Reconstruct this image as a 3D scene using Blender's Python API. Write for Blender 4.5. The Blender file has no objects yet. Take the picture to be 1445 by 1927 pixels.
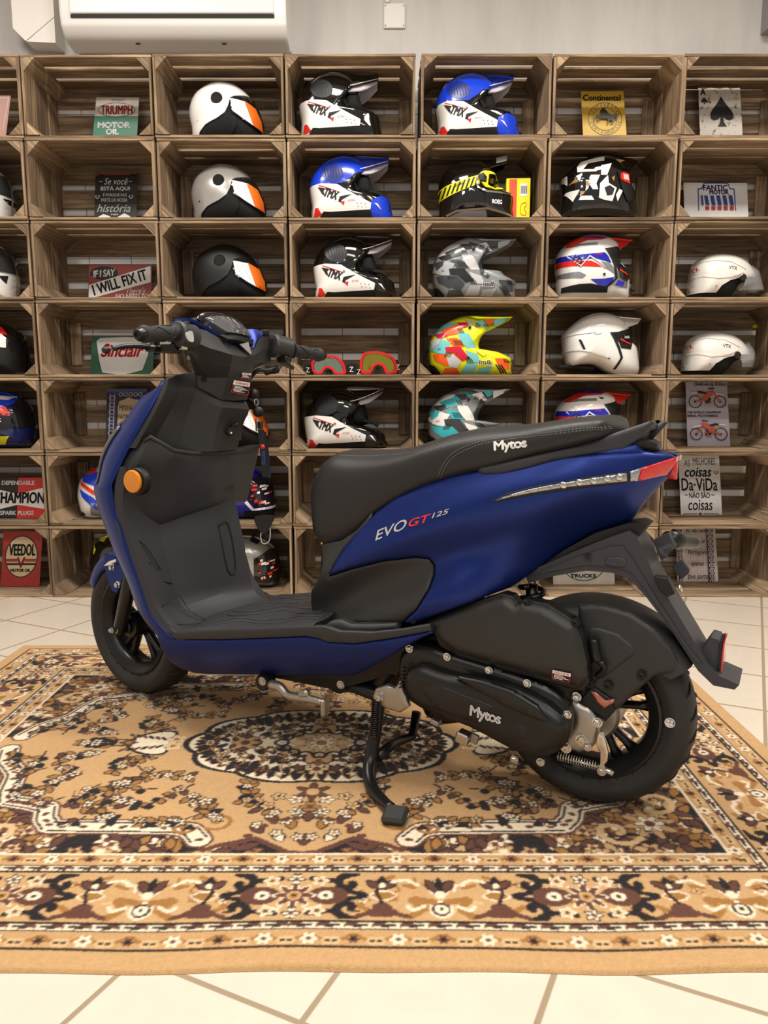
import bpy, bmesh, math, random
import numpy as np
from mathutils import Vector, Matrix
from mathutils.geometry import delaunay_2d_cdt

random.seed(7)
SC = bpy.context.scene
COL = SC.collection

# ------------------------------------------------------------------ camera
FPX, W_PX, H_PX, Y_HOR, CAM_H = 1450.0, 1445.0, 1927.0, 750.0, 0.90
PITCH = math.atan((H_PX / 2 - Y_HOR) / FPX)
cam_d = bpy.data.cameras.new('camera')
cam = bpy.data.objects.new('camera', cam_d)
COL.objects.link(cam)
cam.location = (0, 0, CAM_H)
cam.rotation_euler = (math.pi / 2 - PITCH, 0, 0)
cam_d.sensor_fit = 'VERTICAL'
cam_d.sensor_height = 24.0
cam_d.lens = FPX / H_PX * 24.0
cam_d.clip_start = 0.05
SC.camera = cam

# ------------------------------------------------------------------ light
def lin(c):
    return tuple(((v / 255.0) / 12.92 if v / 255.0 <= 0.04045 else ((v / 255.0 + 0.055) / 1.055) ** 2.4) for v in c)

world = bpy.data.worlds.new('world')
SC.world = world
world.use_nodes = True
world.node_tree.nodes['Background'].inputs[0].default_value = (1.0, 0.96, 0.92, 1)
world.node_tree.nodes['Background'].inputs[1].default_value = 0.42

CEIL_Z = 3.15
LAMPS = [(-1.45, 0.35, 13), (0.0, 0.35, 13), (1.45, 0.35, 13), (-1.45, 2.05, 47), (0.0, 2.05, 47), (1.45, 2.05, 47), (-0.8, -1.3, 33), (0.8, -1.3, 33)]
for (lx, ly, lw) in LAMPS:
    ld = bpy.data.lights.new('ceiling_light', 'AREA')
    ld.shape = 'RECTANGLE'; ld.size = 0.62; ld.size_y = 0.5
    ld.energy = lw; ld.color = (1.0, 0.94, 0.86)
    lo = bpy.data.objects.new('ceiling_light', ld)
    lo.location = (lx, ly, CEIL_Z - 0.06)
    COL.objects.link(lo)

SC.view_settings.view_transform = 'Standard'
SC.view_settings.look = 'None'
SC.view_settings.exposure = 0.0
SC.view_settings.gamma = 1.0
SC.view_settings.use_curve_mapping = False

# ------------------------------------------------------------------ photo pixel -> place
CP, SP = math.cos(PITCH), math.sin(PITCH)
CAM = np.array([0, 0, CAM_H])
def ray(x, y):
    a = (x - W_PX / 2) / FPX; b = (H_PX / 2 - y) / FPX
    return np.array([a, CP + b * SP, -SP + b * CP])
def at_y(x, y, Y):            # world point of a pixel on the upright plane at depth Y
    d = ray(x, y); return CAM + d * (Y / d[1])
def at_z(x, y, z=0.0):        # world point of a pixel on the level z
    d = ray(x, y); return CAM + d * ((z - CAM_H) / d[2])

# ------------------------------------------------------------------ materials
MATS = {}
def mat(name, col, rough=0.5, metal=0.0, bump=0.0, bscale=900.0, coat=0.0, var=0.0, vscale=8.0, spec=0.5, trans=0.0, alpha=1.0, ior=1.45, emit=0.0, col2=None):
    if name in MATS: return MATS[name]
    if not col: raise KeyError(name)
    m = bpy.data.materials.new(name); m.use_nodes = True
    nt = m.node_tree; b = nt.nodes['Principled BSDF']
    c = lin(col)
    b.inputs['Base Color'].default_value = (*c, 1)
    b.inputs['Roughness'].default_value = rough
    b.inputs['Metallic'].default_value = metal
    b.inputs['Specular IOR Level'].default_value = spec
    b.inputs['Coat Weight'].default_value = coat
    b.inputs['Coat Roughness'].default_value = 0.04
    b.inputs['IOR'].default_value = ior
    if trans: b.inputs['Transmission Weight'].default_value = trans
    if alpha < 1: b.inputs['Alpha'].default_value = alpha
    if emit:
        b.inputs['Emission Color'].default_value = (*c, 1); b.inputs['Emission Strength'].default_value = emit
    if bump or var or col2:
        tc = nt.nodes.new('ShaderNodeTexCoord')
    if bump:
        n = nt.nodes.new('ShaderNodeTexNoise'); n.inputs['Scale'].default_value = bscale; n.inputs['Detail'].default_value = 2
        nt.links.new(tc.outputs['Object'], n.inputs['Vector'])
        bm = nt.nodes.new('ShaderNodeBump'); bm.inputs['Strength'].default_value = bump; bm.inputs['Distance'].default_value = 0.002
        nt.links.new(n.outputs['Fac'], bm.inputs['Height']); nt.links.new(bm.outputs['Normal'], b.inputs['Normal'])
    if var or col2:
        n2 = nt.nodes.new('ShaderNodeTexNoise'); n2.inputs['Scale'].default_value = vscale; n2.inputs['Detail'].default_value = 5
        nt.links.new(tc.outputs['Object'], n2.inputs['Vector'])
        mx = nt.nodes.new('ShaderNodeMix'); mx.data_type = 'RGBA'
        mx.inputs['A'].default_value = (*[v * (1 - var) for v in c], 1); mx.inputs['B'].default_value = (*[min(1, v * (1 + var)) for v in c], 1)
        if col2:
            mx.inputs['A'].default_value = (*c, 1); mx.inputs['B'].default_value = (*lin(col2), 1)
            rp = nt.nodes.new('ShaderNodeMapRange'); rp.inputs['From Min'].default_value = .55; rp.inputs['From Max'].default_value = .68
            nt.links.new(n2.outputs['Fac'], rp.inputs['Value']); nt.links.new(rp.outputs[0], mx.inputs['Factor'])
        else: nt.links.new(n2.outputs['Fac'], mx.inputs['Factor'])
        nt.links.new(mx.outputs['Result'], b.inputs['Base Color'])
    MATS[name] = m
    return m

def N(nt, typ, **kw):
    n = nt.nodes.new(typ)
    for k, v in kw.items(): setattr(n, k, v)
    return n

def wood_mat():
    m = bpy.data.materials.new('weathered_crate_wood'); m.use_nodes = True
    nt = m.node_tree; b = nt.nodes['Principled BSDF']; L = nt.links
    at = N(nt, 'ShaderNodeAttribute', attribute_name='grain')
    oi = N(nt, 'ShaderNodeObjectInfo')
    mul = N(nt, 'ShaderNodeVectorMath', operation='ADD')
    cmb = N(nt, 'ShaderNodeCombineXYZ')
    m1 = N(nt, 'ShaderNodeMath', operation='MULTIPLY'); m1.inputs[1].default_value = 37.0
    L.new(oi.outputs['Random'], m1.inputs[0]); L.new(m1.outputs[0], cmb.inputs[0]); L.new(m1.outputs[0], cmb.inputs[2])
    L.new(at.outputs['Vector'], mul.inputs[0]); L.new(cmb.outputs[0], mul.inputs[1])
    mp = N(nt, 'ShaderNodeMapping'); mp.inputs['Scale'].default_value = (3.0, 60.0, 1.0)
    L.new(mul.outputs[0], mp.inputs['Vector'])
    n1 = N(nt, 'ShaderNodeTexNoise'); n1.inputs['Scale'].default_value = 1.0; n1.inputs['Detail'].default_value = 8; n1.inputs['Roughness'].default_value = 0.65; n1.inputs['Distortion'].default_value = 1.2
    L.new(mp.outputs[0], n1.inputs['Vector'])
    mp2 = N(nt, 'ShaderNodeMapping'); mp2.inputs['Scale'].default_value = (2.2, 7.0, 1.0)
    L.new(mul.outputs[0], mp2.inputs['Vector'])
    n2 = N(nt, 'ShaderNodeTexNoise'); n2.inputs['Scale'].default_value = 1.0; n2.inputs['Detail'].default_value = 4
    L.new(mp2.outputs[0], n2.inputs['Vector'])
    r = N(nt, 'ShaderNodeValToRGB')
    e = r.color_ramp.elements
    e[0].position = 0.25; e[0].color = (*lin((76, 66, 55)), 1)
    e[1].position = 0.78; e[1].color = (*lin((208, 185, 156)), 1)
    e2 = e.new(0.48); e2.color = (*lin((150, 129, 106)), 1)
    L.new(n1.outputs['Fac'], r.inputs['Fac'])
    r2 = N(nt, 'ShaderNodeValToRGB')
    f = r2.color_ramp.elements
    f[0].position = 0.30; f[0].color = (0.50, 0.46, 0.43, 1); f[1].position = 0.72; f[1].color = (1.16, 1.12, 1.04, 1)
    L.new(n2.outputs['Fac'], r2.inputs['Fac'])
    mx = N(nt, 'ShaderNodeMix', data_type='RGBA', blend_type='MULTIPLY'); mx.inputs['Factor'].default_value = 1.0
    L.new(r.outputs['Color'], mx.inputs['A']); L.new(r2.outputs['Color'], mx.inputs['B'])
    # one tone per plank
    sep = N(nt, 'ShaderNodeSeparateXYZ'); L.new(at.outputs['Vector'], sep.inputs[0])
    wn = N(nt, 'ShaderNodeTexWhiteNoise', noise_dimensions='2D')
    cb2 = N(nt, 'ShaderNodeCombineXYZ'); L.new(sep.outputs['Z'], cb2.inputs[0]); L.new(oi.outputs['Random'], cb2.inputs[1])
    L.new(cb2.outputs[0], wn.inputs['Vector'])
    mr = N(nt, 'ShaderNodeMapRange'); mr.inputs['To Min'].default_value = 0.72; mr.inputs['To Max'].default_value = 1.16
    L.new(wn.outputs['Value'], mr.inputs['Value'])
    vm = N(nt, 'ShaderNodeVectorMath', operation='SCALE')
    L.new(mx.outputs['Result'], vm.inputs[0]); L.new(mr.outputs[0], vm.inputs['Scale'])
    L.new(vm.outputs[0], b.inputs['Base Color'])
    b.inputs['Roughness'].default_value = 0.8; b.inputs['Specular IOR Level'].default_value = 0.25
    bp = N(nt, 'ShaderNodeBump'); bp.inputs['Strength'].default_value = 0.35; bp.inputs['Distance'].default_value = 0.003
    L.new(n1.outputs['Fac'], bp.inputs['Height']); L.new(bp.outputs['Normal'], b.inputs['Normal'])
    return m
WOOD = wood_mat()

# ------------------------------------------------------------------ mesh helpers
class MB:
    def __init__(s): s.v = []; s.f = []; s.g = []; s.sm = []
    def add(s, vs, fs, grain=None, smooth=False):
        o = len(s.v)
        s.v.extend([tuple(float(c) for c in p) for p in vs]); s.f.extend([tuple(i + o for i in q) for q in fs])
        s.sm.extend([smooth] * len(fs))
        s.g.extend(grain if grain is not None else [(0, 0, 0)] * len(vs))
        return s
    def build(s, name, m, parent=None, smooth=None, loc=None, grain=False, angle=None):
        me = bpy.data.meshes.new(name)
        me.from_pydata(s.v, [], s.f); me.update()
        if smooth is True: me.polygons.foreach_set('use_smooth', [True] * len(s.f))
        elif smooth is None: me.polygons.foreach_set('use_smooth', s.sm)
        if angle is not None:
            me.polygons.foreach_set('use_smooth', [True] * len(s.f))
            me.set_sharp_from_angle(angle=math.radians(angle))
        if grain:
            a = me.attributes.new('grain', 'FLOAT_VECTOR', 'POINT')
            a.data.foreach_set('vector', [c for g in s.g for c in g])
        if isinstance(m, (list, tuple)):
            for q in m: me.materials.append(q)
        else: me.materials.append(m)
        o = bpy.data.objects.new(name, me); COL.objects.link(o)
        if parent is not None: o.parent = parent
        if loc is not None: o.location = loc
        return o

def fix_normals(o):
    bm = bmesh.new(); bm.from_mesh(o.data)
    bmesh.ops.recalc_face_normals(bm, faces=bm.faces)
    bm.to_mesh(o.data); bm.free()
    return o

def box_vf(c, s, R=None, bev=0.0):
    c = np.array(c, float); h = np.array(s, float) / 2
    if bev <= 0:
        v = np.array([[x, y, z] for x in (-1, 1) for y in (-1, 1) for z in (-1, 1)], float) * h
        f = [(0, 1, 3, 2), (4, 6, 7, 5), (0, 4, 5, 1), (2, 3, 7, 6), (0, 2, 6, 4), (1, 5, 7, 3)]
    else:
        bev = min(bev, min(h) * 0.9)
        v = []; idx = {}
        for x in (-1, 1):
            for y in (-1, 1):
                for z in (-1, 1):
                    for ax in range(3):
                        p = np.array([x, y, z], float) * (h - bev); p[ax] = (x, y, z)[ax] * h[ax]
                        idx[(x, y, z, ax)] = len(v); v.append(p)
        f = []
        for ax in range(3):
            a, b2 = [i for i in range(3) if i != ax]
            for sgn in (-1, 1):
                q = []
                for (p1, p2) in ((-1, -1), (1, -1), (1, 1), (-1, 1)):
                    k = [0, 0, 0]; k[ax] = sgn; k[a] = p1; k[b2] = p2
                    q.append(idx[(*k, ax)])
                f.append(tuple(q))
        for ax in range(3):
            a, b2 = [i for i in range(3) if i != ax]
            for p1 in (-1, 1):
                for p2 in (-1, 1):
                    q = []
                    for sgn, fa in ((-1, a), (1, a), (1, b2), (-1, b2)):
                        k = [0, 0, 0]; k[ax] = sgn; k[a] = p1; k[b2] = p2
                        q.append(idx[(*k, fa)])
                    f.append(tuple(q))
        for x in (-1, 1):
            for y in (-1, 1):
                for z in (-1, 1):
                    f.append(tuple(idx[(x, y, z, ax)] for ax in range(3)))
        v = np.array(v)
        # orient outward
        ff = []
        for q in f:
            p = v[list(q)]; n = np.cross(p[1] - p[0], p[2] - p[0])
            ff.append(q if n @ p.mean(0) > 0 else tuple(reversed(q)))
        f = ff
    if R is not None: v = v @ np.array(R).T
    return v + c, f

def bx(mb, c, s, R=None, bev=0.0, smooth=False):
    v, f = box_vf(c, s, R, bev); mb.add(v, f, smooth=smooth); return mb

def rot(axis, deg):
    a = math.radians(deg); c, s = math.cos(a), math.sin(a)
    return np.array({'x': [[1, 0, 0], [0, c, -s], [0, s, c]], 'y': [[c, 0, s], [0, 1, 0], [-s, 0, c]], 'z': [[c, -s, 0], [s, c, 0], [0, 0, 1]]}[axis])

def basis(d):
    d = np.array(d, float); d /= np.linalg.norm(d)
    a = np.array([0, 0, 1.0]) if abs(d[2]) < 0.9 else np.array([1.0, 0, 0])
    x = np.cross(a, d); x /= np.linalg.norm(x)
    return x, np.cross(d, x), d

def tube(mb, pts, r, n=12, caps=True, closed=False, sq=None):
    pts = [np.array(p, float) for p in pts]; k = len(pts)
    rr = r if hasattr(r, '__len__') else [r] * k
    vs = []; px = None
    for i, p in enumerate(pts):
        if closed: d = pts[(i + 1) % k] - pts[i - 1]
        else: d = pts[min(i + 1, k - 1)] - pts[max(i - 1, 0)]
        d = d / (np.linalg.norm(d) + 1e-12)
        if px is None: x, y, _ = basis(d)
        else:
            x = px - d * (px @ d); x /= np.linalg.norm(x); y = np.cross(d, x)
        px = x
        for j in range(n):
            a = 2 * math.pi * j / n
            e = rr[i]
            vs.append(p + x * math.cos(a) * e * (sq or 1) + y * math.sin(a) * e)
    fs = []
    for i in range(k if closed else k - 1):
        i2 = (i + 1) % k
        for j in range(n):
            j2 = (j + 1) % n
            fs.append((i * n + j, i * n + j2, i2 * n + j2, i2 * n + j))
    if caps and not closed:
        fs.append(tuple(reversed(range(n)))); fs.append(tuple(range((k - 1) * n, k * n)))
    mb.add(vs, fs, smooth=True); return mb

def lathe(mb, prof, org, axis, n=32, closed=False, smooth=True):
    """prof: (radius, along) pairs; axis direction through org"""
    x, y, d = basis(axis); org = np.array(org, float); vs = []; k = len(prof)
    for (r, h) in prof:
        for j in range(n):
            a = 2 * math.pi * j / n
            vs.append(org + d * h + (x * math.cos(a) + y * math.sin(a)) * r)
    fs = []
    for i in range(k if closed else k - 1):
        i2 = (i + 1) % k
        for j in range(n):
            j2 = (j + 1) % n
            fs.append((i * n + j, i * n + j2, i2 * n + j2, i2 * n + j))
    if not closed:
        if prof[0][0] > 1e-6: fs.append(tuple(reversed(range(n))))
        if prof[-1][0] > 1e-6: fs.append(tuple(range((k - 1) * n, k * n)))
    mb.add(vs, fs, smooth=smooth); return mb

def loft(mb, rings, closed=True, caps=True, smooth=True):
    n = len(rings[0]); vs = [p for r in rings for p in r]; fs = []
    for i in range(len(rings) - 1):
        for j in range(n if closed else n - 1):
            j2 = (j + 1) % n
            fs.append((i * n + j, i * n + j2, (i + 1) * n + j2, (i + 1) * n + j))
    if caps and closed:
        fs.append(tuple(reversed(range(n)))); fs.append(tuple(range((len(rings) - 1) * n, len(rings) * n)))
    mb.add(vs, fs, smooth=smooth); return mb

def cr(pts, n=6, closed=False):
    """Catmull-Rom through pts"""
    P = np.array(pts, float); k = len(P); out = []
    for i in range(k if closed else k - 1):
        p0 = P[i - 1] if (i > 0 or closed) else 2 * P[0] - P[1]
        p1 = P[i]; p2 = P[(i + 1) % k]
        p3 = P[(i + 2) % k] if (i + 2 < k or closed) else 2 * P[-1] - P[-2]
        for j in range(n):
            t = j / n
            out.append(0.5 * (2 * p1 + (p2 - p0) * t + (2 * p0 - 5 * p1 + 4 * p2 - p3) * t * t + (3 * p1 - p0 - 3 * p2 + p3) * t ** 3))
    if not closed: out.append(P[-1])
    return np.array(out)

def densify(P, step, closed=True):
    P = np.array(P, float); out = []
    k = len(P)
    for i in range(k if closed else k - 1):
        a, b = P[i], P[(i + 1) % k]
        m = max(1, int(math.ceil(np.linalg.norm(b - a) / step)))
        for j in range(m): out.append(a + (b - a) * j / m)
    if not closed: out.append(P[-1])
    return np.array(out)

def inside(P, pts):
    P = np.asarray(P, float); pts = np.asarray(pts, float)
    x, y = pts[:, 0], pts[:, 1]; r = np.zeros(len(pts), bool)
    for i in range(len(P)):
        x1, y1 = P[i]; x2, y2 = P[(i + 1) % len(P)]
        if y1 == y2: continue
        c = ((y1 > y) != (y2 > y)) & (x < (x2 - x1) * (y - y1) / (y2 - y1) + x1)
        r ^= c
    return r

def cdt(loops, extra=None, clip=None):
    """triangulate the even-odd inside of loops (and of clip)"""
    V = []; E = []
    ls = list(loops) + ([clip] if clip is not None else [])
    for l in ls:
        o = len(V); V.extend([tuple(map(float, p)) for p in l])
        E.extend([(o + i, o + (i + 1) % len(l)) for i in range(len(l))])
    if extra is not None: V.extend([tuple(map(float, p)) for p in extra])
    r = delaunay_2d_cdt([Vector(p) for p in V], E, [], 0, 1e-7)
    ov = np.array([tuple(p) for p in r[0]])
    F = [tuple(f) for f in r[2] if len(f) == 3]
    if not F: return ov, []
    C = ov[np.array(F)].mean(1)
    ok = np.zeros(len(F), bool)
    for l in loops: ok ^= inside(l, C)
    if clip is not None: ok &= inside(clip, C)
    F2 = []
    for f, k in zip(F, ok):
        if not k: continue
        a, b, c = ov[list(f)]
        s = (b[0] - a[0]) * (c[1] - a[1]) - (b[1] - a[1]) * (c[0] - a[0])
        if abs(s) < 1e-12: continue
        F2.append(f if s > 0 else (f[0], f[2], f[1]))
    used = sorted({i for f in F2 for i in f}); mp = {u: i for i, u in enumerate(used)}
    return ov[used], [tuple(mp[i] for i in f) for f in F2]

def boundary_edges(F):
    es = set()
    for f in F:
        for i in range(len(f)): es.add((f[i], f[(i + 1) % len(f)]))
    return [(a, b) for (a, b) in es if (b, a) not in es]

def plate_vf(loops, thick, to3, extra=None, clip=None):
    """flat or curved plate: 2D loops -> front face to3(x,y,0), back to3(x,y,-thick), own rim vertices"""
    v, f = cdt(loops, extra, clip)
    n = len(v)
    top = [to3(p[0], p[1], 0.0) for p in v]; bot = [to3(p[0], p[1], -thick) for p in v]
    be = boundary_edges(f)
    vs = top + bot; fs = list(f) + [tuple(reversed([i + n for i in q])) for q in f]
    rim = {}
    for (a, b) in be:
        for i in (a, b):
            if i not in rim:
                rim[i] = len(vs); vs += [top[i], bot[i]]
        ra, rb = rim[a], rim[b]
        fs.append((ra + 1, rb + 1, rb, ra))
    return vs, fs

def empty(name, loc=(0, 0, 0), rz=0.0):
    o = bpy.data.objects.new(name, None); COL.objects.link(o)
    o.location = loc; o.rotation_euler = (0, 0, rz); o.empty_display_size = 0.05
    return o
def tag(o, label=None, cat=None, group=None, kind=None):
    if label: o['label'] = label
    if cat: o['category'] = cat
    if group: o['group'] = group
    if kind: o['kind'] = kind
    return o

_txt = {}
def text_vf(s, size=1.0, bold=0.0, shear=0.0, xs=1.0, space=1.0):
    """lettering as flat triangles in x,y, centred on 0,0, with its width"""
    key = (s, bold, shear, space)
    if key not in _txt:
        cu = bpy.data.curves.new('lettering', 'FONT'); cu.body = s; cu.align_x = 'CENTER'; cu.align_y = 'CENTER'
        cu.shear = shear; cu.offset = bold; cu.space_character = space; cu.resolution_u = 3; cu.fill_mode = 'FRONT'
        o = bpy.data.objects.new('lettering', cu); COL.objects.link(o)
        dg = bpy.context.evaluated_depsgraph_get()
        me = bpy.data.meshes.new_from_object(o.evaluated_get(dg))
        v = np.array([tuple(p.co)[:2] for p in me.vertices]); f = [tuple(p.vertices) for p in me.polygons]
        bpy.data.objects.remove(o); bpy.data.meshes.remove(me); bpy.data.curves.remove(cu)
        if len(v):
            c = (v.min(0) + v.max(0)) / 2; v = v - c
        _txt[key] = (v, f)
    v, f = _txt[key]
    return v * size * np.array([xs, 1.0]), f
def text_fit(s, w, h, **kw):
    """lettering scaled to w by h"""
    v, f = text_vf(s, 1.0, **kw)
    d = v.max(0) - v.min(0)
    return v * np.array([w / d[0], h / d[1]]), f
# ------------------------------------------------------------------ the setting
Y_CR, CR_D, CR_H, CR_W, PITCH_X = 3.432, 0.355, 0.3312, 0.545, 0.5515
CR_X0 = -1.512                                  # left edge of the second visible column
Y_WALL = Y_CR + CR_D + 0.008

def tile_mat(name, c1, c2, grout, size, ang, a0, b0, gw, rough=0.3):
    m = bpy.data.materials.new(name); m.use_nodes = True
    nt = m.node_tree; L = nt.links; b = nt.nodes['Principled BSDF']
    tc = N(nt, 'ShaderNodeTexCoord'); mp = N(nt, 'ShaderNodeMapping')
    L.new(tc.outputs['Object'], mp.inputs['Vector'])
    mp.vector_type = 'POINT'; mp.inputs['Rotation'].default_value = (0, 0, ang)
    ad = N(nt, 'ShaderNodeVectorMath', operation='SUBTRACT'); ad.inputs[1].default_value = (a0, b0, 0)
    L.new(mp.outputs[0], ad.inputs[0])
    dv = N(nt, 'ShaderNodeVectorMath', operation='SCALE'); dv.inputs['Scale'].default_value = 1.0 / size
    L.new(ad.outputs[0], dv.inputs[0])
    fr = N(nt, 'ShaderNodeVectorMath', operation='FRACTION'); L.new(dv.outputs[0], fr.inputs[0])
    fl = N(nt, 'ShaderNodeVectorMath', operation='FLOOR'); L.new(dv.outputs[0], fl.inputs[0])
    sx = N(nt, 'ShaderNodeSeparateXYZ'); L.new(fr.outputs[0], sx.inputs[0])
    ds = []
    for ax in ('X', 'Y'):
        s1 = N(nt, 'ShaderNodeMath', operation='SUBTRACT'); s1.inputs[1].default_value = 0.5; L.new(sx.outputs[ax], s1.inputs[0])
        ab = N(nt, 'ShaderNodeMath', operation='ABSOLUTE'); L.new(s1.outputs[0], ab.inputs[0]); ds.append(ab)
    mxm = N(nt, 'ShaderNodeMath', operation='MAXIMUM'); L.new(ds[0].outputs[0], mxm.inputs[0]); L.new(ds[1].outputs[0], mxm.inputs[1])
    mr = N(nt, 'ShaderNodeMapRange'); mr.inputs['From Min'].default_value = 0.5 - gw / size * 0.75; mr.inputs['From Max'].default_value = 0.5 - gw / size * 0.45
    L.new(mxm.outputs[0], mr.inputs['Value'])
    n1 = N(nt, 'ShaderNodeTexNoise'); n1.inputs['Scale'].default_value = 7; n1.inputs['Detail'].default_value = 7; n1.inputs['Distortion'].default_value = 1.5
    ofs = N(nt, 'ShaderNodeVectorMath', operation='MULTIPLY_ADD'); ofs.inputs[1].default_value = (3.7, 5.3, 0); L.new(fl.outputs[0], ofs.inputs[0]); L.new(tc.outputs['Object'], ofs.inputs[2])
    L.new(ofs.outputs[0], n1.inputs['Vector'])
    cr_ = N(nt, 'ShaderNodeMix', data_type='RGBA'); cr_.inputs['A'].default_value = (*lin(c1), 1); cr_.inputs['B'].default_value = (*lin(c2), 1)
    L.new(n1.outputs['Fac'], cr_.inputs['Factor'])
    mx = N(nt, 'ShaderNodeMix', data_type='RGBA'); mx.inputs['B'].default_value = (*lin(grout), 1)
    L.new(mr.outputs[0], mx.inputs['Factor']); L.new(cr_.outputs['Result'], mx.inputs['A'])
    L.new(mx.outputs['Result'], b.inputs['Base Color'])
    rr = N(nt, 'ShaderNodeMapRange'); rr.inputs['To Min'].default_value = rough; rr.inputs['To Max'].default_value = 0.9
    L.new(mr.outputs[0], rr.inputs['Value']); L.new(rr.outputs[0], b.inputs['Roughness'])
    bp = N(nt, 'ShaderNodeBump'); bp.invert = True; bp.inputs['Strength'].default_value = 0.6; bp.inputs['Distance'].default_value = 0.002
    L.new(mr.outputs[0], bp.inputs['Height']); L.new(bp.outputs['Normal'], b.inputs['Normal'])
    return m

th = math.radians(25.5)
FLOOR_M = tile_mat('cream_floor_tiles', (205, 194, 179), (216, 205, 190), (150, 132, 108), 0.311, th, -0.852, 0.852, 0.008, 0.26)

def wall_mat():
    m = bpy.data.materials.new('wall_paint_and_tile'); m.use_nodes = True
    nt = m.node_tree; L = nt.links; b = nt.nodes['Principled BSDF']
    tc = N(nt, 'ShaderNodeTexCoord'); sx = N(nt, 'ShaderNodeSeparateXYZ'); L.new(tc.outputs['Object'], sx.inputs[0])
    cb = N(nt, 'ShaderNodeCombineXYZ'); L.new(sx.outputs['X'], cb.inputs[0]); L.new(sx.outputs['Z'], cb.inputs[1])
    br = N(nt, 'ShaderNodeTexBrick', offset=0.0); br.inputs['Scale'].default_value = 1.0
    br.inputs['Brick Width'].default_value = 0.20; br.inputs['Row Height'].default_value = 0.20; br.inputs['Mortar Size'].default_value = 0.0022
    br.inputs['Color1'].default_value = (*lin((244, 241, 238)), 1); br.inputs['Color2'].default_value = (*lin((250, 248, 246)), 1); br.inputs['Mortar'].default_value = (*lin((150, 140, 135)), 1)
    L.new(cb.outputs[0], br.inputs['Vector'])
    gt = N(nt, 'ShaderNodeMath', operation='GREATER_THAN'); gt.inputs[1].default_value = 2.25; L.new(sx.outputs['Z'], gt.inputs[0])
    n1 = N(nt, 'ShaderNodeTexNoise'); n1.inputs['Scale'].default_value = 2.5; n1.inputs['Detail'].default_value = 6
    mp = N(nt, 'ShaderNodeMapping'); mp.inputs['Scale'].default_value = (6, 1, 1.2); L.new(tc.outputs['Object'], mp.inputs['Vector']); L.new(mp.outputs[0], n1.inputs['Vector'])
    rp = N(nt, 'ShaderNodeValToRGB'); e = rp.color_ramp.elements
    e[0].position = 0.3; e[0].color = (*lin((176, 173, 170)), 1); e[1].position = 0.6; e[1].color = (*lin((186, 183, 180)), 1)
    L.new(n1.outputs['Fac'], rp.inputs['Fac'])
    mx = N(nt, 'ShaderNodeMix', data_type='RGBA'); L.new(gt.outputs[0], mx.inputs['Factor']); L.new(br.outputs['Color'], mx.inputs['A']); L.new(rp.outputs['Color'], mx.inputs['B'])
    L.new(mx.outputs['Result'], b.inputs['Base Color']); b.inputs['Roughness'].default_value = 0.45
    return m
def slab(name, c, s, m):
    o = bx(MB(), c, s).build(name, m); return tag(o, kind='structure')
plain = mat('plain_white_paint', (214, 208, 200), 0.7)
slab('floor', (0, 1.3, -0.05), (8, 5.6, 0.1), FLOOR_M)
slab('wall_back', (0, Y_WALL + 0.05, 1.6), (8, 0.1, 3.4), wall_mat())
slab('wall_left', (-4.0, 1.3, 1.6), (0.1, 5.6, 3.3), plain)
slab('wall_right', (4.0, 1.3, 1.6), (0.1, 5.6, 3.3), plain)
slab('ceiling', (0, 1.3, CEIL_Z + 0.05), (8, 5.6, 0.1), plain)
pz = at_y(1441, 50, Y_WALL - 0.05)
slab('trim_1', (pz[0] + 0.11, Y_WALL - 0.05, 2.85), (0.22, 0.1, 0.62), mat('grey_pillar', (150, 146, 146), 0.7))

# air conditioner on the wall
def make_ac():
    yw = Y_WALL; yf = yw - 0.21
    pl = at_y(112, 45, yf)[0]; pr = at_y(541, 60, yf + 0.05)[0]
    zb = at_y(300, 84, yf + 0.06)[2]
    r = empty('air_conditioner', ((pl + pr) / 2, yw, zb))
    tag(r, 'white wall air conditioner with open front flap above the crates', 'air conditioner')
    w = (pr - pl) / 2; H = 0.30
    M1 = mat('white_appliance_plastic', (236, 234, 232), 0.35); MK = mat('dark_gap', (18, 17, 17), 0.6)
    prof = [(-0.0, 0.03), (-0.06, 0.0), (-0.15, 0.015), (-0.195, 0.05), (-0.205, 0.075), (-0.212, 0.12), (-0.212, 0.26), (-0.19, 0.295), (-0.10, 0.305), (0.0, 0.30)]
    prof = prof[:1] + [tuple(p) for p in cr(prof[1:9], 4)] + prof[9:]
    mb = MB(); rings = []
    for (x, sc) in ((-w, 0.965), (-w + 0.006, 0.99), (-w + 0.014, 1), (w - 0.014, 1), (w - 0.006, 0.99), (w, 0.965)):
        rings.append([(x, y * sc, 0.15 + (z - 0.15) * sc) for (y, z) in prof])
    loft(mb, rings); mb.build('housing', M1, r, angle=35)
    mb = MB(); bx(mb, (0.0, -0.205, 0.088), (2 * w - 0.10, 0.018, 0.011)); mb.build('vent_gap', MK, r)
    mb = MB(); bx(mb, (0.0, -0.218, 0.175), (2 * w - 0.10, 0.012, 0.16), None, 0.004); mb.build('front_panel', M1, r)
    for x in (-w * 0.36, w * 0.42):
        mb = MB(); bx(mb, (x, -0.135, 0.0105), (0.02, 0.008, 0.008), None, 0.002); mb.build('clip', MK, r)
make_ac()
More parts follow.
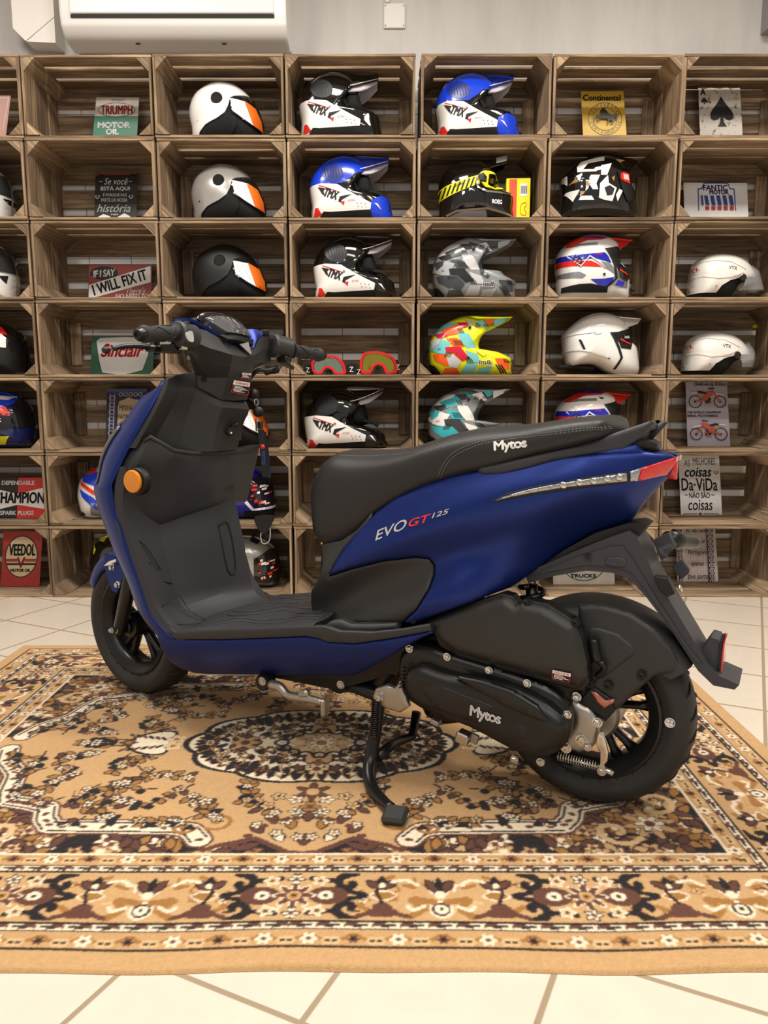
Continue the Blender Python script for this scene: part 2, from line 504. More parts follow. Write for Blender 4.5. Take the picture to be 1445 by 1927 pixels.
def make_duct():
    yw = Y_WALL
    a = at_y(22, 20, yw - 0.10); b = at_y(96, 78, yw - 0.10)
    r = empty('cable_duct', (a[0], yw, b[2]))
    tag(r, 'white angled cable duct left of the air conditioner', 'duct')
    M1 = mat('white_duct_plastic', (238, 234, 228), 0.4)
    w = b[0] - a[0] + 0.02; H = 0.42
    mb = MB()
    v, f = plate_vf([[(0.0, 0.055), (0.055, 0.0), (w, -0.006), (w, H), (0.0, H)]], 0.10, lambda x, z, d: (x, -0.10 - d, z))
    mb.add(v, f); mb.build('cover', M1, r)
    mb = MB(); tube(mb, [(0.055, -0.101, 0.001), (w, -0.101, 0.10)], 0.0012, 6); mb.build('seam', mat('seam_grey', (170, 165, 160), 0.6), r)
make_duct()
def make_jbox():
    a = at_y(722, 8, Y_WALL); b = at_y(762, 55, Y_WALL)
    r = empty('junction_box_cover', ((a[0] + b[0]) / 2, Y_WALL, b[2]))
    tag(r, 'small square junction box cover painted like the upper wall', 'junction box')
    m1 = mat('painted_cover', (222, 217, 213), 0.5)
    w = b[0] - a[0]; h = a[2] - b[2]
    bx(MB(), (0, -0.006, h / 2), (w, 0.012, h), None, 0.003).build('cover', m1, r)
    bx(MB(), (-w * 0.33, -0.01, h + 0.05), (0.018, 0.02, 0.1), None, 0.003).build('conduit', m1, r)
    for sx in (-1, 1):
        for sz in (0.1, 0.9):
            lathe(MB(), [(0.003, 0), (0.003, 0.002), (0, 0.0025)], (sx * w * 0.42, -0.012, sz * h), (0, -1, 0), 8).build('screw', mat('steel', (190, 188, 186), 0.25, 1.0), r)
make_jbox()

# ------------------------------------------------------------------ crates
def plank(mb, c, s, long_ax, rnd, jit=0.0015):
    """a sawn board: slightly uneven box, with grain running along its long axis"""
    v, f = box_vf(c, s, None, 0.0022)
    c = np.array(c, float); ax = [0, 1, 2]; ax.remove(long_ax)
    wide = max(ax, key=lambda i: s[i])
    g = [(p[long_ax] + rnd * 9.1, p[wide] + p[min(ax, key=lambda i: s[i])] + rnd * 3.3, rnd) for p in v]
    v = v + np.array([[random.uniform(-jit, jit) for _ in range(3)] for _ in v])
    mb.add(v, f, g)
def crate_meshes(seed):
    random.seed(seed)
    w, d, h, t = CR_W, CR_D, CR_H - 0.004, 0.011
    P = {}
    R = lambda: random.random() * 100
    g = lambda a: random.uniform(-a, a)
    # back: three boards with gaps
    mb = MB(); bh = 0.083
    zs = [0.052, h / 2, h - 0.052]
    for z in zs:
        plank(mb, (0, d - t / 2, z + g(0.004)), (w - 0.004, t, bh + g(0.006)), 0, R())
    P['back_panel'] = mb
    for nm, z0 in (('bottom_panel', t / 2), ('top_panel', h - t / 2)):
        mb = MB(); n = 3; bw = 0.098 if nm == 'bottom_panel' else 0.094
        for k in range(n):
            y = 0.006 + bw / 2 + k * (d - 0.012 - bw) / (n - 1)
            plank(mb, (0, y, z0 + g(0.001)), (w, bw + g(0.005), t), 0, R())
        P[nm] = mb
    for sx in (-1, 1):
        mb = MB(); n = 3; bw = 0.108
        for k in range(n):
            y = 0.004 + bw / 2 + k * (d - 0.012 - bw) / (n - 1)
            plank(mb, (sx * (w / 2 - t / 2 - 0.001), y, h / 2), (t, bw + g(0.004), h - 2 * t - 0.002), 2, R())
        P['end_panel' + ('_l' if sx < 0 else '_r')] = mb
    a = 0.050
    for sx in (-1, 1):
        for sz in (-1, 1):
            mb = MB(); x0 = sx * (w / 2 - t - 0.0015); z0 = h / 2 + sz * (h / 2 - t - 0.001)
            aa = a + g(0.004); ab = a + g(0.004)
            tri = [(x0, z0), (x0 - sx * aa, z0), (x0, z0 - sz * ab)]
            y0, y1 = 0.003 + abs(g(0.004)), d - t - 0.002
            vs = [(x, y0, z) for x, z in tri] + [(x, y1, z) for x, z in tri]
            r = R()
            gr = [(p[1] + r, (p[0] + p[2]) + r * 3, r) for p in vs]
            fs = [(0, 1, 2), (3, 5, 4), (0, 3, 4, 1), (1, 4, 5, 2), (2, 5, 3, 0)]
            if sx * sz < 0: fs = [tuple(reversed(q)) for q in fs]
            mb.add(vs, fs, gr)
            P['corner_post_%d%d' % (sx, sz)] = mb
    # upright batten inside the back corners
    for sx in (-1, 1):
        mb = MB()
        plank(mb, (sx * (w / 2 - t - 0.028), d - t - 0.007, h / 2), (0.052, 0.011, h - 2 * t - 0.105), 2, R())
        P['batten_%d' % sx] = mb
    return P
CR_TEMPL = []
for k in range(4):
    T = {}
    for nm, mb in crate_meshes(100 + k).items():
        base = nm.split('_')
        name = '_'.join(base[:2]) if base[0] in ('end', 'corner') else ('batten' if base[0] == 'batten' else nm)
        o = mb.build(name, WOOD, None, smooth=False, grain=True)
        T[nm] = (o.data, name); bpy.data.objects.remove(o)
    CR_TEMPL.append(T)
def crate_loc(c, r):
    """column c (1 = the first whole one from the left, 0 is cut by the frame), row r from the top (1..7)"""
    return (CR_X0 + (c - 1) * PITCH_X + CR_W / 2, Y_CR, (7 - r) * CR_H)
CRATE_LABEL = {}
def crate_floor(c, r): return crate_loc(c, r)[2] + 0.0115
def build_crates():
    rnd = random.Random(5)
    for c in range(0, 7):
        for r in range(1, 8):
            x, y, z = crate_loc(c, r)
            dx = {(3, 1): -0.004, (4, 1): 0.012, (5, 1): 0.012}.get((c, r), rnd.uniform(-0.0022, 0.0022))
            e = empty('wooden_crate', (x + dx, y + rnd.uniform(-0.006, 0.006), z))
            if r == 1 and c in (3, 4): e.rotation_euler = (0, 0, 0)
            tag(e, CRATE_LABEL[(c, r)], 'crate', 'wooden crates stacked along the wall')
            T = CR_TEMPL[rnd.randrange(4)]
            for nm, (me, name) in T.items():
                if nm.startswith('batten') and rnd.random() < 0.35: continue
                o = bpy.data.objects.new(name, me); COL.objects.link(o); o.parent = e
# ------------------------------------------------------------------ the rug
RUG_X0, RUG_X1, RUG_Y0, RUG_Y1, RUG_T = -1.322, 0.995, 1.100, 2.722, 0.0075
def make_rug():
    hx, hy = (RUG_X1 - RUG_X0) / 2, (RUG_Y1 - RUG_Y0) / 2
    st = 0.003
    nx, ny = int(2 * hx / st), int(2 * hy / st)
    xs = np.linspace(-hx, hx, nx + 1); ys = np.linspace(-hy, hy, ny + 1)
    # one quarter is drawn and mirrored both ways
    qx = np.arange(0, hx + st, st); qy = np.arange(0, hy + st, st)
    X, Y = np.meshgrid(qx, qy)
    TAN, CRM, BLK, BRN, GLD, PAL = [np.array(lin(c)) for c in ((186, 149, 104), (222, 206, 180), (30, 25, 27), (90, 56, 45), (150, 106, 54), (202, 170, 126))]
    IMG = np.zeros(X.shape + (3,)); IMG[:] = TAN
    rg = np.random.RandomState(11)
    def put(mask, c): IMG[mask] = c
    def ell(x, y, a, b, rot_=0.0, c=BLK, m=None):
        ca, sa = math.cos(rot_), math.sin(rot_)
        u = (X - x) * ca + (Y - y) * sa; v = -(X - x) * sa + (Y - y) * ca
        k = (u / a) ** 2 + (v / b) ** 2 < 1
        if m is not None: k &= m
        put(k, c)
    def leaf(x, y, l, w, rot_, c, oc=None, m=None):
        ca, sa = math.cos(rot_), math.sin(rot_)
        u = (X - x) * ca + (Y - y) * sa; v = -(X - x) * sa + (Y - y) * ca
        t = u / l
        wd = np.where((t > 0) & (t < 1), w * np.sin(np.pi * np.clip(t, 0, 1)) ** 0.8, -1)
        if oc is not None:
            t2 = (u + 0.004) / (l + 0.008)
            w2 = np.where((t2 > 0) & (t2 < 1), (w + 0.004) * np.sin(np.pi * np.clip(t2, 0, 1)) ** 0.8, -1)
            k = np.abs(v) < w2
            if m is not None: k &= m
            put(k, oc)
        k = np.abs(v) < wd
        if m is not None: k &= m
        put(k, c)
    def stroke(pts, w, c, m=None):
        P = cr(pts, 8) if len(pts) > 2 else np.array(pts, float)
        x0, x1 = P[:, 0].min() - w - st, P[:, 0].max() + w + st; y0, y1 = P[:, 1].min() - w - st, P[:, 1].max() + w + st
        jj, ii = np.nonzero((X > x0) & (X < x1) & (Y > y0) & (Y < y1))
        if not len(jj): return
        xx, yy = X[jj, ii], Y[jj, ii]; k = np.zeros(xx.shape, bool)
        for a, b in zip(P[:-1], P[1:]):
            d = b - a; L2 = d @ d + 1e-12
            t = np.clip(((xx - a[0]) * d[0] + (yy - a[1]) * d[1]) / L2, 0, 1)
            k |= (xx - a[0] - t * d[0]) ** 2 + (yy - a[1] - t * d[1]) ** 2 < w * w
        if m is not None: k &= m[jj, ii]
        IMG[jj[k], ii[k]] = c
    def flower(x, y, r, n, pc, cc, oc=BLK, ph=0.0, m=None):
        dx, dy = X - x, Y - y; rr = np.hypot(dx, dy); a = np.arctan2(dy, dx) + ph
        R = r * (0.74 + 0.26 * np.cos(n * a))
        for R2, c in ((R + 0.0045, oc), (R, pc), (np.full_like(R, r * 0.38), cc)):
            k = rr < R2
            if m is not None: k &= m
            put(k, c)
    def scroll(x, y, r, ang, hand, c, w=0.004, turns=1.25, m=None):
        p = []
        for i in range(15):
            t = i / 14; a = ang + hand * t * turns * 2 * math.pi; q = r * (1 - 0.85 * t)
            p.append((x + q * math.cos(a), y + q * math.sin(a)))
        stroke(p, w, c, m)
    def spray(x, y, ang, L, m=None, seed=0, cols=None):
        r2 = np.random.RandomState(seed)
        p = [(x, y)]; a = ang
        for i in range(4):
            a += r2.uniform(-0.5, 0.5); p.append((p[-1][0] + L / 4 * math.cos(a), p[-1][1] + L / 4 * math.sin(a)))
        stroke(p, 0.0028, BLK, m)
        for (px_, py_) in p[1:]:
            for sgn in (-1, 1):
                aa = a + sgn * r2.uniform(0.6, 1.3); l = r2.uniform(0.018, 0.034)
                leaf(px_, py_, l, 0.0075, aa, [BRN, GLD, BLK, GLD][r2.randint(4)], BLK, m)
            if r2.rand() < 0.6:
                flower(px_ + r2.uniform(-.012, .012), py_ + r2.uniform(-.012, .012), r2.uniform(0.011, 0.016), 5, [CRM, PAL, CRM][r2.randint(3)], [GLD, BRN][r2.randint(2)], BLK, r2.rand() * 3, m)
    d = np.minimum(hx - X, hy - Y)              # distance from the rug's edge
    along = np.where(hx - X < hy - Y, Y, X)     # runs along the border
    B = [0.0, 0.045, 0.088, 0.112, 0.252, 0.276, 0.312]
    # ---------------- field and corners
    fx, fy = hx - B[6], hy - B[6]
    # outline of the field: the corner pieces step inwards in scrolls
    def fbound(u):
        # at |x| = u the field reaches |y| = ...; u counted from the middle
        k = np.array([[0, fy - .002], [.03, fy - .006], [.10, fy - .055], [.17, fy - .03], [.20, fy - .012], [.215, fy - .05], [.24, fy - .085], [.28, fy - .095], [.54, fy - .10], [.565, fy - .13], [.58, fy - .175], [.62, fy - .19], [.68, fy - .205], [.70, fy - .25], [.72, fy - .33], [.745, fy - .36], [.78, fy - .40], [.80, fy - .46], [fx, fy - .47]])
        return np.interp(u, k[:, 0], k[:, 1])
    fb = fbound(X)
    infield = (d > B[6])
    corner = infield & (Y > fb) & (X > 0.0)
    put(corner, BLK)
    # noise of blossoms in the corner pieces
    for i in range(520):
        x, y = rg.uniform(0.02, fx), rg.uniform(0.05, fy)
        j, k_ = min(len(qy) - 1, int(y / st)), min(len(qx) - 1, int(x / st))
        if not corner[j, k_]: continue
        t = rg.rand()
        if t < 0.45: flower(x, y, rg.uniform(.016, .026), 5, [GLD, PAL, TAN, CRM][rg.randint(4)], [BRN, CRM][rg.randint(2)], BRN, rg.rand() * 3, corner)
        else:
            for q in range(3): leaf(x, y, rg.uniform(.03, .055), .010, rg.rand() * 6.3, [BRN, GLD, BRN, TAN][rg.randint(4)], BLK, corner)
    flower(fx - 0.12, fy - 0.11, 0.058, 8, TAN, CRM, BRN, 0.2, corner); flower(fx - 0.12, fy - 0.11, 0.032, 6, CRM, BRN, BLK, 0, corner)
    scroll(fx - 0.2, fy - 0.08, 0.05, 0.5, 1, PAL, .007, 1.1, corner); scroll(fx - 0.08, fy - 0.2, 0.05, 2.2, -1, PAL, .007, 1.1, corner)
    # the cream ribbon along the edge of the corner pieces
    uu = np.concatenate([np.linspace(0.215, 0.54, 24), np.linspace(0.545, 0.80, 60)])
    rib = np.stack([uu, fbound(uu)], 1)
    stroke([tuple(p) for p in np.stack([np.linspace(0, .215, 40), fbound(np.linspace(0, .215, 40))], 1)], 0.007, BRN, infield)
    for w, c in ((0.030, BRN), (0.024, CRM)):
        for a_, b_ in zip(rib[:-1], rib[1:]): stroke([a_, b_], w, c, infield)
    for a_, b_ in zip(rib[:-1], rib[1:]):
        nrm = np.array([-(b_ - a_)[1], (b_ - a_)[0]]); nrm = nrm / (np.linalg.norm(nrm) + 1e-9)
        for s_ in (-0.017, 0.017): stroke([a_ + nrm * s_, b_ + nrm * s_], 0.0028, BLK, infield)
    for i in range(0, len(rib), 3): ell(rib[i][0], rib[i][1], 0.010, 0.006, rg.rand() * 3, [BRN, GLD, PAL][i % 3], infield)
    # palmette at the middle of the long side, growing into the field
    for i, (ax_, ay_, a_) in enumerate([(0.0, fy - 0.03, -1.57), (0.045, fy - 0.045, -1.1), (0.09, fy - 0.075, -0.9), (0.03, fy - 0.09, -1.4), (0.07, fy - 0.115, -1.2), (0.0, fy - 0.12, -1.57)]):
        leaf(ax_, ay_, 0.04, 0.011, a_, [BRN, CRM, BRN, GLD, BRN, CRM][i], BLK, infield)
        flower(ax_ + 0.015, ay_ - 0.03, 0.013, 5, CRM, GLD, BLK, i, infield)
    for k_ in range(9):
        a_ = math.pi * (0.5 + 0.5 * k_ / 8); rr_ = 0.115
        ell(-rr_ * math.cos(a_) * 1.1, fy - 0.02 - rr_ * abs(math.sin(a_)) * 1.0, 0.010, 0.008, 0, BRN, infield)
    scroll(0.19, fy - 0.12, 0.035, 1.0, 1, GLD, .005, 1.1, infield); scroll(0.26, fy - 0.10, 0.03, 3.0, -1, GLD, .005, 1.0, infield)
    # sprays
    sp = [(0.42, 0.43, 0.5, .16), (0.50, 0.40, 2.6, .14), (0.58, 0.36, -0.6, .16), (0.62, 0.22, 1.0, .16), (0.66, 0.14, 0.2, .15), (0.70, 0.05, 1.2, .13), (0.52, 0.30, 2.2, .12), (0.44, 0.13, 2.7, .15),
          (0.46, 0.20, 1.9, .13), (0.36, 0.24, 0.3, .15), (0.30, 0.26, 2.6, .12), (0.74, 0.13, 1.6, .12), (0.25, 0.36, 0.4, .11), (0.34, 0.39, 2.5, .09), (0.55, 0.05, 0.6, .1), (0.78, 0.03, 1.7, .1), (0.40, 0.06, 0.3, .1), (0.12, 0.30, -.5, .09), (0.48, 0.36, 1.2, .1), (0.56, 0.28, .2, .12), (0.64, 0.30, 2.0, .1), (0.70, 0.20, 1.1, .12), (0.66, 0.08, 2.6, .12), (0.38, 0.16, .9, .1), (0.28, 0.22, .9, .12), (0.18, 0.38, -.2, .1), (0.06, 0.34, .2, .1), (0.50, 0.22, .9, .1), (0.76, 0.18, -1., .1), (0.36, 0.33, -.4, .1), (0.72, 0.30, 1.9, .1), (0.60, 0.16, 1.6, .1)]
    for i, (x, y, a_, L) in enumerate(sp): spray(x, y, a_, L, infield & ~corner, 40 + i)
    # medallion
    A_, B_ = 0.335, 0.205
    an = np.arctan2(Y / B_, X / A_); rn = np.hypot(X / A_, Y / B_)
    edge = 1 + 0.07 * np.abs(np.cos(an * 5)) - 0.04
    put(rn < edge + 0.05, BLK); put(rn < edge, CRM)
    med = rn < edge
    for k_ in range(16):
        a_ = (k_ + 0.5) / 16 * math.pi / 2
        x, y = A_ * 0.98 * math.cos(a_), B_ * 0.98 * math.sin(a_)
        leaf(x, y, 0.06, 0.011, math.atan2(-y * 2.6, -x), BLK, GLD if k_ % 2 else BLK, med)
    for i in range(70):
        a_ = rg.uniform(0, math.pi / 2); q = math.sqrt(rg.uniform(0.1, 0.8))
        x, y = A_ * q * math.cos(a_), B_ * q * math.sin(a_)
        if rg.rand() < 0.5: flower(x, y, rg.uniform(.010, .017), 5, [TAN, BRN, GLD, PAL][rg.randint(4)], [CRM, BRN][rg.randint(2)], BLK, rg.rand() * 3, med)
        else:
            leaf(x, y, rg.uniform(.02, .034), .006, rg.rand() * 6.3, [BRN, GLD, BLK][rg.randint(3)], BLK, med)
    flower(0, 0, 0.115, 8, TAN, PAL, BLK, 0.2, None); flower(0, 0, 0.085, 8, PAL, TAN, BLK, 0.0, None)
    for k_ in range(5): scroll(0.10 * math.cos(k_ * .39), 0.075 * math.sin(k_ * .39), 0.022, k_, 1, BLK, .0045, .9)
    flower(0, 0, 0.04, 8, CRM, GLD, BRN, 0)
    flower(0.20, 0, 0.035, 6, TAN, BRN, GLD, 0); flower(0.0, 0.145, 0.03, 6, PAL, BRN, BLK, 0)
    # pendants
    for (x, y, ro) in ((A_ + 0.125, 0.0, 0.0),):
        ell(x - .012, y + 0.028, 0.066, 0.038, -0.5, BLK); ell(x - .012, y + 0.028, 0.056, 0.028, -0.5, CRM)
        ell(x - .01, y, 0.05, 0.024, 0, CRM)
        for q in range(6): leaf(x - 0.05 + q * .018, y + .012 + .004 * q, .03, .006, 0.9, [BLK, BRN][q % 2], None)
        flower(x + 0.045, y, 0.022, 6, BRN, GLD, BLK); flower(x - 0.075, y + .02, 0.02, 5, PAL, GLD, CRM)
        spray(x + .06, y + .015, 0.5, .1, None, 91); spray(x + .02, y + .06, 0.9, .1, None, 92)
    for (x, y) in ((0.0, B_ + 0.05),):
        flower(x, y, 0.040, 6, BRN, TAN, BLK, .5); flower(x + 0.035, y + .035, 0.017, 5, CRM, GLD, BLK); flower(x + 0.075, y + .02, 0.016, 5, PAL, BRN, BLK)
        flower(x, y + .065, 0.022, 5, GLD, BRN, BLK); flower(x + .03, y + .085, .014, 5, CRM, BRN, BLK); leaf(x, y + .085, .04, .01, 1.57, BRN, BLK)
    # ---------------- borders
    def band(i): return (d > B[i]) & (d <= B[i + 1])
    put(band(0), TAN)
    put(band(1) | band(5), TAN * 0.9 + GLD * 0.1)
    put((d > B[1]) & (d < B[1] + 0.004), BLK); put((d > B[6] - 0.004) & (d < B[6] + 0.001), CRM)
    for i in (2, 4):
        b0, b1 = B[i], B[i + 1]; k = band(i); put(k, CRM)
        put((d > b0) & (d < b0 + .0045), BLK); put((d > b1 - .0045) & (d < b1), BLK)
        ph = (along / 0.048) % 1.0; mid = (b0 + b1) / 2
        put(k & (np.abs(d - mid - 0.004 * np.sin(ph * 6.28)) < 0.0045) & (ph < 0.62), BRN)
        put(k & (np.abs(d - mid + 0.003 * np.sin(ph * 6.28)) < 0.0030) & (ph > 0.30) & (ph < 0.85), BLK)
    put(band(3), TAN)
    def strip(b0, b1):
        """little flowers along a gold guard band, both directions"""
        mid = (b0 + b1) / 2; per = 0.075
        k = (d > b0 + .004) & (d < b1 - .003)
        ph = ((along / per) % 1.0 - 0.5) * per; v = d - mid
        alt = (np.floor(along / per) % 2) == 0
        wave = np.abs(v - 0.010 * np.cos(ph / per * 6.28)) < 0.0045
        put(k & wave, GLD)
        put(k & (np.hypot(np.abs(ph) - per * 0.42, v + .004) < 0.010), PAL); put(k & (np.hypot(np.abs(ph) - per * 0.42, v + .004) < 0.004), BLK)
        rr = np.hypot(ph, v); a_ = np.arctan2(v, ph); R = 0.0125 * (0.75 + 0.25 * np.cos(6 * a_))
        put(k & (rr < R + .003) & alt, CRM); put(k & (rr < R * .45) & alt, BRN)
        put(k & (rr < R) & ~alt, BRN); put(k & (rr < R * .4) & ~alt, BLK)
    strip(B[1], B[2]); strip(B[5], B[6])
    # main border: cartouche and vase repeat
    b0, b1 = B[3], B[4]; mid = (b0 + b1) / 2
    Xs, Ys = X, Y
    def border_motifs(long_side):
        nonlocal X, Y
        X0, Y0 = X, Y
        if long_side: U, V, half = X0, (hy - Y0) - mid, hx
        else: U, V, half = Y0, (hx - X0) - mid, hy
        side = ((hy - Y0) <= (hx - X0)) if long_side else ((hx - X0) < (hy - Y0))
        m = side & (d > b0 + .003) & (d < b1 - .003)
        X, Y = U, V
        r3 = np.random.RandomState(5)
        for cx in np.arange(0.02, half, 0.0265):          # fine vines filling the ground of the border
            y0 = r3.uniform(-.055, .055); a_ = r3.uniform(0, 6.28); c_ = [CRM, GLD, PAL, GLD, BRN][r3.randint(5)]
            stroke([(cx, y0), (cx + .014 * math.cos(a_), y0 + .014 * math.sin(a_)), (cx + .026 * math.cos(a_ + .8), y0 + .026 * math.sin(a_ + .8))], .0028, c_, m)
            if r3.rand() < .5: flower(cx, -y0, .009, 5, [CRM, PAL, GLD][r3.randint(3)], BRN, GLD, r3.rand(), m)
        cent = [0.0, 0.53, 1.06] if long_side else [0.0, 0.53]
        for cx in cent:
            for s_ in (-1, 1):
                scroll(cx + s_ * 0.100, 0.036, 0.030, 1.2 if s_ > 0 else 1.9, s_, BLK, .0085, .8, m)
                scroll(cx + s_ * 0.100, -0.036, 0.030, -1.2 if s_ > 0 else -1.9, -s_, BLK, .0085, .8, m)
                stroke([(cx + s_ * .03, .05), (cx + s_ * .07, .045), (cx + s_ * .10, .06)], .007, BLK, m); stroke([(cx + s_ * .03, -.05), (cx + s_ * .07, -.045), (cx + s_ * .10, -.06)], .007, BLK, m)
                stroke([(cx + s_ * .085, .012), (cx + s_ * .125, .004), (cx + s_ * .125, -.004), (cx + s_ * .085, -.012)], .006, BLK, m)
                stroke([(cx + s_ * .135, .03), (cx + s_ * .155, .045), (cx + s_ * .18, .055)], .005, GLD, m); stroke([(cx + s_ * .12, -.03), (cx + s_ * .15, -.05), (cx + s_ * .185, -.05)], .006, GLD, m)
                leaf(cx + s_ * .14, 0.0, .045 , .011, 0 if s_ > 0 else math.pi, GLD, CRM, m)
                ell(cx + s_ * .062, 0, .036, .026, 0, BRN, m); ell(cx + s_ * .058, 0, .014, .012, 0, CRM, m); ell(cx + s_ * .058, 0, .005, .005, 0, BLK, m)
                flower(cx + s_ * .045, .043, .012, 5, PAL, BRN, CRM, 0, m); flower(cx + s_ * .045, -.043, .012, 5, PAL, BRN, CRM, 0, m)
            flower(cx, 0, .036, 8, BRN, TAN, CRM, 0, m); ell(cx, 0, .008, .008, 0, GLD, m); ell(cx, 0, .004, .004, 0, BLK, m)
            flower(cx, .048, .014, 5, CRM, BRN, BLK, 0, m); flower(cx, -.05, .014, 5, CRM, BRN, BLK, 0, m)
        vc = [0.265, 0.795] if long_side else [0.265]
        for cx in vc:
            leaf(cx, -.005, .05, .016, 1.57, BRN, CRM, m); leaf(cx - .002, .008, .045, .009, 0.9, BRN, BLK, m); leaf(cx + .002, .008, .045, .009, 2.2, BRN, BLK, m); leaf(cx, .01, .045, .008, 1.57, BLK, None, m)
            ell(cx, .002, .010, .012, 0, CRM, m)
            ell(cx, -.038, .022, .024, 0, CRM, m); ell(cx, -.038, .017, .018, 0, BLK, m); ell(cx, -.038, .012, .013, 0, CRM, m); ell(cx, -.037, .004, .005, 0, BLK, m)
            for s_ in (-1, 1):
                stroke([(cx + s_ * .012, -.018), (cx + s_ * .05, -.012), (cx + s_ * .035, -.036), (cx + s_ * .055, -.058)], .008, GLD, m)
                stroke([(cx + s_ * .03, -.03), (cx + s_ * .05, -.04), (cx + s_ * .06, -.03)], .004, CRM, m)
                bx_ = cx + s_ * .105
                ell(bx_, -.048, .030, .013, 0, BRN, m); ell(bx_, -.036, .019, .016, 0, BRN, m); leaf(bx_ - .02, -.05, .035, .006, math.pi + .3, BRN, None, m); leaf(bx_ + .02, -.05, .035, .006, -.3, BRN, None, m)
                stroke([(bx_, -.02), (bx_ + s_ * .01, .01), (bx_ + s_ * .004, .025)], .0035, BLK, m)
                leaf(bx_, .02, .035, .008, 0.7, BRN, BLK, m); leaf(bx_, .02, .035, .008, 2.5, BRN, BLK, m); leaf(bx_, .018, .04, .009, 1.57, BLK, None, m); ell(bx_, .028, .006, .008, 0, CRM, m)
                stroke([(cx + s_ * .04, .03), (cx + s_ * .06, .045), (cx + s_ * .085, .04)], .004, CRM, m); stroke([(cx + s_ * .045, .022), (cx + s_ * .065, .03)], .005, GLD, m)
        X, Y = X0, Y0
    border_motifs(True); border_motifs(False)
    # corner rosettes of the main border
    cx, cy = hx - mid, hy - mid
    flower(cx, cy, .050, 8, BRN, TAN, BLK, 0, band(3)); flower(cx, cy, .026, 8, CRM, GLD, BRN, 0, band(3))
    # ---------------- full rug
    full = np.zeros((ny + 1, nx + 1, 3))
    gi = np.clip(np.round(np.abs(xs) / st).astype(int), 0, len(qx) - 1); gj = np.clip(np.round(np.abs(ys) / st).astype(int), 0, len(qy) - 1)
    full = IMG[gj][:, gi]
    # hand-tied unevenness: every knot a little lighter or darker
    kn = rg.normal(1.0, 0.06, full.shape[:2])
    full = np.clip(full * kn[..., None], 0, 1)
    full = full * 0.62 + 0.095 * (np.roll(full, 1, 0) + np.roll(full, -1, 0) + np.roll(full, 1, 1) + np.roll(full, -1, 1))
    XX, YY = np.meshgrid(xs, ys)
    lum = full.mean(2)
    ed = np.minimum(hx - np.abs(XX), hy - np.abs(YY))
    Z = np.where(ed > 0.006, RUG_T, RUG_T * np.sqrt(np.clip(ed / 0.006, 0, 1)) * 0.95) + 0.0004 * rg.normal(0, 1, XX.shape)
    Z += 0.0018 * np.sin(XX * 9 + 1) * np.exp(-((YY + hy) / 0.15) ** 2) * (ed > 0.004)
    Z = np.maximum(Z, 0.0006)
    # slight waves of the long edges
    WY = YY + 0.0028 * np.sin(XX * 7.3 + 0.7) * np.exp(-((YY + hy) / 0.25) ** 2) + 0.0022 * np.sin(XX * 17 + 2) * np.exp(-((YY + hy) / 0.12) ** 2)
    V = np.stack([XX, WY, Z], 2).reshape(-1, 3)
    idx = np.arange((nx + 1) * (ny + 1)).reshape(ny + 1, nx + 1)
    F = np.stack([idx[:-1, :-1], idx[:-1, 1:], idx[1:, 1:], idx[1:, :-1]], 2).reshape(-1, 4)
    me = bpy.data.meshes.new('oriental_rug')
    me.vertices.add(len(V)); me.vertices.foreach_set('co', V.ravel())
    me.loops.add(F.size); me.loops.foreach_set('vertex_index', F.ravel().astype(np.int32))
    me.polygons.add(len(F)); me.polygons.foreach_set('loop_start', np.arange(0, F.size, 4, dtype=np.int32))
    me.update(calc_edges=True)
    a = me.attributes.new('pile', 'FLOAT_COLOR', 'POINT')
    a.data.foreach_set('color', np.concatenate([full.reshape(-1, 3), np.ones((len(V), 1))], 1).ravel())
    me.polygons.foreach_set('use_smooth', [True] * len(F))
    m = bpy.data.materials.new('rug_pile'); m.use_nodes = True
    nt = m.node_tree; b = nt.nodes['Principled BSDF']
    at = N(nt, 'ShaderNodeAttribute', attribute_name='pile'); nt.links.new(at.outputs['Color'], b.inputs['Base Color'])
    b.inputs['Roughness'].default_value = 0.95; b.inputs['Specular IOR Level'].default_value = 0.1
    b.inputs['Sheen Weight'].default_value = 0.15; b.inputs['Sheen Roughness'].default_value = 0.5
    n = N(nt, 'ShaderNodeTexNoise'); n.inputs['Scale'].default_value = 420; tc = N(nt, 'ShaderNodeTexCoord'); nt.links.new(tc.outputs['Object'], n.inputs['Vector'])
    bp = N(nt, 'ShaderNodeBump'); bp.inputs['Strength'].default_value = 0.5; bp.inputs['Distance'].default_value = 0.003
    nt.links.new(n.outputs['Fac'], bp.inputs['Height']); nt.links.new(bp.outputs['Normal'], b.inputs['Normal'])
    me.materials.append(m)
    o = bpy.data.objects.new('oriental_rug', me); COL.objects.link(o)
    o.location = ((RUG_X0 + RUG_X1) / 2, (RUG_Y0 + RUG_Y1) / 2, 0)
    tag(o, 'beige and dark brown oriental rug with medallion spread on the cream tiles', 'rug')
make_rug()
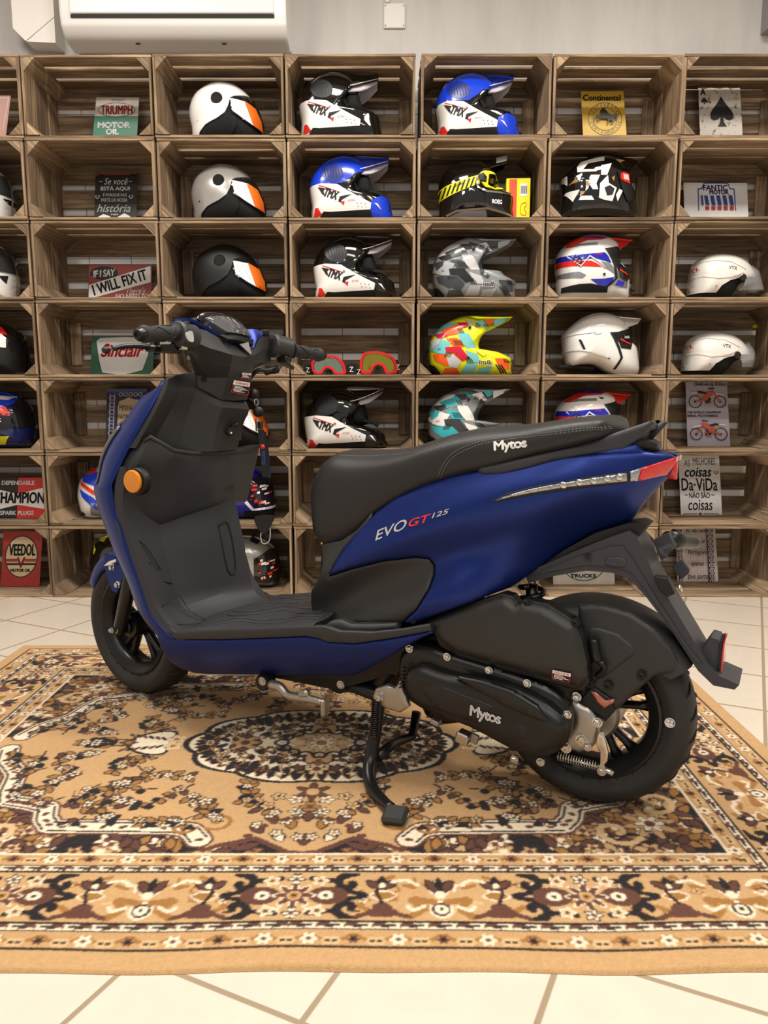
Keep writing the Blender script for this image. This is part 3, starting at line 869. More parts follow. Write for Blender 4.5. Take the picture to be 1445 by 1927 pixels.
# ------------------------------------------------------------------ the scooter
# local axes: x forward (s), y to the rider's left (t), z up (u); origin below the rear wheel
SO = np.array([0.495, 1.626, 0.0])
SES = np.array([-0.8825, 0.4703, 0.0]); SET = np.array([-0.4703, -0.8825, 0.0])
scooter = empty('motor_scooter', tuple(SO), math.atan2(SES[1], SES[0]))
tag(scooter, 'matte dark blue and black motor scooter parked on its centre stand on the rug', 'scooter')
def Q(x, y, t):
    d = ray(x, y); k = (t - (CAM - SO) @ SET) / (d @ SET); P = CAM + k * d - SO
    return np.array([P @ SES, t, P[2]])
def Qf(x, y, T):
    t = 0.15
    for _ in range(12):
        q = Q(x, y, t); t = 0.5 * t + 0.5 * float(T(q[0], q[2]))
    return Q(x, y, t)
def Zf(ox, oy, sc):
    return lambda L: [(ox + p[0] * sc, oy + p[1] * sc) + tuple(p[2:]) for p in L]
def curve1(pts, n=8):
    P = cr(sorted(pts), n); return lambda s: np.interp(s, P[:, 0], P[:, 1])

M_BLUE = mat('matte_blue_paint', (23, 43, 112), 0.37, 0.6, spec=0.5)
M_BLK = mat('matte_black_plastic', (41, 41, 42), 0.46, bump=0.10, bscale=1600)
M_BLK2 = mat('dark_grey_plastic', (47, 47, 51), 0.52, bump=0.14, bscale=1400)
M_SEAT = mat('black_vinyl', (29, 29, 30), 0.45, bump=0.16, bscale=900)
M_SATIN = mat('satin_black_metal', (22, 22, 23), 0.32, 0.2, spec=0.6)
M_ENG = mat('satin_black_casing', (24, 24, 25), 0.36, 0.1)
M_RUB = mat('tyre_rubber', (37, 37, 37), 0.6, bump=0.1, bscale=500)
M_ALU = mat('cast_aluminium', (168, 164, 158), 0.38, 0.9, bump=0.12, bscale=250)
M_STL = mat('zinc_steel', (205, 203, 198), 0.22, 1.0)
M_DARK = mat('deep_black', (10, 10, 10), 0.5)
M_WHT = mat('white_print', (232, 230, 226), 0.5)
M_SILV = mat('silver_print', (205, 205, 208), 0.3, 0.6)
M_RED = mat('red_print', (205, 40, 30), 0.45)
M_REDL = mat('red_lens', (208, 30, 34), 0.12, coat=0.6, bump=0.3, bscale=260)
M_AMB = mat('amber_reflector', (216, 130, 16), 0.25, coat=0.5, bump=0.9, bscale=380)
M_CLR = mat('clear_lens', (165, 165, 168), 0.1, 0.75, bump=0.6, bscale=240, coat=1.0)
M_GLS = mat('dash_glass', (70, 72, 76), 0.06, 0.0, coat=1.0)
M_STITCH = mat('grey_stitching', (120, 118, 112), 0.7)

def panel(name, outline, T, m, thick=0.006, mirror=True, step=0.014, er=0.008, off=0.0, px=True, parent=None, smooth_n=0, flat=False, holes=()):
    """a body panel: outline in the side view, bent over the surface t = T(s, u), with a rounded lip"""
    def conv(o):
        o = [tuple(p[:2]) for p in o]
        if smooth_n: o = [tuple(p) for p in cr(o, smooth_n, True)]
        if px: o = [tuple(Qf(x, y, T)[[0, 2]]) for (x, y) in densify(o, 14)]
        return densify(o, 0.012)
    O = conv(outline); H = [conv(h) for h in holes]
    mn, mx = O.min(0), O.max(0)
    gx, gy = np.meshgrid(np.arange(mn[0], mx[0], step), np.arange(mn[1], mx[1], step))
    G = np.stack([gx.ravel(), gy.ravel()], 1); G = G[inside(O, G)]
    loops = [O] + H
    def dist(P):
        d = np.full(len(P), 9.0)
        for l in loops:
            A, B = l, np.roll(l, -1, 0)
            for a, b in zip(A, B):
                e = b - a; t = np.clip(((P - a) @ e) / (e @ e + 1e-12), 0, 1)
                d = np.minimum(d, np.hypot(*(P - a - t[:, None] * e).T))
        return d
    if len(G): G = G[dist(G) > er * 1.15]
    ins = []
    for l in loops:
        A = np.roll(l, 1, 0); B = np.roll(l, -1, 0); tn = B - A; tn /= (np.linalg.norm(tn, axis=1)[:, None] + 1e-12)
        for q in (0.35, 1.0):
            for sg in (-1, 1):
                P = l + sg * np.stack([-tn[:, 1], tn[:, 0]], 1) * er * q
                ins.append(P)
    I = np.concatenate(ins); k = inside(O, I)
    for h in H: k &= ~inside(h, I)
    I = I[k]; dd = dist(I); I = I[dd > er * 0.3]
    ex = np.concatenate([G, I]) if len(G) else I
    v, f = cdt(loops, ex)
    d = dist(v); d[d < 1e-5] = 0
    drop = er * (1 - np.sqrt(np.clip(1 - (1 - np.clip(d / er, 0, 1)) ** 2, 0, 1))) * 0.75
    tt = np.array([float(T(p[0], p[1])) for p in v]) + off - drop
    # viewed from +y, the (s,u) plane is mirrored: reverse the winding
    n = len(v); top = np.stack([v[:, 0], tt, v[:, 1]], 1); bot = top - np.array([0, thick + 0.0, 0])
    be = boundary_edges(f)
    vs = [tuple(p) for p in top]; fs = [tuple(reversed(q)) for q in f]
    sm = [True] * len(fs); rim = {}
    for (a, b) in be:
        for i in (a, b):
            if i not in rim: rim[i] = len(vs); vs += [tuple(top[i]), tuple(bot[i])]
        fs.append((rim[a], rim[b], rim[b] + 1, rim[a] + 1)); sm.append(False)
    o = None
    for sd in ((1, -1) if mirror else (1,)):
        mb = MB(); mb.v = [(p[0], p[1] * sd, p[2]) for p in vs]
        mb.f = fs if sd == 1 else [tuple(reversed(q)) for q in fs]; mb.sm = sm; mb.g = [(0, 0, 0)] * len(vs)
        ob = mb.build(name, m, parent or scooter)
        o = o or ob
    return o

def lerp_rows(P, n):
    P = np.array(P); return np.array([P[i] + (P[i + 1] - P[i]) * j / n for i in range(len(P) - 1) for j in range(n)] + [P[-1]])
def grid_pts(rows, n=5, lc=False, lr=False):
    """rows of (x,y,t) photo points or ('L', s,t,u) places -> smooth grid of places"""
    R = []
    for r in rows:
        R.append([np.array(p[1:], float) if p[0] == 'L' else Q(*p) for p in r])
    fc, fr_ = (lerp_rows if lc else cr), (lerp_rows if lr else cr)
    A = np.array([fc(r, n) for r in R])
    B = np.array([fr_(A[:, j], n) for j in range(A.shape[1])])     # columns x rows
    return np.transpose(B, (1, 0, 2))
def grid_body(name, G, m, shift=(0.0, 0, 0), parent=None, angle=40, shrink=1.0):
    """closed body: a grid of places and the same grid moved by shift"""
    nr, nc = G.shape[:2]; F = []
    idx = np.arange(nr * nc).reshape(nr, nc)
    back = G + np.array(shift)
    if shrink != 1.0:
        c = back.reshape(-1, 3).mean(0); back = c + (back - c) * shrink
    vs = np.concatenate([G.reshape(-1, 3), back.reshape(-1, 3)])
    K = nr * nc
    for i in range(nr - 1):
        for j in range(nc - 1):
            q = (idx[i, j], idx[i, j + 1], idx[i + 1, j + 1], idx[i + 1, j])
            F.append(q); F.append(tuple(K + k for k in reversed(q)))
    ring = list(idx[0, :]) + list(idx[1:, -1]) + list(idx[-1, -2::-1]) + list(idx[-2:0:-1, 0])
    for a, b in zip(ring, ring[1:] + ring[:1]): F.append((b, a, a + K, b + K))
    mb = MB(); mb.add(vs, F)
    o = mb.build(name, m, parent or scooter, angle=angle)
    return fix_normals(o)
def mir(p): return ('L', p[0], -p[1], p[2])

def wire(name, pts, r, m, parent=None, n=10, smooth=4, **kw):
    P = cr(pts, smooth) if smooth and len(pts) > 2 else pts
    rr = r
    if hasattr(r, '__len__'): rr = np.interp(np.linspace(0, len(r) - 1, len(P)), range(len(r)), r)
    return fix_normals(tube(MB(), P, rr, n, **kw).build(name, m, parent or scooter))
def bolt(pos, axis=(0, 1, 0), r=0.007, h=0.006, m=None, parent=None, name='bolt'):
    mb = MB()
    lathe(mb, [(r * 1.35, -0.004), (r * 1.35, 0.0012), (r, 0.0012)], pos, axis, 16, smooth=False)
    lathe(mb, [(r, 0.0012), (r, h), (r * 0.8, h + 0.0012), (r * 0.45, h + 0.0012), (r * 0.45, h - 0.002), (0, h - 0.002)], pos, axis, 6, smooth=False)
    return mb.build(name, m or M_STL, parent or scooter)
def surf_text(name, s, a, b, h, T, m, parent=None, off=0.0012, fat=0.0, **kw):
    """lettering laid on the side surface from photo point a to b (mid-height), h photo pixels high"""
    pa, pb = Qf(*a, T), Qf(*b, T)
    w = np.linalg.norm((pb - pa)[[0, 2]]); d = (pb - pa)[[0, 2]] / w
    up = np.array([-d[1], d[0]]); up = up if up[1] > 0 else -up
    mid = (pa + pb)[[0, 2]] / 2
    ph = Qf((a[0] + b[0]) / 2, (a[1] + b[1]) / 2 - h, T)[[0, 2]]; hh = np.linalg.norm(ph - mid)
    v, f = text_fit(s, w, hh, **kw)
    mb = MB()
    for (dx, dy) in (((0, 0),) if not fat else ((-fat, 0), (fat, 0), (0, fat), (0, -fat))):
        P = [mid + d * (p[0] + dx) + up * (p[1] + dy) for p in v]
        mb.add([(p[0], float(T(p[0], p[1])) + off, p[1]) for p in P], f)
    o = mb.build(name, m, parent or scooter); return fix_normals(o) if False else o

# ---- wheels -------------------------------------------------------------
def wheel(name, s0, u0, R, hw, yaw, spokes, drum, twin=True):
    w = empty(name, (s0, 0, u0), -yaw); w.parent = scooter
    ax = (0, 1, 0); o = (0, 0, 0)
    rb = R - 0.066                                   # bead radius
    # tyre: round section, sidewalls to the bead
    pr = [(rb, hw * 0.72), (rb + 0.006, hw * 0.80), (rb + 0.022, hw * 0.97), (rb + 0.034, hw), (R - 0.020, hw * 0.93), (R - 0.0105, hw * 0.78), (R - 0.0035, hw * 0.48), (R, 0.0)]
    pr = [tuple(p) for p in cr(pr, 3)]
    prof = pr + [(r, -y) for r, y in reversed(pr[:-1])]
    lathe(MB(), prof, o, ax, 96, closed=True).build('tyre', M_RUB, w)
    # tread grooves: dark curved cuts laid on the crown and shoulder
    mb = MB(); ng = 26
    for k in range(ng):
        a0 = 2 * math.pi * k / ng
        for sg in (-1, 1):
            pts = []
            for q in np.linspace(0, 1, 7):
                y = sg * hw * (0.10 + 0.74 * q)
                rr = np.interp(abs(y), [p[1] for p in reversed(pr)], [p[0] for p in reversed(pr)]) + 0.0003
                a = a0 + sg * 0.06 + 0.16 * q - 0.05 * q * q
                pts.append((rr * math.cos(a), y, rr * math.sin(a)))
            tube(mb, pts, [0.0008, 0.0026, 0.0034, 0.0034, 0.0032, 0.0022, 0.0008], 5)
    mb.build('tread_groove', M_DARK, w, smooth=False)
    # rim
    rp = [(rb - 0.022, 0.0), (rb - 0.022, hw * 0.35), (rb - 0.013, hw * 0.52), (rb - 0.010, hw * 0.62), (rb + 0.001, hw * 0.70), (rb + 0.002, hw * 0.82), (rb - 0.004, hw * 0.84), (rb - 0.012, hw * 0.70), (rb - 0.026, hw * 0.52), (rb - 0.030, hw * 0.35)]
    full = rp + [(r, -y) for r, y in reversed(rp)]
    rim = lathe(MB(), full, o, ax, 72, closed=True).build('rim', M_SATIN, w, angle=50)
    fix_normals(rim)
    hub = MB()
    lathe(hub, [(0.0, -0.045), (0.026, -0.045), (0.034, -0.03), (0.034, 0.03), (0.026, 0.045), (0.0, 0.045)], o, ax, 32); hub.build('hub', M_SATIN, w, angle=35)
    for k in range(spokes):
        a = 2 * math.pi * k / spokes + 0.3
        mb = MB()
        for da in ((-0.17, 0.17) if twin else (0.0,)):
            p0 = np.array([0.022 * math.cos(a), 0, 0.022 * math.sin(a)]); aa = a + da
            p1 = np.array([(rb - 0.024) * math.cos(aa), 0, (rb - 0.024) * math.sin(aa)])
            d = p1 - p0; L = np.linalg.norm(d); d /= L; e = np.array([-d[2], 0, d[0]])
            rings = []
            for q, (ww, hh) in ((0, (0.013, 0.016)), (0.3, (0.009, 0.014)), (0.75, (0.009, 0.013)), (1, (0.015, 0.015))):
                c = p0 + d * L * q
                rings.append([c + e * ww * math.cos(b) + np.array([0, hh * math.sin(b), 0]) for b in np.linspace(0, 2 * math.pi, 9)[:-1]])
            loft(mb, rings)
        fix_normals(mb.build('spoke', M_SATIN, w))
    if drum:
        mb = MB(); lathe(mb, [(0.0, 0.052), (0.060, 0.052), (0.066, 0.044), (0.066, -0.03), (0.0, -0.03)], o, ax, 40); mb.build('brake_drum', M_ALU, w, angle=35)
    return w
rear_w = wheel('rear_wheel', 0.030, 0.225, 0.216, 0.056, 0.0, 5, True)
front_w = wheel('front_wheel', 1.395, 0.225, 0.216, 0.054, math.radians(8), 5, False)
# white tyre stamp
def on_wheel(w, r, ang, y, s, size, m):
    v, f = text_vf(s, size); a = math.radians(ang)
    c = np.array([r * math.cos(a), y, r * math.sin(a)]); rad = np.array([math.cos(a), 0, math.sin(a)]); tn = np.array([-math.sin(a), 0, math.cos(a)])
    return c, rad, tn, v, f
mb = MB()
mb2 = []
lathe(mb, [(0.0105, 0), (0.0105, 0.0008), (0.0092, 0.0008), (0.0092, 0)], (-0.168, 0.0555, 0.012), (0, 1, 0), 24)
for (dx, dz) in ((-0.004, 0.003), (0.003, 0.004), (0.004, -0.004), (-0.003, -0.004)):
    bx(mb, (-0.168 + dx, 0.056, 0.012 + dz), (0.0045, 0.0008, 0.004))
mb.build('tyre_stamp', M_WHT, rear_w)

# front axle, fork and hub drive
fork_c = math.radians(8); nvec = np.array([math.sin(fork_c), math.cos(fork_c), 0]); hvec = np.array([math.cos(fork_c), -math.sin(fork_c), 0])
fa = np.array([1.395, 0, 0.225])
for sg in (1, -1):
    p0 = fa + nvec * 0.083 * sg + np.array([0, 0, 0]); p1 = fa + nvec * 0.078 * sg + hvec * (-0.075) + np.array([0, 0, 0.20]); p2 = p1 + (p1 - p0) * 1.0
    mb = MB(); tube(mb, [p0 + np.array([0, 0, -0.018]), p0, p0 + (p1 - p0) * .5, p1], [0.014, 0.019, 0.021, 0.021], 16); tube(mb, [p1, p2], 0.0165, 16); mb.build('fork_leg', M_SATIN, scooter)
mb = MB(); tube(mb, [fa + nvec * 0.10, fa - nvec * 0.10], 0.0095, 14); mb.build('front_axle', M_SATIN, scooter)
lathe(MB(), [(0.013, 0), (0.013, 0.006), (0.0095, 0.008), (0.0095, 0.018), (0.006, 0.026), (0, 0.028)], fa + nvec * 0.092, nvec, 6, smooth=False).build('axle_nut', M_STL, scooter)
lathe(MB(), [(0.0, 0.068), (0.020, 0.068), (0.024, 0.064), (0.024, 0.055), (0.036, 0.052), (0.038, 0.046), (0.038, 0.0), (0, 0)], fa, nvec, 28).build('speedometer_drive', M_SATIN, scooter, angle=35)

# front fender over the tyre
def fender_front():
    f = empty('front_fender', tuple(fa), -fork_c); f.parent = scooter
    rings = []
    for a in np.linspace(math.radians(28), math.radians(150), 22):
        e = np.array([math.cos(a), 0, math.sin(a)]); ring = []
        q = (a - math.radians(28)) / math.radians(122)
        wid = 0.067 * (0.75 + 0.25 * math.sin(math.pi * min(1, q * 2.2 + .1) / 2))
        for (yy, rr) in [(1, .186), (1.0, .205), (0.93, .222), (0.62, .236), (0.0, .243), (-0.62, .236), (-0.93, .222), (-1, .205), (-1, .186), (-.9, .186), (-.85, .218), (-.55, .230), (0, .237), (.55, .230), (.85, .218), (.9, .186)]:
            ring.append(e * rr + np.array([0, yy * wid, 0]))
        rings.append(ring)
    fix_normals(loft(MB(), rings).build('mudguard_shell', M_BLUE, f))
    # side bracket with two bolts
    for sg in (1, -1):
        mb = MB()
        pl = [(-0.055, 0.20), (0.055, 0.215), (0.045, 0.165), (0.005, 0.112), (-0.02, 0.108), (-0.035, 0.135)]
        v, fc = plate_vf([[(x + 0.022, z) for x, z in pl]], 0.004, lambda x, z, d: (x, sg * (0.070 + d * 1.0) + sg * .026 * max(0, (0.21 - z) / 0.1) * .6, z))
        mb.add(v, fc); fix_normals(mb.build('fender_bracket', M_BLUE, f))
        for (x, z) in ((0.012, 0.178), (-0.022, 0.132)):
            bolt((x + 0.022, sg * (0.070 + .026 * (0.21 - z) / 0.1 * .6), z), (0, sg, 0), 0.008, 0.008, parent=f)
fender_front()
panel('emblem', Zf(160, 880, .346)([(100, 535), (130, 510), (165, 498), (168, 512), (130, 532)]), lambda s, u: 0.085, M_WHT, 0.001, False, er=0.001)

# ---- front apron: blue shell from the rim round the nose -----------------
RIM = [(309, 717, .150), (288, 763, .180), (264, 805, .205), (243, 843, .222), (226, 878, .233), (211, 912, .238), (212, 926, .238), (217, 961, .235), (229, 994, .230), (245, 1046, .222), (264, 1101, .217), (278, 1143, .214), (290, 1164, .212), (309, 1184, .210), (331, 1203, .210)]
SIL = [(305, 716), (274, 747), (243, 788), (218, 822), (199, 862), (186, 910), (179, 940), (184, 965), (195, 1000), (215, 1043), (240, 1101), (257, 1143), (268, 1164), (281, 1188), (300, 1222)]
def apron():
    rings = []; RP = [Q(*p) for p in RIM]
    VF, VL = 0.68, -0.73
    for i, (p, q) in enumerate(zip(RP, SIL)):
        s, t, u = p
        # how far the silhouette stands beyond the rim, measured across the line of sight
        wpx = math.hypot(RIM[i][0] - q[0], RIM[i][1] - q[1]) if i else 4
        depth = np.linalg.norm(SO + SES * s + SET * t - CAM)
        off = wpx / FPX * depth
        a = (off + 0.68 * t) ** 2 - (0.68 * t) ** 2
        D = math.sqrt(max(a, 0.0004)) / 0.73
        up = 0.0
        ring = []
        th1 = math.radians(90 if i < 8 else (78 if i == 8 else (62 if i == 9 else 48)))
        for th in np.linspace(0, th1, 15):
            k = math.sin(th)
            ring.append(np.array([s + D * k, t * math.cos(th), u + (0.035 * k * k if 0 < i < 5 else (-.012 * k if i == 0 else 0.0)) - (0.02 * k if i > 10 else 0)]))
        rings.append(ring)
    A = np.array(rings)
    B = np.array([cr(A[:, j], 4) for j in range(A.shape[1])]).transpose(1, 0, 2)
    out = []
    for sd in (1, -1):
        G = B * np.array([1, sd, 1])
        nr, nc = G.shape[:2]; mb = MB(); idx = np.arange(nr * nc).reshape(nr, nc)
        fs = [(idx[i, j], idx[i + 1, j], idx[i + 1, j + 1], idx[i, j + 1]) for i in range(nr - 1) for j in range(nc - 1)]
        mb.add(G.reshape(-1, 3), fs, smooth=True)
        o = mb.build('front_cover', M_BLUE, scooter, angle=50); fix_normals(o)
        md = o.modifiers.new('thickness', 'SOLIDIFY'); md.thickness = 0.004; md.offset = 0
    return B
AP = apron()
# headlight lens wrapped on the nose
for sd in (1, -1):
    sub = AP[9:22, 20 * 0 + 5:15] * np.array([1, sd, 1]); c = np.array([1.15, 0, .75])
    G = sub + np.array([0.004, 0.004 * sd, 0.002]); nr, nc = G.shape[:2]; idx = np.arange(nr * nc).reshape(nr, nc)
    mb = MB(); mb.add(G.reshape(-1, 3), [(idx[i, j], idx[i + 1, j], idx[i + 1, j + 1], idx[i, j + 1]) for i in range(nr - 1) for j in range(nc - 1)], smooth=True)
    o = mb.build('headlight', mat('headlight_lens', (92, 90, 88), .08, .2, coat=1.0), scooter); fix_normals(o); md = o.modifiers.new('thickness', 'SOLIDIFY'); md.thickness = 0.006; md.offset = 0

# ---- black inner shield ---------------------------------------------------
def rimrow(i, dx=11, dy=-1, dt=-.006):
    x, y, t = RIM[i]; return [(x, y, t), (x + dx, y + dy, t + dt)]
def R_(px_row, left):     # finish a row on the far side by mirroring its first columns
    r = list(px_row)
    for p in reversed(left): r.append(mir(Q(*p)))
    return r
up_rows = []
L0 = [(309, 717, .150), (317, 713, .147)]
up_rows.append(R_(L0 + [(333, 706, .11), (350, 703, .07), (372, 700, .02), (392, 705, -.03)], L0 + [(333, 706, .11)]))
L1 = [(300, 737, .163), (311, 736, .158)]
up_rows.append(R_(L1 + [(338, 737, .115), (368, 735, .075), (416, 755, .030), (465, 759, -.040)], L1 + [(338, 737, .115)]))
L2 = [(273, 789, .194), (284, 790, .188)]
up_rows.append(R_(L2 + [(312, 788, .13), (350, 790, .085), (408, 798, .032), (457, 800, -.050)], L2 + [(312, 788, .13)]))
L3 = [(243, 843, .222), (255, 843, .215)]
up_rows.append(R_(L3 + [(285, 838, .16), (335, 850, .10), (399, 850, .035), (446, 846, -.058)], L3 + [(285, 838, .16)]))
grid_body('inner_shield', grid_pts(up_rows, 4, True), M_BLK, (0.012, 0, 0), angle=12)

ft = []
for (rm, inner) in (
        ([(226, 878, .233), (238, 878, .226)], [(262, 905, .18), (300, 930, .12), (385, 930, .02), (440, 915, -.08)]),
        ([(219, 967, .235), (231, 967, .228)], [(262, 985, .18), (300, 990, .115), (381, 962, .010), (443, 945, -.095)]),
        ([(245, 1046, .222), (257, 1046, .215)], [(285, 1050, .168), (311, 1040, .115), (395, 1020, .005), (457, 1010, -.100)]),
        ([(264, 1101, .217), (277, 1101, .210)], [(305, 1106, .163), (327, 1100, .112), (405, 1080, .003), (468, 1074, -.100)]),
        ([(279, 1144, .214), (293, 1143, .207)], [(322, 1148, .158), (345, 1142, .108), (412, 1118, .003), (477, 1108, -.100)]),
        ([(309, 1184, .210), (320, 1178, .204)], [(352, 1176, .155), (385, 1168, .105), (440, 1146, .003), (492, 1124, -.100)]),
        ([(331, 1192, .210), (342, 1188, .205)], [(385, 1188, .160), (425, 1182, .110), (480, 1160, .003), (520, 1132, -.100)])):
    row = rm + inner
    row.append(mir(Q(*inner[0]))); row.append(mir(Q(*rm[1]))); row.append(mir(Q(*rm[0])))
    ft.append(row)
FT = grid_pts(ft, 4, True)
grid_body('footwell_panel', FT, M_BLK2, (0.010, 0, -0.004), angle=14)

# glove pocket
pk = [
    [(272, 829, .196), (283, 822, .186), (326, 845, .135), (362, 849, .075), (406, 848, .000), (450, 843, -.085), (487, 837, -.170)],
    [(266, 838, .202), (279, 832, .192), (327, 856, .140), (363, 860, .078), (406, 859, .000), (450, 853, -.087), (487, 846, -.175)],
    [(247, 868, .220), (262, 868, .210), (312, 884, .145), (354, 893, .082), (403, 893, .002), (446, 884, -.085), (480, 878, -.172)],
    [(229, 905, .228), (245, 908, .215), (292, 928, .150), (338, 938, .088), (396, 930, .003), (440, 918, -.085), (472, 910, -.170)],
    [(224, 930, .228), (236, 946, .214), (266, 975, .165), (300, 990, .112), (381, 962, .004), (434, 944, -.085), (462, 945, -.160)],
    [('L', *(Q(226, 940, .225) + [.02, 0, .004])), ('L', *(Q(240, 952, .21) + [.03, 0, .004])), ('L', *(Q(268, 976, .165) + [.05, 0, .006])), ('L', *(Q(300, 988, .112) + [.06, 0, .01])), ('L', *(Q(381, 960, .004) + [.07, 0, .01])), ('L', *(Q(434, 942, -.085) + [.06, 0, .01])), ('L', *(Q(462, 943, -.16) + [.04, 0, .006]))],
]
grid_body('glove_pocket', grid_pts(pk, 5, True), M_BLK2, (0.022, 0, 0), angle=24)
# pocket lip, dark mouth behind it
wire('pocket_lip', [Q(*p) for p in [(270, 830, .198), (283, 822, .188), (304, 834, .162), (327, 848, .138), (362, 853, .078), (406, 852, .002), (450, 847, -.085), (488, 840, -.172)]], 0.0062, M_BLK, n=10, smooth=0)

# amber reflector on its base
rp = Q(250, 906, .236)
mb = MB(); lathe(mb, [(0.036, -0.020), (0.036, -0.004), (0.033, 0.0)], rp + np.array([-0.004, -0.004, -0.001]), (0, 1, 0), 40); rbase = mb.build('reflector_base', M_DARK, scooter, angle=40)
lathe(MB(), [(0.0295, -0.002), (0.0295, 0.003), (0.027, 0.0055), (0, 0.0068)], rp + np.array([0, 0, 0]), (0, 1, 0), 40).build('reflector', M_AMB, rbase, angle=40)

# mould lines on the footwell: thin raised ribs
M_RIB = mat('dark_seam', (16, 16, 17), 0.5)
def ribs(name, lst, r=0.0012, m=None, par=None):
    mb = MB()
    for L in lst: tube(mb, cr([Q(*p) for p in L], 3) if len(L) > 2 else [Q(*p) for p in L], r, 6)
    return mb.build(name, m or M_RIB, par or scooter)
ribs('mould_line', [[(236, 983, .222), (247, 1008, .206), (273, 1026, .182), (302, 1072, .156)], [(249, 1026, .210), (262, 1052, .196), (284, 1060, .178)], [(284, 1074, .178), (293, 1089, .17), (323, 1098, .125)]], 0.0016)
ribs('tunnel_hatch', [[(412, 989, -.03), (430, 986, -.06), (444, 1069, -.06), (429, 1074, -.035), (412, 989, -.03)]], 0.0015)
ribs('foot_pad_edge', [[(299, 1150, .19), (310, 1136, .18), (332, 1120, .14), (340, 1124, .13), (358, 1150, .12), (388, 1168, .11), (360, 1174, .15), (322, 1172, .19), (299, 1150, .19)]], 0.0012)

# hook on the column, stickers
hk = Q(433, 812, -.012)
mb = MB(); lathe(mb, [(0.012, -0.006), (0.012, 0.010), (0.009, 0.013), (0, 0.013)], hk, (-0.75, 0.62, 0.1), 20); hook = mb.build('bag_hook', M_DARK, scooter, angle=40)
wire('hook_tongue', [Q(427, 815, -.01) + [-.012, 0, 0], Q(432, 800, -.012) + [-.014, 0, 0], Q(442, 799, -.018) + [-.012, 0, 0]], 0.006, M_DARK, hook)
lathe(MB(), [(0.004, 0), (0.004, 0.002), (0, 0.003)], hk + np.array([-0.010, 0.009, -.004]), (-0.75, 0.62, 0.1), 10).build('hook_screw', M_STL, hook)

# ---- handlebar cover and dash ------------------------------------------------
hb = [
    [(358, 614, .165), (388, 622, .115), (424, 643, .055), (447, 651, .000), (471, 653, -.050), (493, 633, -.110), (511, 637, -.165)],
    [(358, 640, .172), (394, 655, .125), (438, 668, .055), (462, 672, .000), (479, 668, -.055), (497, 656, -.112), (512, 657, -.165)],
    [(360, 664, .165), (374, 688, .115), (434, 690, .050), (457, 690, .000), (478, 686, -.055), (496, 682, -.110), (509, 680, -.160)],
    [(373, 706, .080), (394, 711, .065), (428, 711, .035), (452, 709, .000), (474, 706, -.045), ('L', *(Q(474, 706, -.045) + [.03, -.015, 0])), ('L', *(Q(474, 706, -.045) + [.06, -.02, 0]))],
    [(372, 728, .075), (392, 738, .058), (416, 752, .030), (441, 754, .000), (465, 752, -.035), ('L', *(Q(465, 752, -.035) + [.03, -.012, 0])), ('L', *(Q(465, 752, -.035) + [.06, -.016, 0]))]]
grid_body('handlebar_cover', grid_pts(hb, 3, True, True), M_BLK, (0.012, 0, 0.0), angle=9, shrink=0.985)
fr = [
    [(355, 612, .16), (378, 600, .105), (410, 592, .05), (440, 600, -.02), (462, 620, -.08), (492, 630, -.115), (509, 636, -.16)],
    [('L', *(Q(*p) + [.05, 0, .008])) for p in [(374, 616, .12), (384, 602, .09), (410, 596, .05), (440, 603, -.02), (462, 622, -.08), (492, 634, -.115), (509, 640, -.15)]],
    [('L', *(Q(*p) + [.055, 0, -.03])) for p in [(398, 628, .07), (404, 624, .06), (418, 618, .04), (442, 620, -.02), (464, 638, -.07), (490, 644, -.09), (503, 650, -.12)]]]
FG = grid_pts(fr, 4); FG = FG + np.array([.012, 0, -.010]); grid_body('handlebar_front_cover', FG, M_BLK, (0.012, 0, -.006), angle=30, shrink=0.97)
def lift(p, ds=-.004, dt=0., du=.003):
    q = Q(*p); return ('L', q[0] + ds, q[1] + dt, q[2] + du)
bt = [[lift((327, 603, .168)), lift((352, 601, .135)), lift((378, 611, .11)), lift((405, 629, .075)), lift((431, 653, .05))],
      [lift((330, 608, .166)), lift((352, 606, .135)), lift((376, 618, .11)), lift((402, 636, .075)), lift((430, 656, .05))]]
grid_body('blue_trim', grid_pts(bt, 4), M_BLUE, (0.012, 0, -0.004), angle=40)
bt2 = [[lift((463, 622, -.075)), lift((478, 622, -.095)), lift((493, 629, -.115))], [lift((468, 638, -.068)), lift((480, 640, -.078)), lift((484, 643, -.09))], [lift((473, 656, -.055)), lift((475, 658, -.058)), lift((476, 658, -.062))]]
grid_body('blue_trim', grid_pts(bt2, 4), M_BLUE, (0.012, 0, -0.002), angle=40)
# instrument
dg = [[(375, 599, .085), (400, 597, .045), (428, 602, -.005), (452, 614, -.055)],
      [(398, 613, .075), (420, 611, .035), (445, 617, -.012), (463, 626, -.06)],
      [(424, 629, .055), (440, 631, .025), (456, 634, -.02), (470, 638, -.062)]]
dash = grid_body('instrument_panel', grid_pts([[lift(p, -.006, 0, .006) for p in r] for r in dg], 4), M_GLS, (0.02, 0, -0.012), angle=40)
ribs('display_line', [[(388, 604, .08), (440, 622, -.02)], [(395, 612, .075), (450, 628, -.03)], [(404, 600, .04), (420, 622, .04)], [(425, 603, .0), (440, 625, .0)]], 0.0012, M_SILV, dash).location = (-0.007, 0, 0.007)
wire('dash_cowl', [Q(372, 603, .100), Q(377, 596, .09), Q(385, 592, .075), Q(410, 593, .03), Q(435, 601, -.025), Q(452, 611, -.065), Q(466, 627, -.085)], 0.0062, mat('gloss_black', (9, 9, 10), 0.08, coat=1.0), n=10)
bd = [[(408, 633, .075), (440, 634, .02), (473, 642, -.065)], [(424, 641, .065), (445, 643, .02), (472, 652, -.06)]]
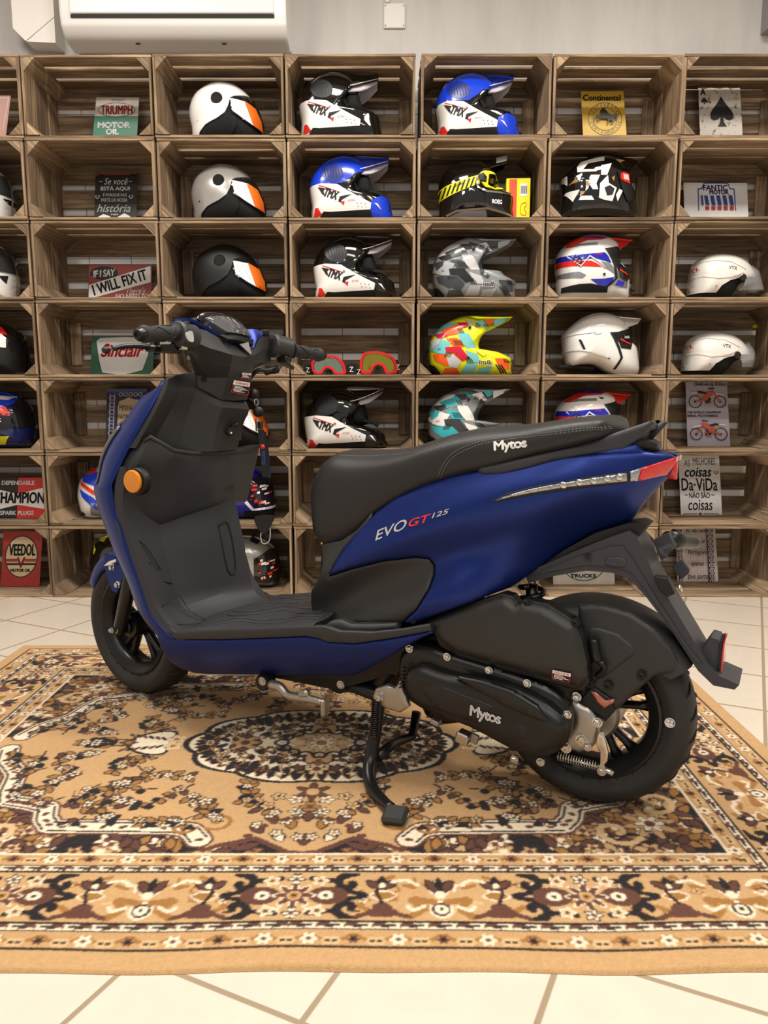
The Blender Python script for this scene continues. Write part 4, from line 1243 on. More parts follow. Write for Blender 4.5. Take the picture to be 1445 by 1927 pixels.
grid_body('dash_bezel', grid_pts([[lift(p, -.008, 0, .004) for p in r] for r in bd], 4), M_DARK, (0.02, 0, -.01))
# silver chevron emblem under the dash
ch = [[lift((447, 650, .01), -.008), lift((463, 646, -.03), -.008)], [lift((466, 668, -.02), -.008), lift((469, 668, -.03), -.008)]]
grid_body('emblem', grid_pts(ch, 3), mat('grey_emblem', (128, 128, 130), .4), (0.004, 0, 0))

def sticker(name, tl, tr, br_, bl, lines, head):
    """a printed sticker on four photo corners: white header with red word, fine print below"""
    P = [np.array(Q(*p)) for p in (tl, tr, br_, bl)]
    nrm = np.cross(P[1] - P[0], P[3] - P[0]); nrm /= np.linalg.norm(nrm)
    cw = SO * 0; view = np.array([0.6, 0.75, 0]);
    if nrm @ np.array([-0.7, 0.7, 0.1]) < 0: nrm = -nrm
    def at(a, b, d): 
        top = P[0] + (P[1] - P[0]) * a; bot = P[3] + (P[2] - P[3]) * a
        return top + (bot - top) * b + nrm * d
    def quad(mb, a0, b0, a1, b1, d): mb.add([at(a0, b0, d), at(a1, b0, d), at(a1, b1, d), at(a0, b1, d)], [(0, 1, 2, 3)])
    mb = MB(); quad(mb, 0, 0, 1, 1, .0030); st_ = mb.build(name, M_DARK, scooter)
    mb = MB(); quad(mb, 0.0, 0.0, 1.0, 0.34, .0034)
    for i in range(lines):
        b = 0.42 + i * 0.5 / lines; quad(mb, 0.1, b, 0.6 + 0.32 * ((i * 7) % 3) / 2, b + 0.22 / lines, .0034)
    mb.build('print', M_WHT, st_)
    mb = MB()
    for (a0, b0, a1, b1) in ((0, 0.34, 0.03, 1), (0.97, 0.34, 1, 1), (0, 0.96, 1, 1)): quad(mb, a0, b0, a1, b1, .0034)
    v, f = text_fit(head, 0.82, 0.2, bold=0.02)
    mb.add([at(0.5 + p[0], 0.17 - p[1], .0038) for p in v], f); mb.build('red_print', M_RED, st_)
    return st_
sticker('warning_sticker', (438, 715, .012), (468, 720, -.033), (465, 743, -.036), (432, 738, .016), 5, 'WARNING').location = (-0.004, 0.002, 0)
sticker('notice_sticker', (453, 701, -.003), (470, 702, -.04), (468, 713, -.042), (450, 711, 0.0), 3, 'NOTICE').location = (-0.004, 0.002, 0)
bolt(tuple(Q(383, 714, .073)), (-.5, .8, 0), 0.006, 0.003, M_DARK)

# grips, switches, levers
def grip(a, b, sg):
    a, b = Q(*a), Q(*b); d = (a - b) / np.linalg.norm(a - b); L = np.linalg.norm(a - b)
    mb = MB(); lathe(mb, [(0.023, 0), (0.023, 0.007), (0.0185, 0.010), (0.0175, 0.02), (0.0185, L * 0.5), (0.0180, L * 0.85), (0.0205, L - 0.012), (0.0205, L - 0.004), (0.017, L)], b, d, 28)
    g = mb.build('handlebar_grip', mat('grip_rubber', (34, 34, 35), 0.6, bump=0.2, bscale=700), scooter, angle=40)
    lathe(MB(), [(0.0165, L), (0.0165, L + 0.010), (0.011, L + 0.020), (0.006, L + 0.021), (0.005, L + 0.017), (0.0, L + 0.017)], b, d, 24).build('bar_end', M_SATIN, g, angle=40)
    x, y, _ = basis(d)
    mb = MB()
    for a0 in (0.4, 1.6, 2.9, 4.1, 5.3):
        pts = []
        for q in np.linspace(0.15, 0.82, 15):
            an = a0 + 0.45 * math.sin(q * 11 + a0); r = 0.0188
            pts.append(b + d * L * q + (x * math.cos(an) + y * math.sin(an)) * r)
        tube(mb, pts, 0.0011, 5)
    mb.build('grip_flames', M_DARK, g)
    return g
grip((268, 629, .335), (333, 626, .205), 1)
grip((602, 668, -.325), (548, 659, -.205), -1)
def switch(a, b, r, tabs, sg):
    a, b = Q(*a), Q(*b); d = (b - a); L = np.linalg.norm(d); d /= L
    mb = MB(); lathe(mb, [(r * .85, 0), (r, 0.006), (r, L * .5), (r * 1.05, L - .006), (r * .9, L)], a, d, 20); return mb.build('switch_housing', M_BLK, scooter, angle=35)
sw = switch((330, 627, .212), (362, 637, .150), 0.032, 0, 1)
bx(MB(), Q(322, 655, .205), (0.040, 0.042, 0.026), rot('z', 8), 0.005).build('lever_clamp', M_SATIN, sw)
v = Q(350, 634, .185)
mb = MB(); pv, pf = plate_vf([cr([(-.014, .006), (.010, .012), (.014, -.012), (-.006, -.010)], 4, True)], .006, lambda x, z, d: tuple(v + np.array([-0.016 - d * -.6, 0.0 - x * .9, z]) + np.array([-.004, .012, 0]))); mb.add(pv, pf); fix_normals(mb.build('turn_switch', mat('light_grey_plastic', (180, 182, 186), 0.4), sw))
bx(MB(), Q(342, 655, .185) + np.array([-.012, .008, 0]), (0.012, 0.022, 0.010), None, .002).build('horn_button', M_STL, sw)
for (x, y) in ((340, 613), (349, 612)): bx(MB(), Q(x, y, .18) + np.array([-.004, 0, .004]), (0.016, 0.014, 0.010), None, .003).build('switch_button', M_SATIN, sw)
wire('brake_lever', [Q(318, 656, .195), Q(292, 655, .23), Q(262, 651, .27), Q(232, 652, .305), Q(212, 657, .33)], [0.008, 0.0075, 0.0068, 0.006, 0.0058], M_SATIN, sw, sq=1.25)
lathe(MB(), [(0.0, -0.0095), (0.0065, -0.0075), (0.0095, 0), (0.0065, 0.0075), (0, 0.0095)], Q(199, 659, .34), (0, 1, 0), 18).build('lever_ball', M_SATIN, sw)
bx(MB(), Q(296, 657, .215), (0.03, 0.07, 0.016), rot('z', 12), .004).build('lever_perch', M_SATIN, sw)
sw2 = switch((546, 657, -.205), (512, 650, -.150), 0.032, 0, -1)
bx(MB(), Q(532, 676, -.180) + np.array([-.006, 0, 0]), (0.036, 0.034, 0.020), None, .005).build('start_switch', M_SATIN, sw2)
bx(MB(), Q(528, 640, -.178) + np.array([-.006, 0, .004]), (0.020, 0.026, 0.010), None, .003).build('switch_button', M_DARK, sw2)
bx(MB(), Q(500, 629, -.14) + np.array([0, 0, .004]), (0.016, 0.018, 0.016), None, .003).build('switch_button', M_DARK, sw2)
wire('brake_lever', [Q(536, 676, -.19) + [.02, 0, 0], Q(548, 682, -.225) + [.03, 0, 0], Q(560, 689, -.26) + [.03, 0, 0], Q(565, 692, -.28) + [.03, 0, 0]], [0.008, 0.0075, 0.0068, 0.006], M_SATIN, sw2, sq=1.25)
wire('brake_hose', [Q(522, 690, -.16), Q(505, 697, -.13), Q(485, 697, -.10), Q(470, 712, -.09)], 0.006, M_DARK, sw2)
mb = MB()
for k in range(9):
    lathe(mb, [(0.007, -0.0025), (0.011, 0), (0.007, 0.0025)], Q(501 + k * 2.6, 699 - k * .5, -.15), (-.2, -1, 0), 14)
mb.build('cable_boot', M_RUB, sw2)

# ---- floor ----------------------------------------------------------------
fl_px = [(331, 1191), (375, 1187), (420, 1184), (463, 1183), (506, 1182), (548, 1180), (590, 1177)]
rows = []
for i, (x, y) in enumerate(fl_px):
    L = Q(x, y, .208); r = []
    for q, bump in ((1, 0), (.93, .004), (.7, .004), (.42, .009), (.15, .012), (-.15, .012), (-.42, .009), (-.7, .004), (-.93, .004), (-1, 0)):
        r.append(('L', L[0], L[1] * q, L[2] + bump + 0.004 * math.sin(i * 2.1 + q * 5) * (abs(q) < .9)))
    rows.append(r)
FLR = grid_pts(rows, 4)
grid_body('floorboard', FLR, M_BLK2, (0, 0, -0.02), angle=40)
mb = MB()
for j, (q0, amp) in enumerate([(.78, .03), (.62, .05), (.40, .06), (.2, .05), (-.1, .05), (-.4, .05), (-.65, .04)]):
    pts = []
    for i in np.linspace(3, FLR.shape[0] - 2, 14):
        k = int(i); q = q0 + amp * math.sin(i * .55 + j * 1.7)
        row = FLR[k]; tt = q * .208; zz = np.interp(-tt, -row[:, 1], row[:, 2]); pts.append((row[0, 0], tt, zz + .0008))
    tube(mb, cr(pts, 3), 0.0017, 6)
mb.build('mat_ridge', mat('worn_grey_rubber', (62, 61, 59), 0.5), scooter)

# ---- belly ------------------------------------------------------------------
Wb = curve1([(.25, .150), (.35, .168), (.50, .195), (.62, .208), (.80, .210), (1.0, .210), (1.08, .209), (1.14, .205), (1.20, .190), (1.3, .15)])
def T_belly(s, u):
    d = max(0.0, 0.285 + (1.07 - s) * .150 - u)
    return float(Wb(s)) - 4.2 * d * d - .02 * d
belly = [(286, 1176), (300, 1186), (314, 1195), (331, 1203), (420, 1204), (506, 1201), (576, 1198), (598, 1202), (616, 1209), (668, 1212), (737, 1202), (811, 1188), (813, 1192), (785, 1205), (754, 1222), (723, 1242), (688, 1261), (664, 1272), (616, 1272), (460, 1271), (400, 1270), (368, 1268), (342, 1260), (320, 1246), (304, 1224)]
bp_ = panel('belly_panel', belly, T_belly, M_BLUE, 0.01, er=0.006)
for x, y in ((338, 1233), (698, 1227)): bolt(tuple(Qf(x, y, lambda s, u: T_belly(s, u) - .003)), (0, 1, 0), 0.006, 0.001, M_DARK)
trim = [(318, 1179), (331, 1189), (420, 1184), (506, 1182), (586, 1178), (612, 1178), (640, 1187), (700, 1189), (760, 1183), (809, 1174), (812, 1187), (737, 1201), (668, 1211), (616, 1208), (598, 1201), (576, 1197), (506, 1200), (420, 1203), (331, 1203), (322, 1194)]
panel('side_trim', trim, T_belly, M_BLK, 0.012, er=0.004, off=0.003)
peg = [(606, 1180), (620, 1170), (640, 1168), (660, 1176), (700, 1176), (745, 1174), (745, 1184), (700, 1190), (650, 1190)]
panel('footrest_cover', peg, lambda s, u: T_belly(s, u) - .012, M_BLK2, 0.02, er=0.008)
mb = MB()
for sd in (1,):
    rings = []
    for s in np.linspace(1.16, .42, 18):
        ut = 0.255 + (1.07 - s) * .150; ub = 0.185 + max(0, .62 - s) * .42; w = float(Wb(s)) - .045
        rings.append([(s, w, ut), (s, w * .85, ub + .012), (s, w * .5, ub), (s, -w * .5, ub), (s, -w * .85, ub + .012), (s, -w, ut)])
    loft(mb, rings)
fix_normals(mb.build('belly_pan', M_DARK, scooter, angle=40))

# ---- body side panels ---------------------------------------------------------
Ww = curve1([(-.22, .012), (-.15, .030), (-.10, .058), (-.04, .095), (.05, .135), (.2, .160), (.35, .172), (.5, .168), (.62, .150), (.70, .120), (.76, .09)])
uc = curve1([(-.2, .775), (-.1, .755), (.1, .700), (.3, .640), (.5, .560), (.65, .480), (.8, .42)])
_lo = np.array(sorted([tuple(Q(x, y, .05)[[0, 2]]) for x, y in ((960, 1106), (986, 1088), (1050, 1043), (1120, 1004), (1180, 986), (1208, 950), (1242, 912), (1262, 893))]))
_cr = np.array(sorted([tuple(Q(x, y, .16)[[0, 2]]) for x, y in ((625, 1076), (654, 1062), (740, 1016), (838, 966), (905, 942), (1010, 909), (1180, 882))]))
_cr2 = np.array(sorted([tuple(Q(x, y, .16)[[0, 2]]) for x, y in ((790, 1120), (850, 1092), (920, 1062), (1000, 1024), (1120, 975))]))
def T_body(s, u):
    t = T_body0(s, u)
    if s > .0: t += .0075 * max(0.0, 1 - abs(u - float(np.interp(s, _cr[:, 0], _cr[:, 1]))) / .045) * min(1, s / .15)
    if .12 < s < .45: t += .006 * max(0.0, 1 - abs(u - float(np.interp(s, _cr2[:, 0], _cr2[:, 1]))) / .05) * min(1, (s - .12) / .1, (.45 - s) / .1)
    if s < .32:                       # the tail closes to a keel underneath
        k = min(1.0, (.32 - s) / .26); k = k * k * (3 - 2 * k); lim = .022 + 1.1 * max(0.0, u - float(np.interp(s, _lo[:, 0], _lo[:, 1])))
        t2 = -.012 * math.log(math.exp(-t / .012) + math.exp(-lim / .012)); t = t + (t2 - t) * k
    return t
def T_body0(s, u):
    c = float(uc(s)); w = float(Ww(s)); d = u - c
    if d > 0: return w - 2.6 * d * d - .02 * d
    d = -d
    return w - 0.030 * math.sin(min(d / 0.17, 1.0) * math.pi) ** 2 * min(1, max(0, (s + .15) / .3)) - max(0, d - .17) * .22 - .05 * d
blue = [(617, 1084), (628, 1060), (645, 1032), (672, 1000), (705, 966), (745, 936), (795, 911), (850, 894), (903, 884), (960, 868), (1050, 858), (1150, 852), (1200, 851), (1258, 857), (1270, 862), (1262, 893), (1242, 912), (1208, 950), (1180, 986), (1120, 1004), (1050, 1043), (986, 1088), (960, 1106), (880, 1136), (812, 1160), (774, 1175), (757, 1173), (783, 1148), (806, 1110), (816, 1082), (817, 1064), (806, 1051), (780, 1048), (720, 1055), (660, 1070)]
sp_ = panel('side_panel', blue, T_body, M_BLUE, 0.03, er=0.007, step=0.012)
blk = [(604, 1026), (640, 1018), (668, 1000), (700, 964), (690, 990), (668, 1008), (643, 1036), (626, 1064), (617, 1086), (660, 1072), (720, 1057), (780, 1050), (805, 1053), (815, 1065), (814, 1082), (804, 1110), (781, 1148), (756, 1172), (700, 1174), (640, 1171), (592, 1168), (583, 1135), (584, 1112), (600, 1085), (606, 1060), (605, 1040)]
cp_ = panel('lower_side_cover', blk, lambda s, u: T_body(s, u) - .001, M_BLK, 0.03, er=0.006, step=0.012)
bolt(tuple(Qf(777, 1167, lambda s, u: T_body(s, u) - .002)), (0, 1, 0), 0.006, 0.001, M_DARK)
# crease of the side panel: slim raised ridge
# clear light strip and tail lamp
strip = [(924, 945), (960, 930), (1010, 917), (1060, 908), (1110, 900), (1180, 889), (1181, 906), (1110, 913), (1060, 918), (1000, 928), (960, 936)]
panel('light_strip', strip, T_body, M_CLR, 0.01, er=0.003, off=0.0025)
panel('light_strip_surround', [(918, 947), (958, 927), (1010, 914), (1110, 897), (1184, 886), (1186, 909), (1110, 917), (1000, 932), (960, 940)], T_body, M_DARK, 0.01, er=0.002, off=0.0012)
panel('lamp_end_chrome', [(1186, 887), (1208, 880), (1200, 905), (1186, 906)], T_body, M_CLR, 0.01, er=0.003, off=0.0025)
panel('tail_lamp', [(1208, 880), (1240, 870), (1273, 860), (1272, 870), (1256, 893), (1230, 899), (1201, 906)], lambda s, u: T_body(s, u), M_REDL, 0.05, er=0.005, off=0.004)
mb = MB(); c = Q(1271, 866, .022)
loft(mb, [[(c[0] + .02, y * w_, z) for y, z in ((1, c[2]), (1, c[2] - .035), (-1, c[2] - .035), (-1, c[2]))] for w_ in (.024,)] + [[(c[0] - .002, y * .016, z) for y, z in ((1, c[2] + .0), (1, c[2] - .04), (-1, c[2] - .04), (-1, c[2] + .0))]])
fix_normals(mb.build('tail_lamp', M_REDL, scooter))
for i, (x, y) in enumerate(((1060, 913), (1090, 908), (1117, 905), (1142, 901), (1165, 898))):
    lathe(MB(), [(0.008, 0), (0.0075, .002), (.005, .0035), (0, .004)], Qf(x, y, lambda s, u: T_body(s, u) + .003), (0, 1, 0), 16).build('lamp_bulb', M_STL, scooter)
# core of the body, so that nothing shows through
mb = MB(); rings = []
for s in np.linspace(.70, .06, 22):
    w = float(Ww(s)) - .040; utp = float(np.interp(s, [-.13, 0, .2, .4, .55, .70], [.80, .80, .765, .72, .64, .56])); ubt = float(np.interp(s, [-.13, 0.0, .2, .4, .7], [.70, .60, .50, .42, .36]))
    if s < .35: ubt = max(ubt, float(np.interp(s, _lo[:, 0], _lo[:, 1])) + .035); w = max(.01, min(w, T_body(s, ubt + .02) - .035))
    um = (utp + ubt) / 2
    rings.append([(s, w * .8, utp), (s, w, um), (s, w * .85, ubt), (s, -w * .85, ubt), (s, -w, um), (s, -w * .8, utp)])
loft(mb, rings); fix_normals(mb.build('under_seat_tub', M_DARK, scooter, angle=30))
surf_text('model_lettering', 'EVO', (705, 1009), (766, 984), 18, lambda s, u: T_body(s, u), M_SILV, sp_, shear=.35, bold=.01)
surf_text('model_lettering', 'GT', (769, 985), (812, 973), 14, lambda s, u: T_body(s, u), M_RED, sp_, shear=.35, bold=.012)
surf_text('model_lettering', '125', (812, 971), (846, 961), 9, lambda s, u: T_body(s, u), M_SILV, sp_, shear=.35, bold=.01)

# ---- seat -------------------------------------------------------------------
st_top = [(569, 960), (573, 925), (585, 893), (602, 868), (635, 851), (690, 850), (745, 847), (800, 838), (850, 822), (900, 808), (950, 801), (1010, 797), (1070, 788), (1120, 782), (1150, 782), (1166, 790), (1170, 800)]
st_bot = [(569, 965), (572, 995), (579, 1013), (600, 1022), (640, 1016), (672, 998), (720, 960), (780, 925), (850, 898), (930, 879), (1000, 858), (1100, 833), (1168, 808)]
TP = np.array([Q(x, y, (.095, .095, .092, .085, .060, .035, .015, 0)[min(i, 7)])[[0, 2]] for i, (x, y) in enumerate(st_top)])
BPt = np.array([Q(x, y, .125)[[0, 2]] for (x, y) in st_bot])
TPc, BPc = cr(TP, 5), cr(BPt, 5)
wseat = curve1([(.80, .085), (.74, .098), (.68, .115), (.6, .132), (.45, .150), (.3, .156), (.1, .150), (0, .135), (-.08, .10)])
# outlines as functions of s (front end handled by clamping)
def prof_at(P, s):
    o = np.argsort(P[:, 0]); return float(np.interp(s, P[o, 0], P[o, 1]))
s_front = min(TPc[:, 0].max(), BPc[:, 0].max() + .03); s_rear = max(TPc[:, 0].min(), BPc[:, 0].min())
SEC = [(0, .90), (.12, .97), (.35, 1.0), (.60, .985), (.78, .93), (.90, .80), (.965, .62), (1.0, .36), (1.012, 0)]
SECf = cr(SEC, 3)
def seat_pts(s):
    ub, ut = prof_at(BPc, s), prof_at(TPc, s)
    q = (s_front - s) / (s_front - s_rear)
    w = float(wseat(s))
    # noses pinch together at both ends
    pin = math.sqrt(max(0.0, 1 - max(0, 1 - q / .07) ** 2)) if q < .07 else (math.sqrt(max(0.0, 1 - max(0, 1 - (1 - q) / .03) ** 2)) if q > .97 else 1)
    mid = (ub + ut) / 2
    h = max(ut - ub, .004)
    return ub, h, w * (0.35 + .65 * pin), mid, pin
rings = []
S_list = s_front - (s_front - s_rear) * np.concatenate([[0, .004, .012, .025, .045, .07], np.linspace(.1, .95, 40), [.97, .985, .995, 1.0]])
for s in S_list:
    ub, h, w, mid, pin = seat_pts(s)
    half = [(w * f, ub + h * v) for v, f in SECf]
    ring = [(s, t, u) for t, u in half] + [(s, -t, u) for t, u in reversed(half[:-1])]
    rings.append(ring)
mb = MB(); loft(mb, rings); seat = fix_normals(mb.build('seat', M_SEAT, scooter, angle=55))
def T_seat(s, u):
    ub, h, w, mid, pin = seat_pts(min(max(s, s_rear), s_front)); v = min(max((u - ub) / h, 0), 1)
    return w * float(np.interp(v, SECf[:, 0], SECf[:, 1]))
def stitches(pts, parent):
    P = cr([tuple(Qf(x, y, T_seat)[[0, 2]]) for x, y in pts], 16); mb = MB()
    D = densify(P, .0045, False)
    for i in range(0, len(D) - 1, 2):
        a, b = D[i], D[i + 1]
        tube(mb, [(a[0], T_seat(*a) + .0006, a[1]), (b[0], T_seat(*b) + .0006, b[1])], .0007, 5)
    return mb.build('stitching', M_STITCH, parent)
stitches([(640, 857), (690, 858), (760, 853), (820, 838), (862, 822)], seat)
stitches([(824, 898), (836, 870), (856, 850), (900, 832), (960, 822), (1040, 813), (1100, 806), (1150, 803)], seat)
stitches([(830, 899), (842, 872), (862, 854), (905, 836), (962, 826), (1040, 817), (1100, 810), (1152, 806)], seat)
surf_text('seat_lettering', 'Mytos', (930, 842), (991, 835), 22, T_seat, M_WHT, seat, off=.0015, fat=.0011, space=.9)
lathe(MB(), [(0.004, 0), (.004, .003), (0, .004)], Q(606, 1023, .10), (0, 1, 0), 10).build('seat_catch', mat('brass', (190, 150, 80), .3, .9), scooter)

# ---- grab rail -----------------------------------------------------------------
T_rail = curve1([(-.25, .03), (-.16, .036), (-.10, .052), (-.02, .092), (.06, .125), (.16, .145), (.3, .150), (.4, .148)]); _tr = T_rail; T_rail = lambda s, u: float(_tr(s))
rail = [(898, 884), (903, 879), (930, 874), (1000, 858), (1080, 838), (1150, 817), (1200, 800), (1224, 792), (1230, 796), (1205, 824), (1172, 846), (1100, 856), (1040, 866), (985, 882), (945, 892), (910, 893), (899, 889)]
panel('grab_rail', rail, T_rail, M_BLK2, 0.03, er=0.008)
panel('grab_rail_mount', [(905, 886), (945, 890), (940, 900), (912, 905), (904, 898)], lambda s, u: .140, M_DARK, 0.04, er=0.003)
ra = Q(1222, 800, .03)
mb = MB(); bx(mb, (ra[0] + .004, 0, ra[2] - .004), (.022, .075, .018), rot('y', 35), .005); mb.build('grab_rail_bridge', M_BLK2, scooter)
wire('grab_rail_end', [Q(1252, 793, -.03), Q(1236, 808, -.03), Q(1197, 846, -.03)], [.006, .0085, .010], M_BLK2, smooth=0)
mb = MB(); loft(mb, [[(s, y * w_, u) for y, u in ((1, u0), (1, u0 - .02), (-1, u0 - .02), (-1, u0))] for s, w_, u0 in ((.25, .12, .80), (.05, .105, .815), (-.04, .065, .822), (-.08, .035, .81))])
fix_normals(mb.build('tail_cowl', M_DARK, scooter))
panel('tail_top', [(1100, 853), (1160, 842), (1195, 836), (1210, 850), (1262, 858), (1200, 853), (1150, 855)], lambda s, u: T_body(s, u) - .004, M_BLUE, .05, er=.004)

# ---- rear mudguard and plate holder ---------------------------------------------------
mg = [(990, 1086), (998, 1074), (1087, 1035), (1150, 1010), (1183, 999), (1198, 1009), (1215, 1045), (1231, 1085), (1256, 1124), (1285, 1172), (1311, 1216), (1330, 1248), (1353, 1272), (1391, 1289), (1382, 1298), (1342, 1290), (1313, 1262), (1265, 1189), (1216, 1124), (1184, 1088), (1151, 1078), (1103, 1074), (1042, 1084), (994, 1098)]
def slab_side(name, outline, t0, t1, m, er=.006, parent=None, bow=0.0):
    """a body with the same side outline on both flanks, t0 (left) to t1"""
    O = densify([tuple(Q(x, y, t0)[[0, 2]]) for x, y in outline], .02)
    v, f = cdt([O]); n = len(v); c = v.mean(0)
    mb = MB()
    L = [(p[0], t0, p[1]) for p in v]; R = [(p[0], t1, p[1]) for p in v]
    mb.add(L, [tuple(reversed(q)) for q in f]); mb.add(R, f)
    be = boundary_edges(f); vs = []; fs = []; mp = {}
    for (a, b) in be:
        for i in (a, b):
            if i not in mp: mp[i] = len(vs); vs += [L[i], R[i]]
        fs.append((mp[a], mp[b], mp[b] + 1, mp[a] + 1))
    mb.add(vs, fs)
    o = mb.build(name, m, parent or scooter); 
    bm = bmesh.new(); bm.from_mesh(o.data); bmesh.ops.remove_doubles(bm, verts=bm.verts, dist=1e-5); bmesh.ops.recalc_face_normals(bm, faces=bm.faces); bm.to_mesh(o.data); bm.free()
    if er:
        md = o.modifiers.new('bevel', 'BEVEL'); md.width = er; md.segments = 3; md.limit_method = 'ANGLE'; md.angle_limit = math.radians(50)
    o.data.polygons.foreach_set('use_smooth', [True] * len(o.data.polygons)); o.data.set_sharp_from_angle(angle=math.radians(48))
    return o
slab_side_late = [(990, 1086), (1060, 1036), (1120, 1003), (1180, 985), (1204, 984), (1218, 990), (1200, 1012), (1150, 1020), (1087, 1042), (998, 1080)]
M_MUD = mat('charcoal_plastic', (52, 52, 57), 0.5, bump=0.1, bscale=1500)
mud = slab_side('rear_mudguard', mg, .052, -.052, M_MUD, .007)
slab_side('under_tail_filler', slab_side_late, .040, -.040, M_DARK, .004)  # black slab added to stand in for the dark gap under the tail
slab_side('mudguard_rib', [(1000, 1083), (1090, 1046), (1150, 1028), (1172, 1027), (1186, 1046), (1235, 1126), (1290, 1210), (1320, 1248), (1308, 1245), (1265, 1182), (1220, 1116), (1188, 1076), (1152, 1066), (1100, 1063), (1042, 1074)], .056, .04, M_MUD, .004, mud)
slab_side('mudguard_boss', [(1137, 1055), (1142, 1048), (1170, 1049), (1180, 1058), (1175, 1068), (1155, 1068), (1140, 1065)], .0595, .05, M_MUD, .003, mud)
# reflector block
rc = Q(1345, 1222, .03)
slab_side('reflector_block', [(1322, 1222), (1338, 1200), (1352, 1204), (1356, 1210), (1350, 1262), (1342, 1262), (1326, 1240)], .032, -.032, M_MUD, .003, mud)
rl = slab_side('reflector_mount', [(1353, 1212), (1360, 1208), (1356, 1263), (1349, 1264)], .036, -.036, M_DARK, .001, mud)
slab_side('red_reflector', [(1361, 1210), (1364, 1209), (1359, 1264), (1355, 1264)], .035, -.035, M_REDL, .001, mud)
# right indicator on its stalk
i0, i1 = Q(1256, 1014, -.055), Q(1312, 1021, -.150)
mb = MB(); tube(mb, [i0, i0 + (i1 - i0) * .35, i0 + (i1 - i0) * .4, i0 + (i1 - i0) * .8, i0 + (i1 - i0) * .97, i1 + (i1 - i0) * .04], [.017, .020, .0175, .0165, .013, .004], 18); ind = mb.build('rear_indicator', M_SATIN, mud)
slab_side('indicator_bracket', [(1228, 1018), (1258, 1004), (1270, 1030), (1252, 1050), (1243, 1054)], -.02, -.06, M_MUD, .002, mud)
slab_side('plate_tab', [(1264, 1066), (1283, 1053), (1297, 1072), (1296, 1080), (1282, 1090), (1270, 1078)], -.045, -.060, M_MUD, .002, mud)
slab_side('plate_tab', [(1229, 1085), (1256, 1088), (1270, 1118), (1255, 1124), (1240, 1110)], .07, .045, M_DARK, .002, mud)
lathe(MB(), [(.008, 0), (.008, .003), (0, .004)], Q(1279, 1108, .02), (-.85, .1, .4), 12).build('plate_screw', M_STL, mud)

# ---- rear hugger over the tyre ------------------------------------------------------------
hug = empty('rear_hugger', (0.030, 0, 0.225)); hug.parent = scooter
rings = []
for a in np.linspace(math.radians(146), math.radians(58), 30):
    e = np.array([math.cos(a), 0, math.sin(a)]); q = (math.radians(146) - a) / math.radians(88); ring = []
    g = 1.0 if q > .12 else (0.55 + .45 * math.sin(q / .12 * math.pi / 2))
    for (yy, rr) in [(.078, .185), (.080, .212), (.074, .232), (.05, .244), (0, .249), (-.05, .244), (-.074, .232), (-.08, .212), (-.078, .185), (-.073, .185), (-.074, .21), (-.068, .226), (-.046, .240), (0, .246), (.046, .240), (.068, .226), (.074, .21), (.073, .185)]:
        rr2 = rr if rr > .22 else .222 - (.222 - rr) * g
        ring.append(e * rr2 + np.array([0, yy, 0]))
    rings.append(ring)
mb = MB(); loft(mb, rings); fix_normals(mb.build('hugger_shell', M_BLK, hug, angle=50))
hs = Zf(900, 1080, .3737)([(500, 160), (620, 160), (760, 200), (880, 280), (960, 370), (1000, 450), (980, 500), (880, 520), (800, 592), (720, 668), (690, 690), (640, 740), (560, 640), (530, 560), (520, 400), (500, 250)])
hp = panel('hugger_side', hs, lambda s, u: .086, M_BLK, .012, False, er=.010, parent=scooter)
hp2 = panel('hugger_rib', Zf(900, 1080, .3737)([(545, 275), (600, 270), (700, 300), (790, 375), (785, 410), (640, 520), (560, 560), (545, 400)]), lambda s, u: .090, M_BLK, .008, False, er=.008, parent=hp)
for x, y in ((1207, 1271), (1144, 1290), (1111, 1286)): bolt(tuple(Q(x, y, .092)), (0, 1, 0), .0075, .004, M_DARK, hp)
mb = MB(); tube(mb, cr([Q(1117, 1203, .10), Q(1119, 1225, .105), Q(1124, 1243, .105)], 4), .011, 12); tube(mb, cr([Q(1124, 1243, .105), Q(1136, 1252, .105), Q(1134, 1264, .10), Q(1122, 1272, .095)], 5), .006, 10); mb.build('breather_hose', M_SATIN, hp)

# ---- air box and engine -----------------------------------------------------------------
ab = [(812, 1188), (800, 1172), (850, 1153), (900, 1136), (945, 1122), (957, 1127), (968, 1142), (981, 1133), (1000, 1137), (1022, 1141), (1052, 1160), (1078, 1177), (1090, 1205), (1100, 1246), (1102, 1280), (1090, 1297), (1034, 1282), (940, 1256), (860, 1233), (826, 1211)]
M_AIR = mat('black_airbox_plastic', (38, 37, 35), 0.42, bump=0.1, bscale=1500)
panel('airbox_flange', [(p[0] + (6 if p[0] > 950 else 0), p[1] + (-5 if p[1] < 1200 else 5)) for p in ab], lambda s, u: .128, M_DARK, .03, False, er=.004)
def T_air(s, u):
    c = 0.352 + (s - .1) * -0.02
    return .150 - 1.2 * max(0, c - u) ** 2 - .12 * max(0, c - u) - .9 * max(0, u - c - .03) ** 2
airb = panel('airbox_cover', ab, T_air, M_AIR, .03, False, er=.020)
for x, y in ((991, 1134), (1083, 1171)): bolt(tuple(Q(x, y, .135)), (0, 1, 0), .007, .004, M_DARK)
P4 = [Qf(x, y, T_air) for x, y in ((1041, 1259), (1075, 1266), (1073, 1284), (1039, 1276))]
sticker('airbox_sticker', *[(x, y, float(Qf(x, y, T_air)[1])) for x, y in ((1041, 1259), (1075, 1266), (1073, 1284), (1039, 1276))], 4, 'NOTICE').location = (0, .001, 0)
K = Zf(700, 1160, .2076)
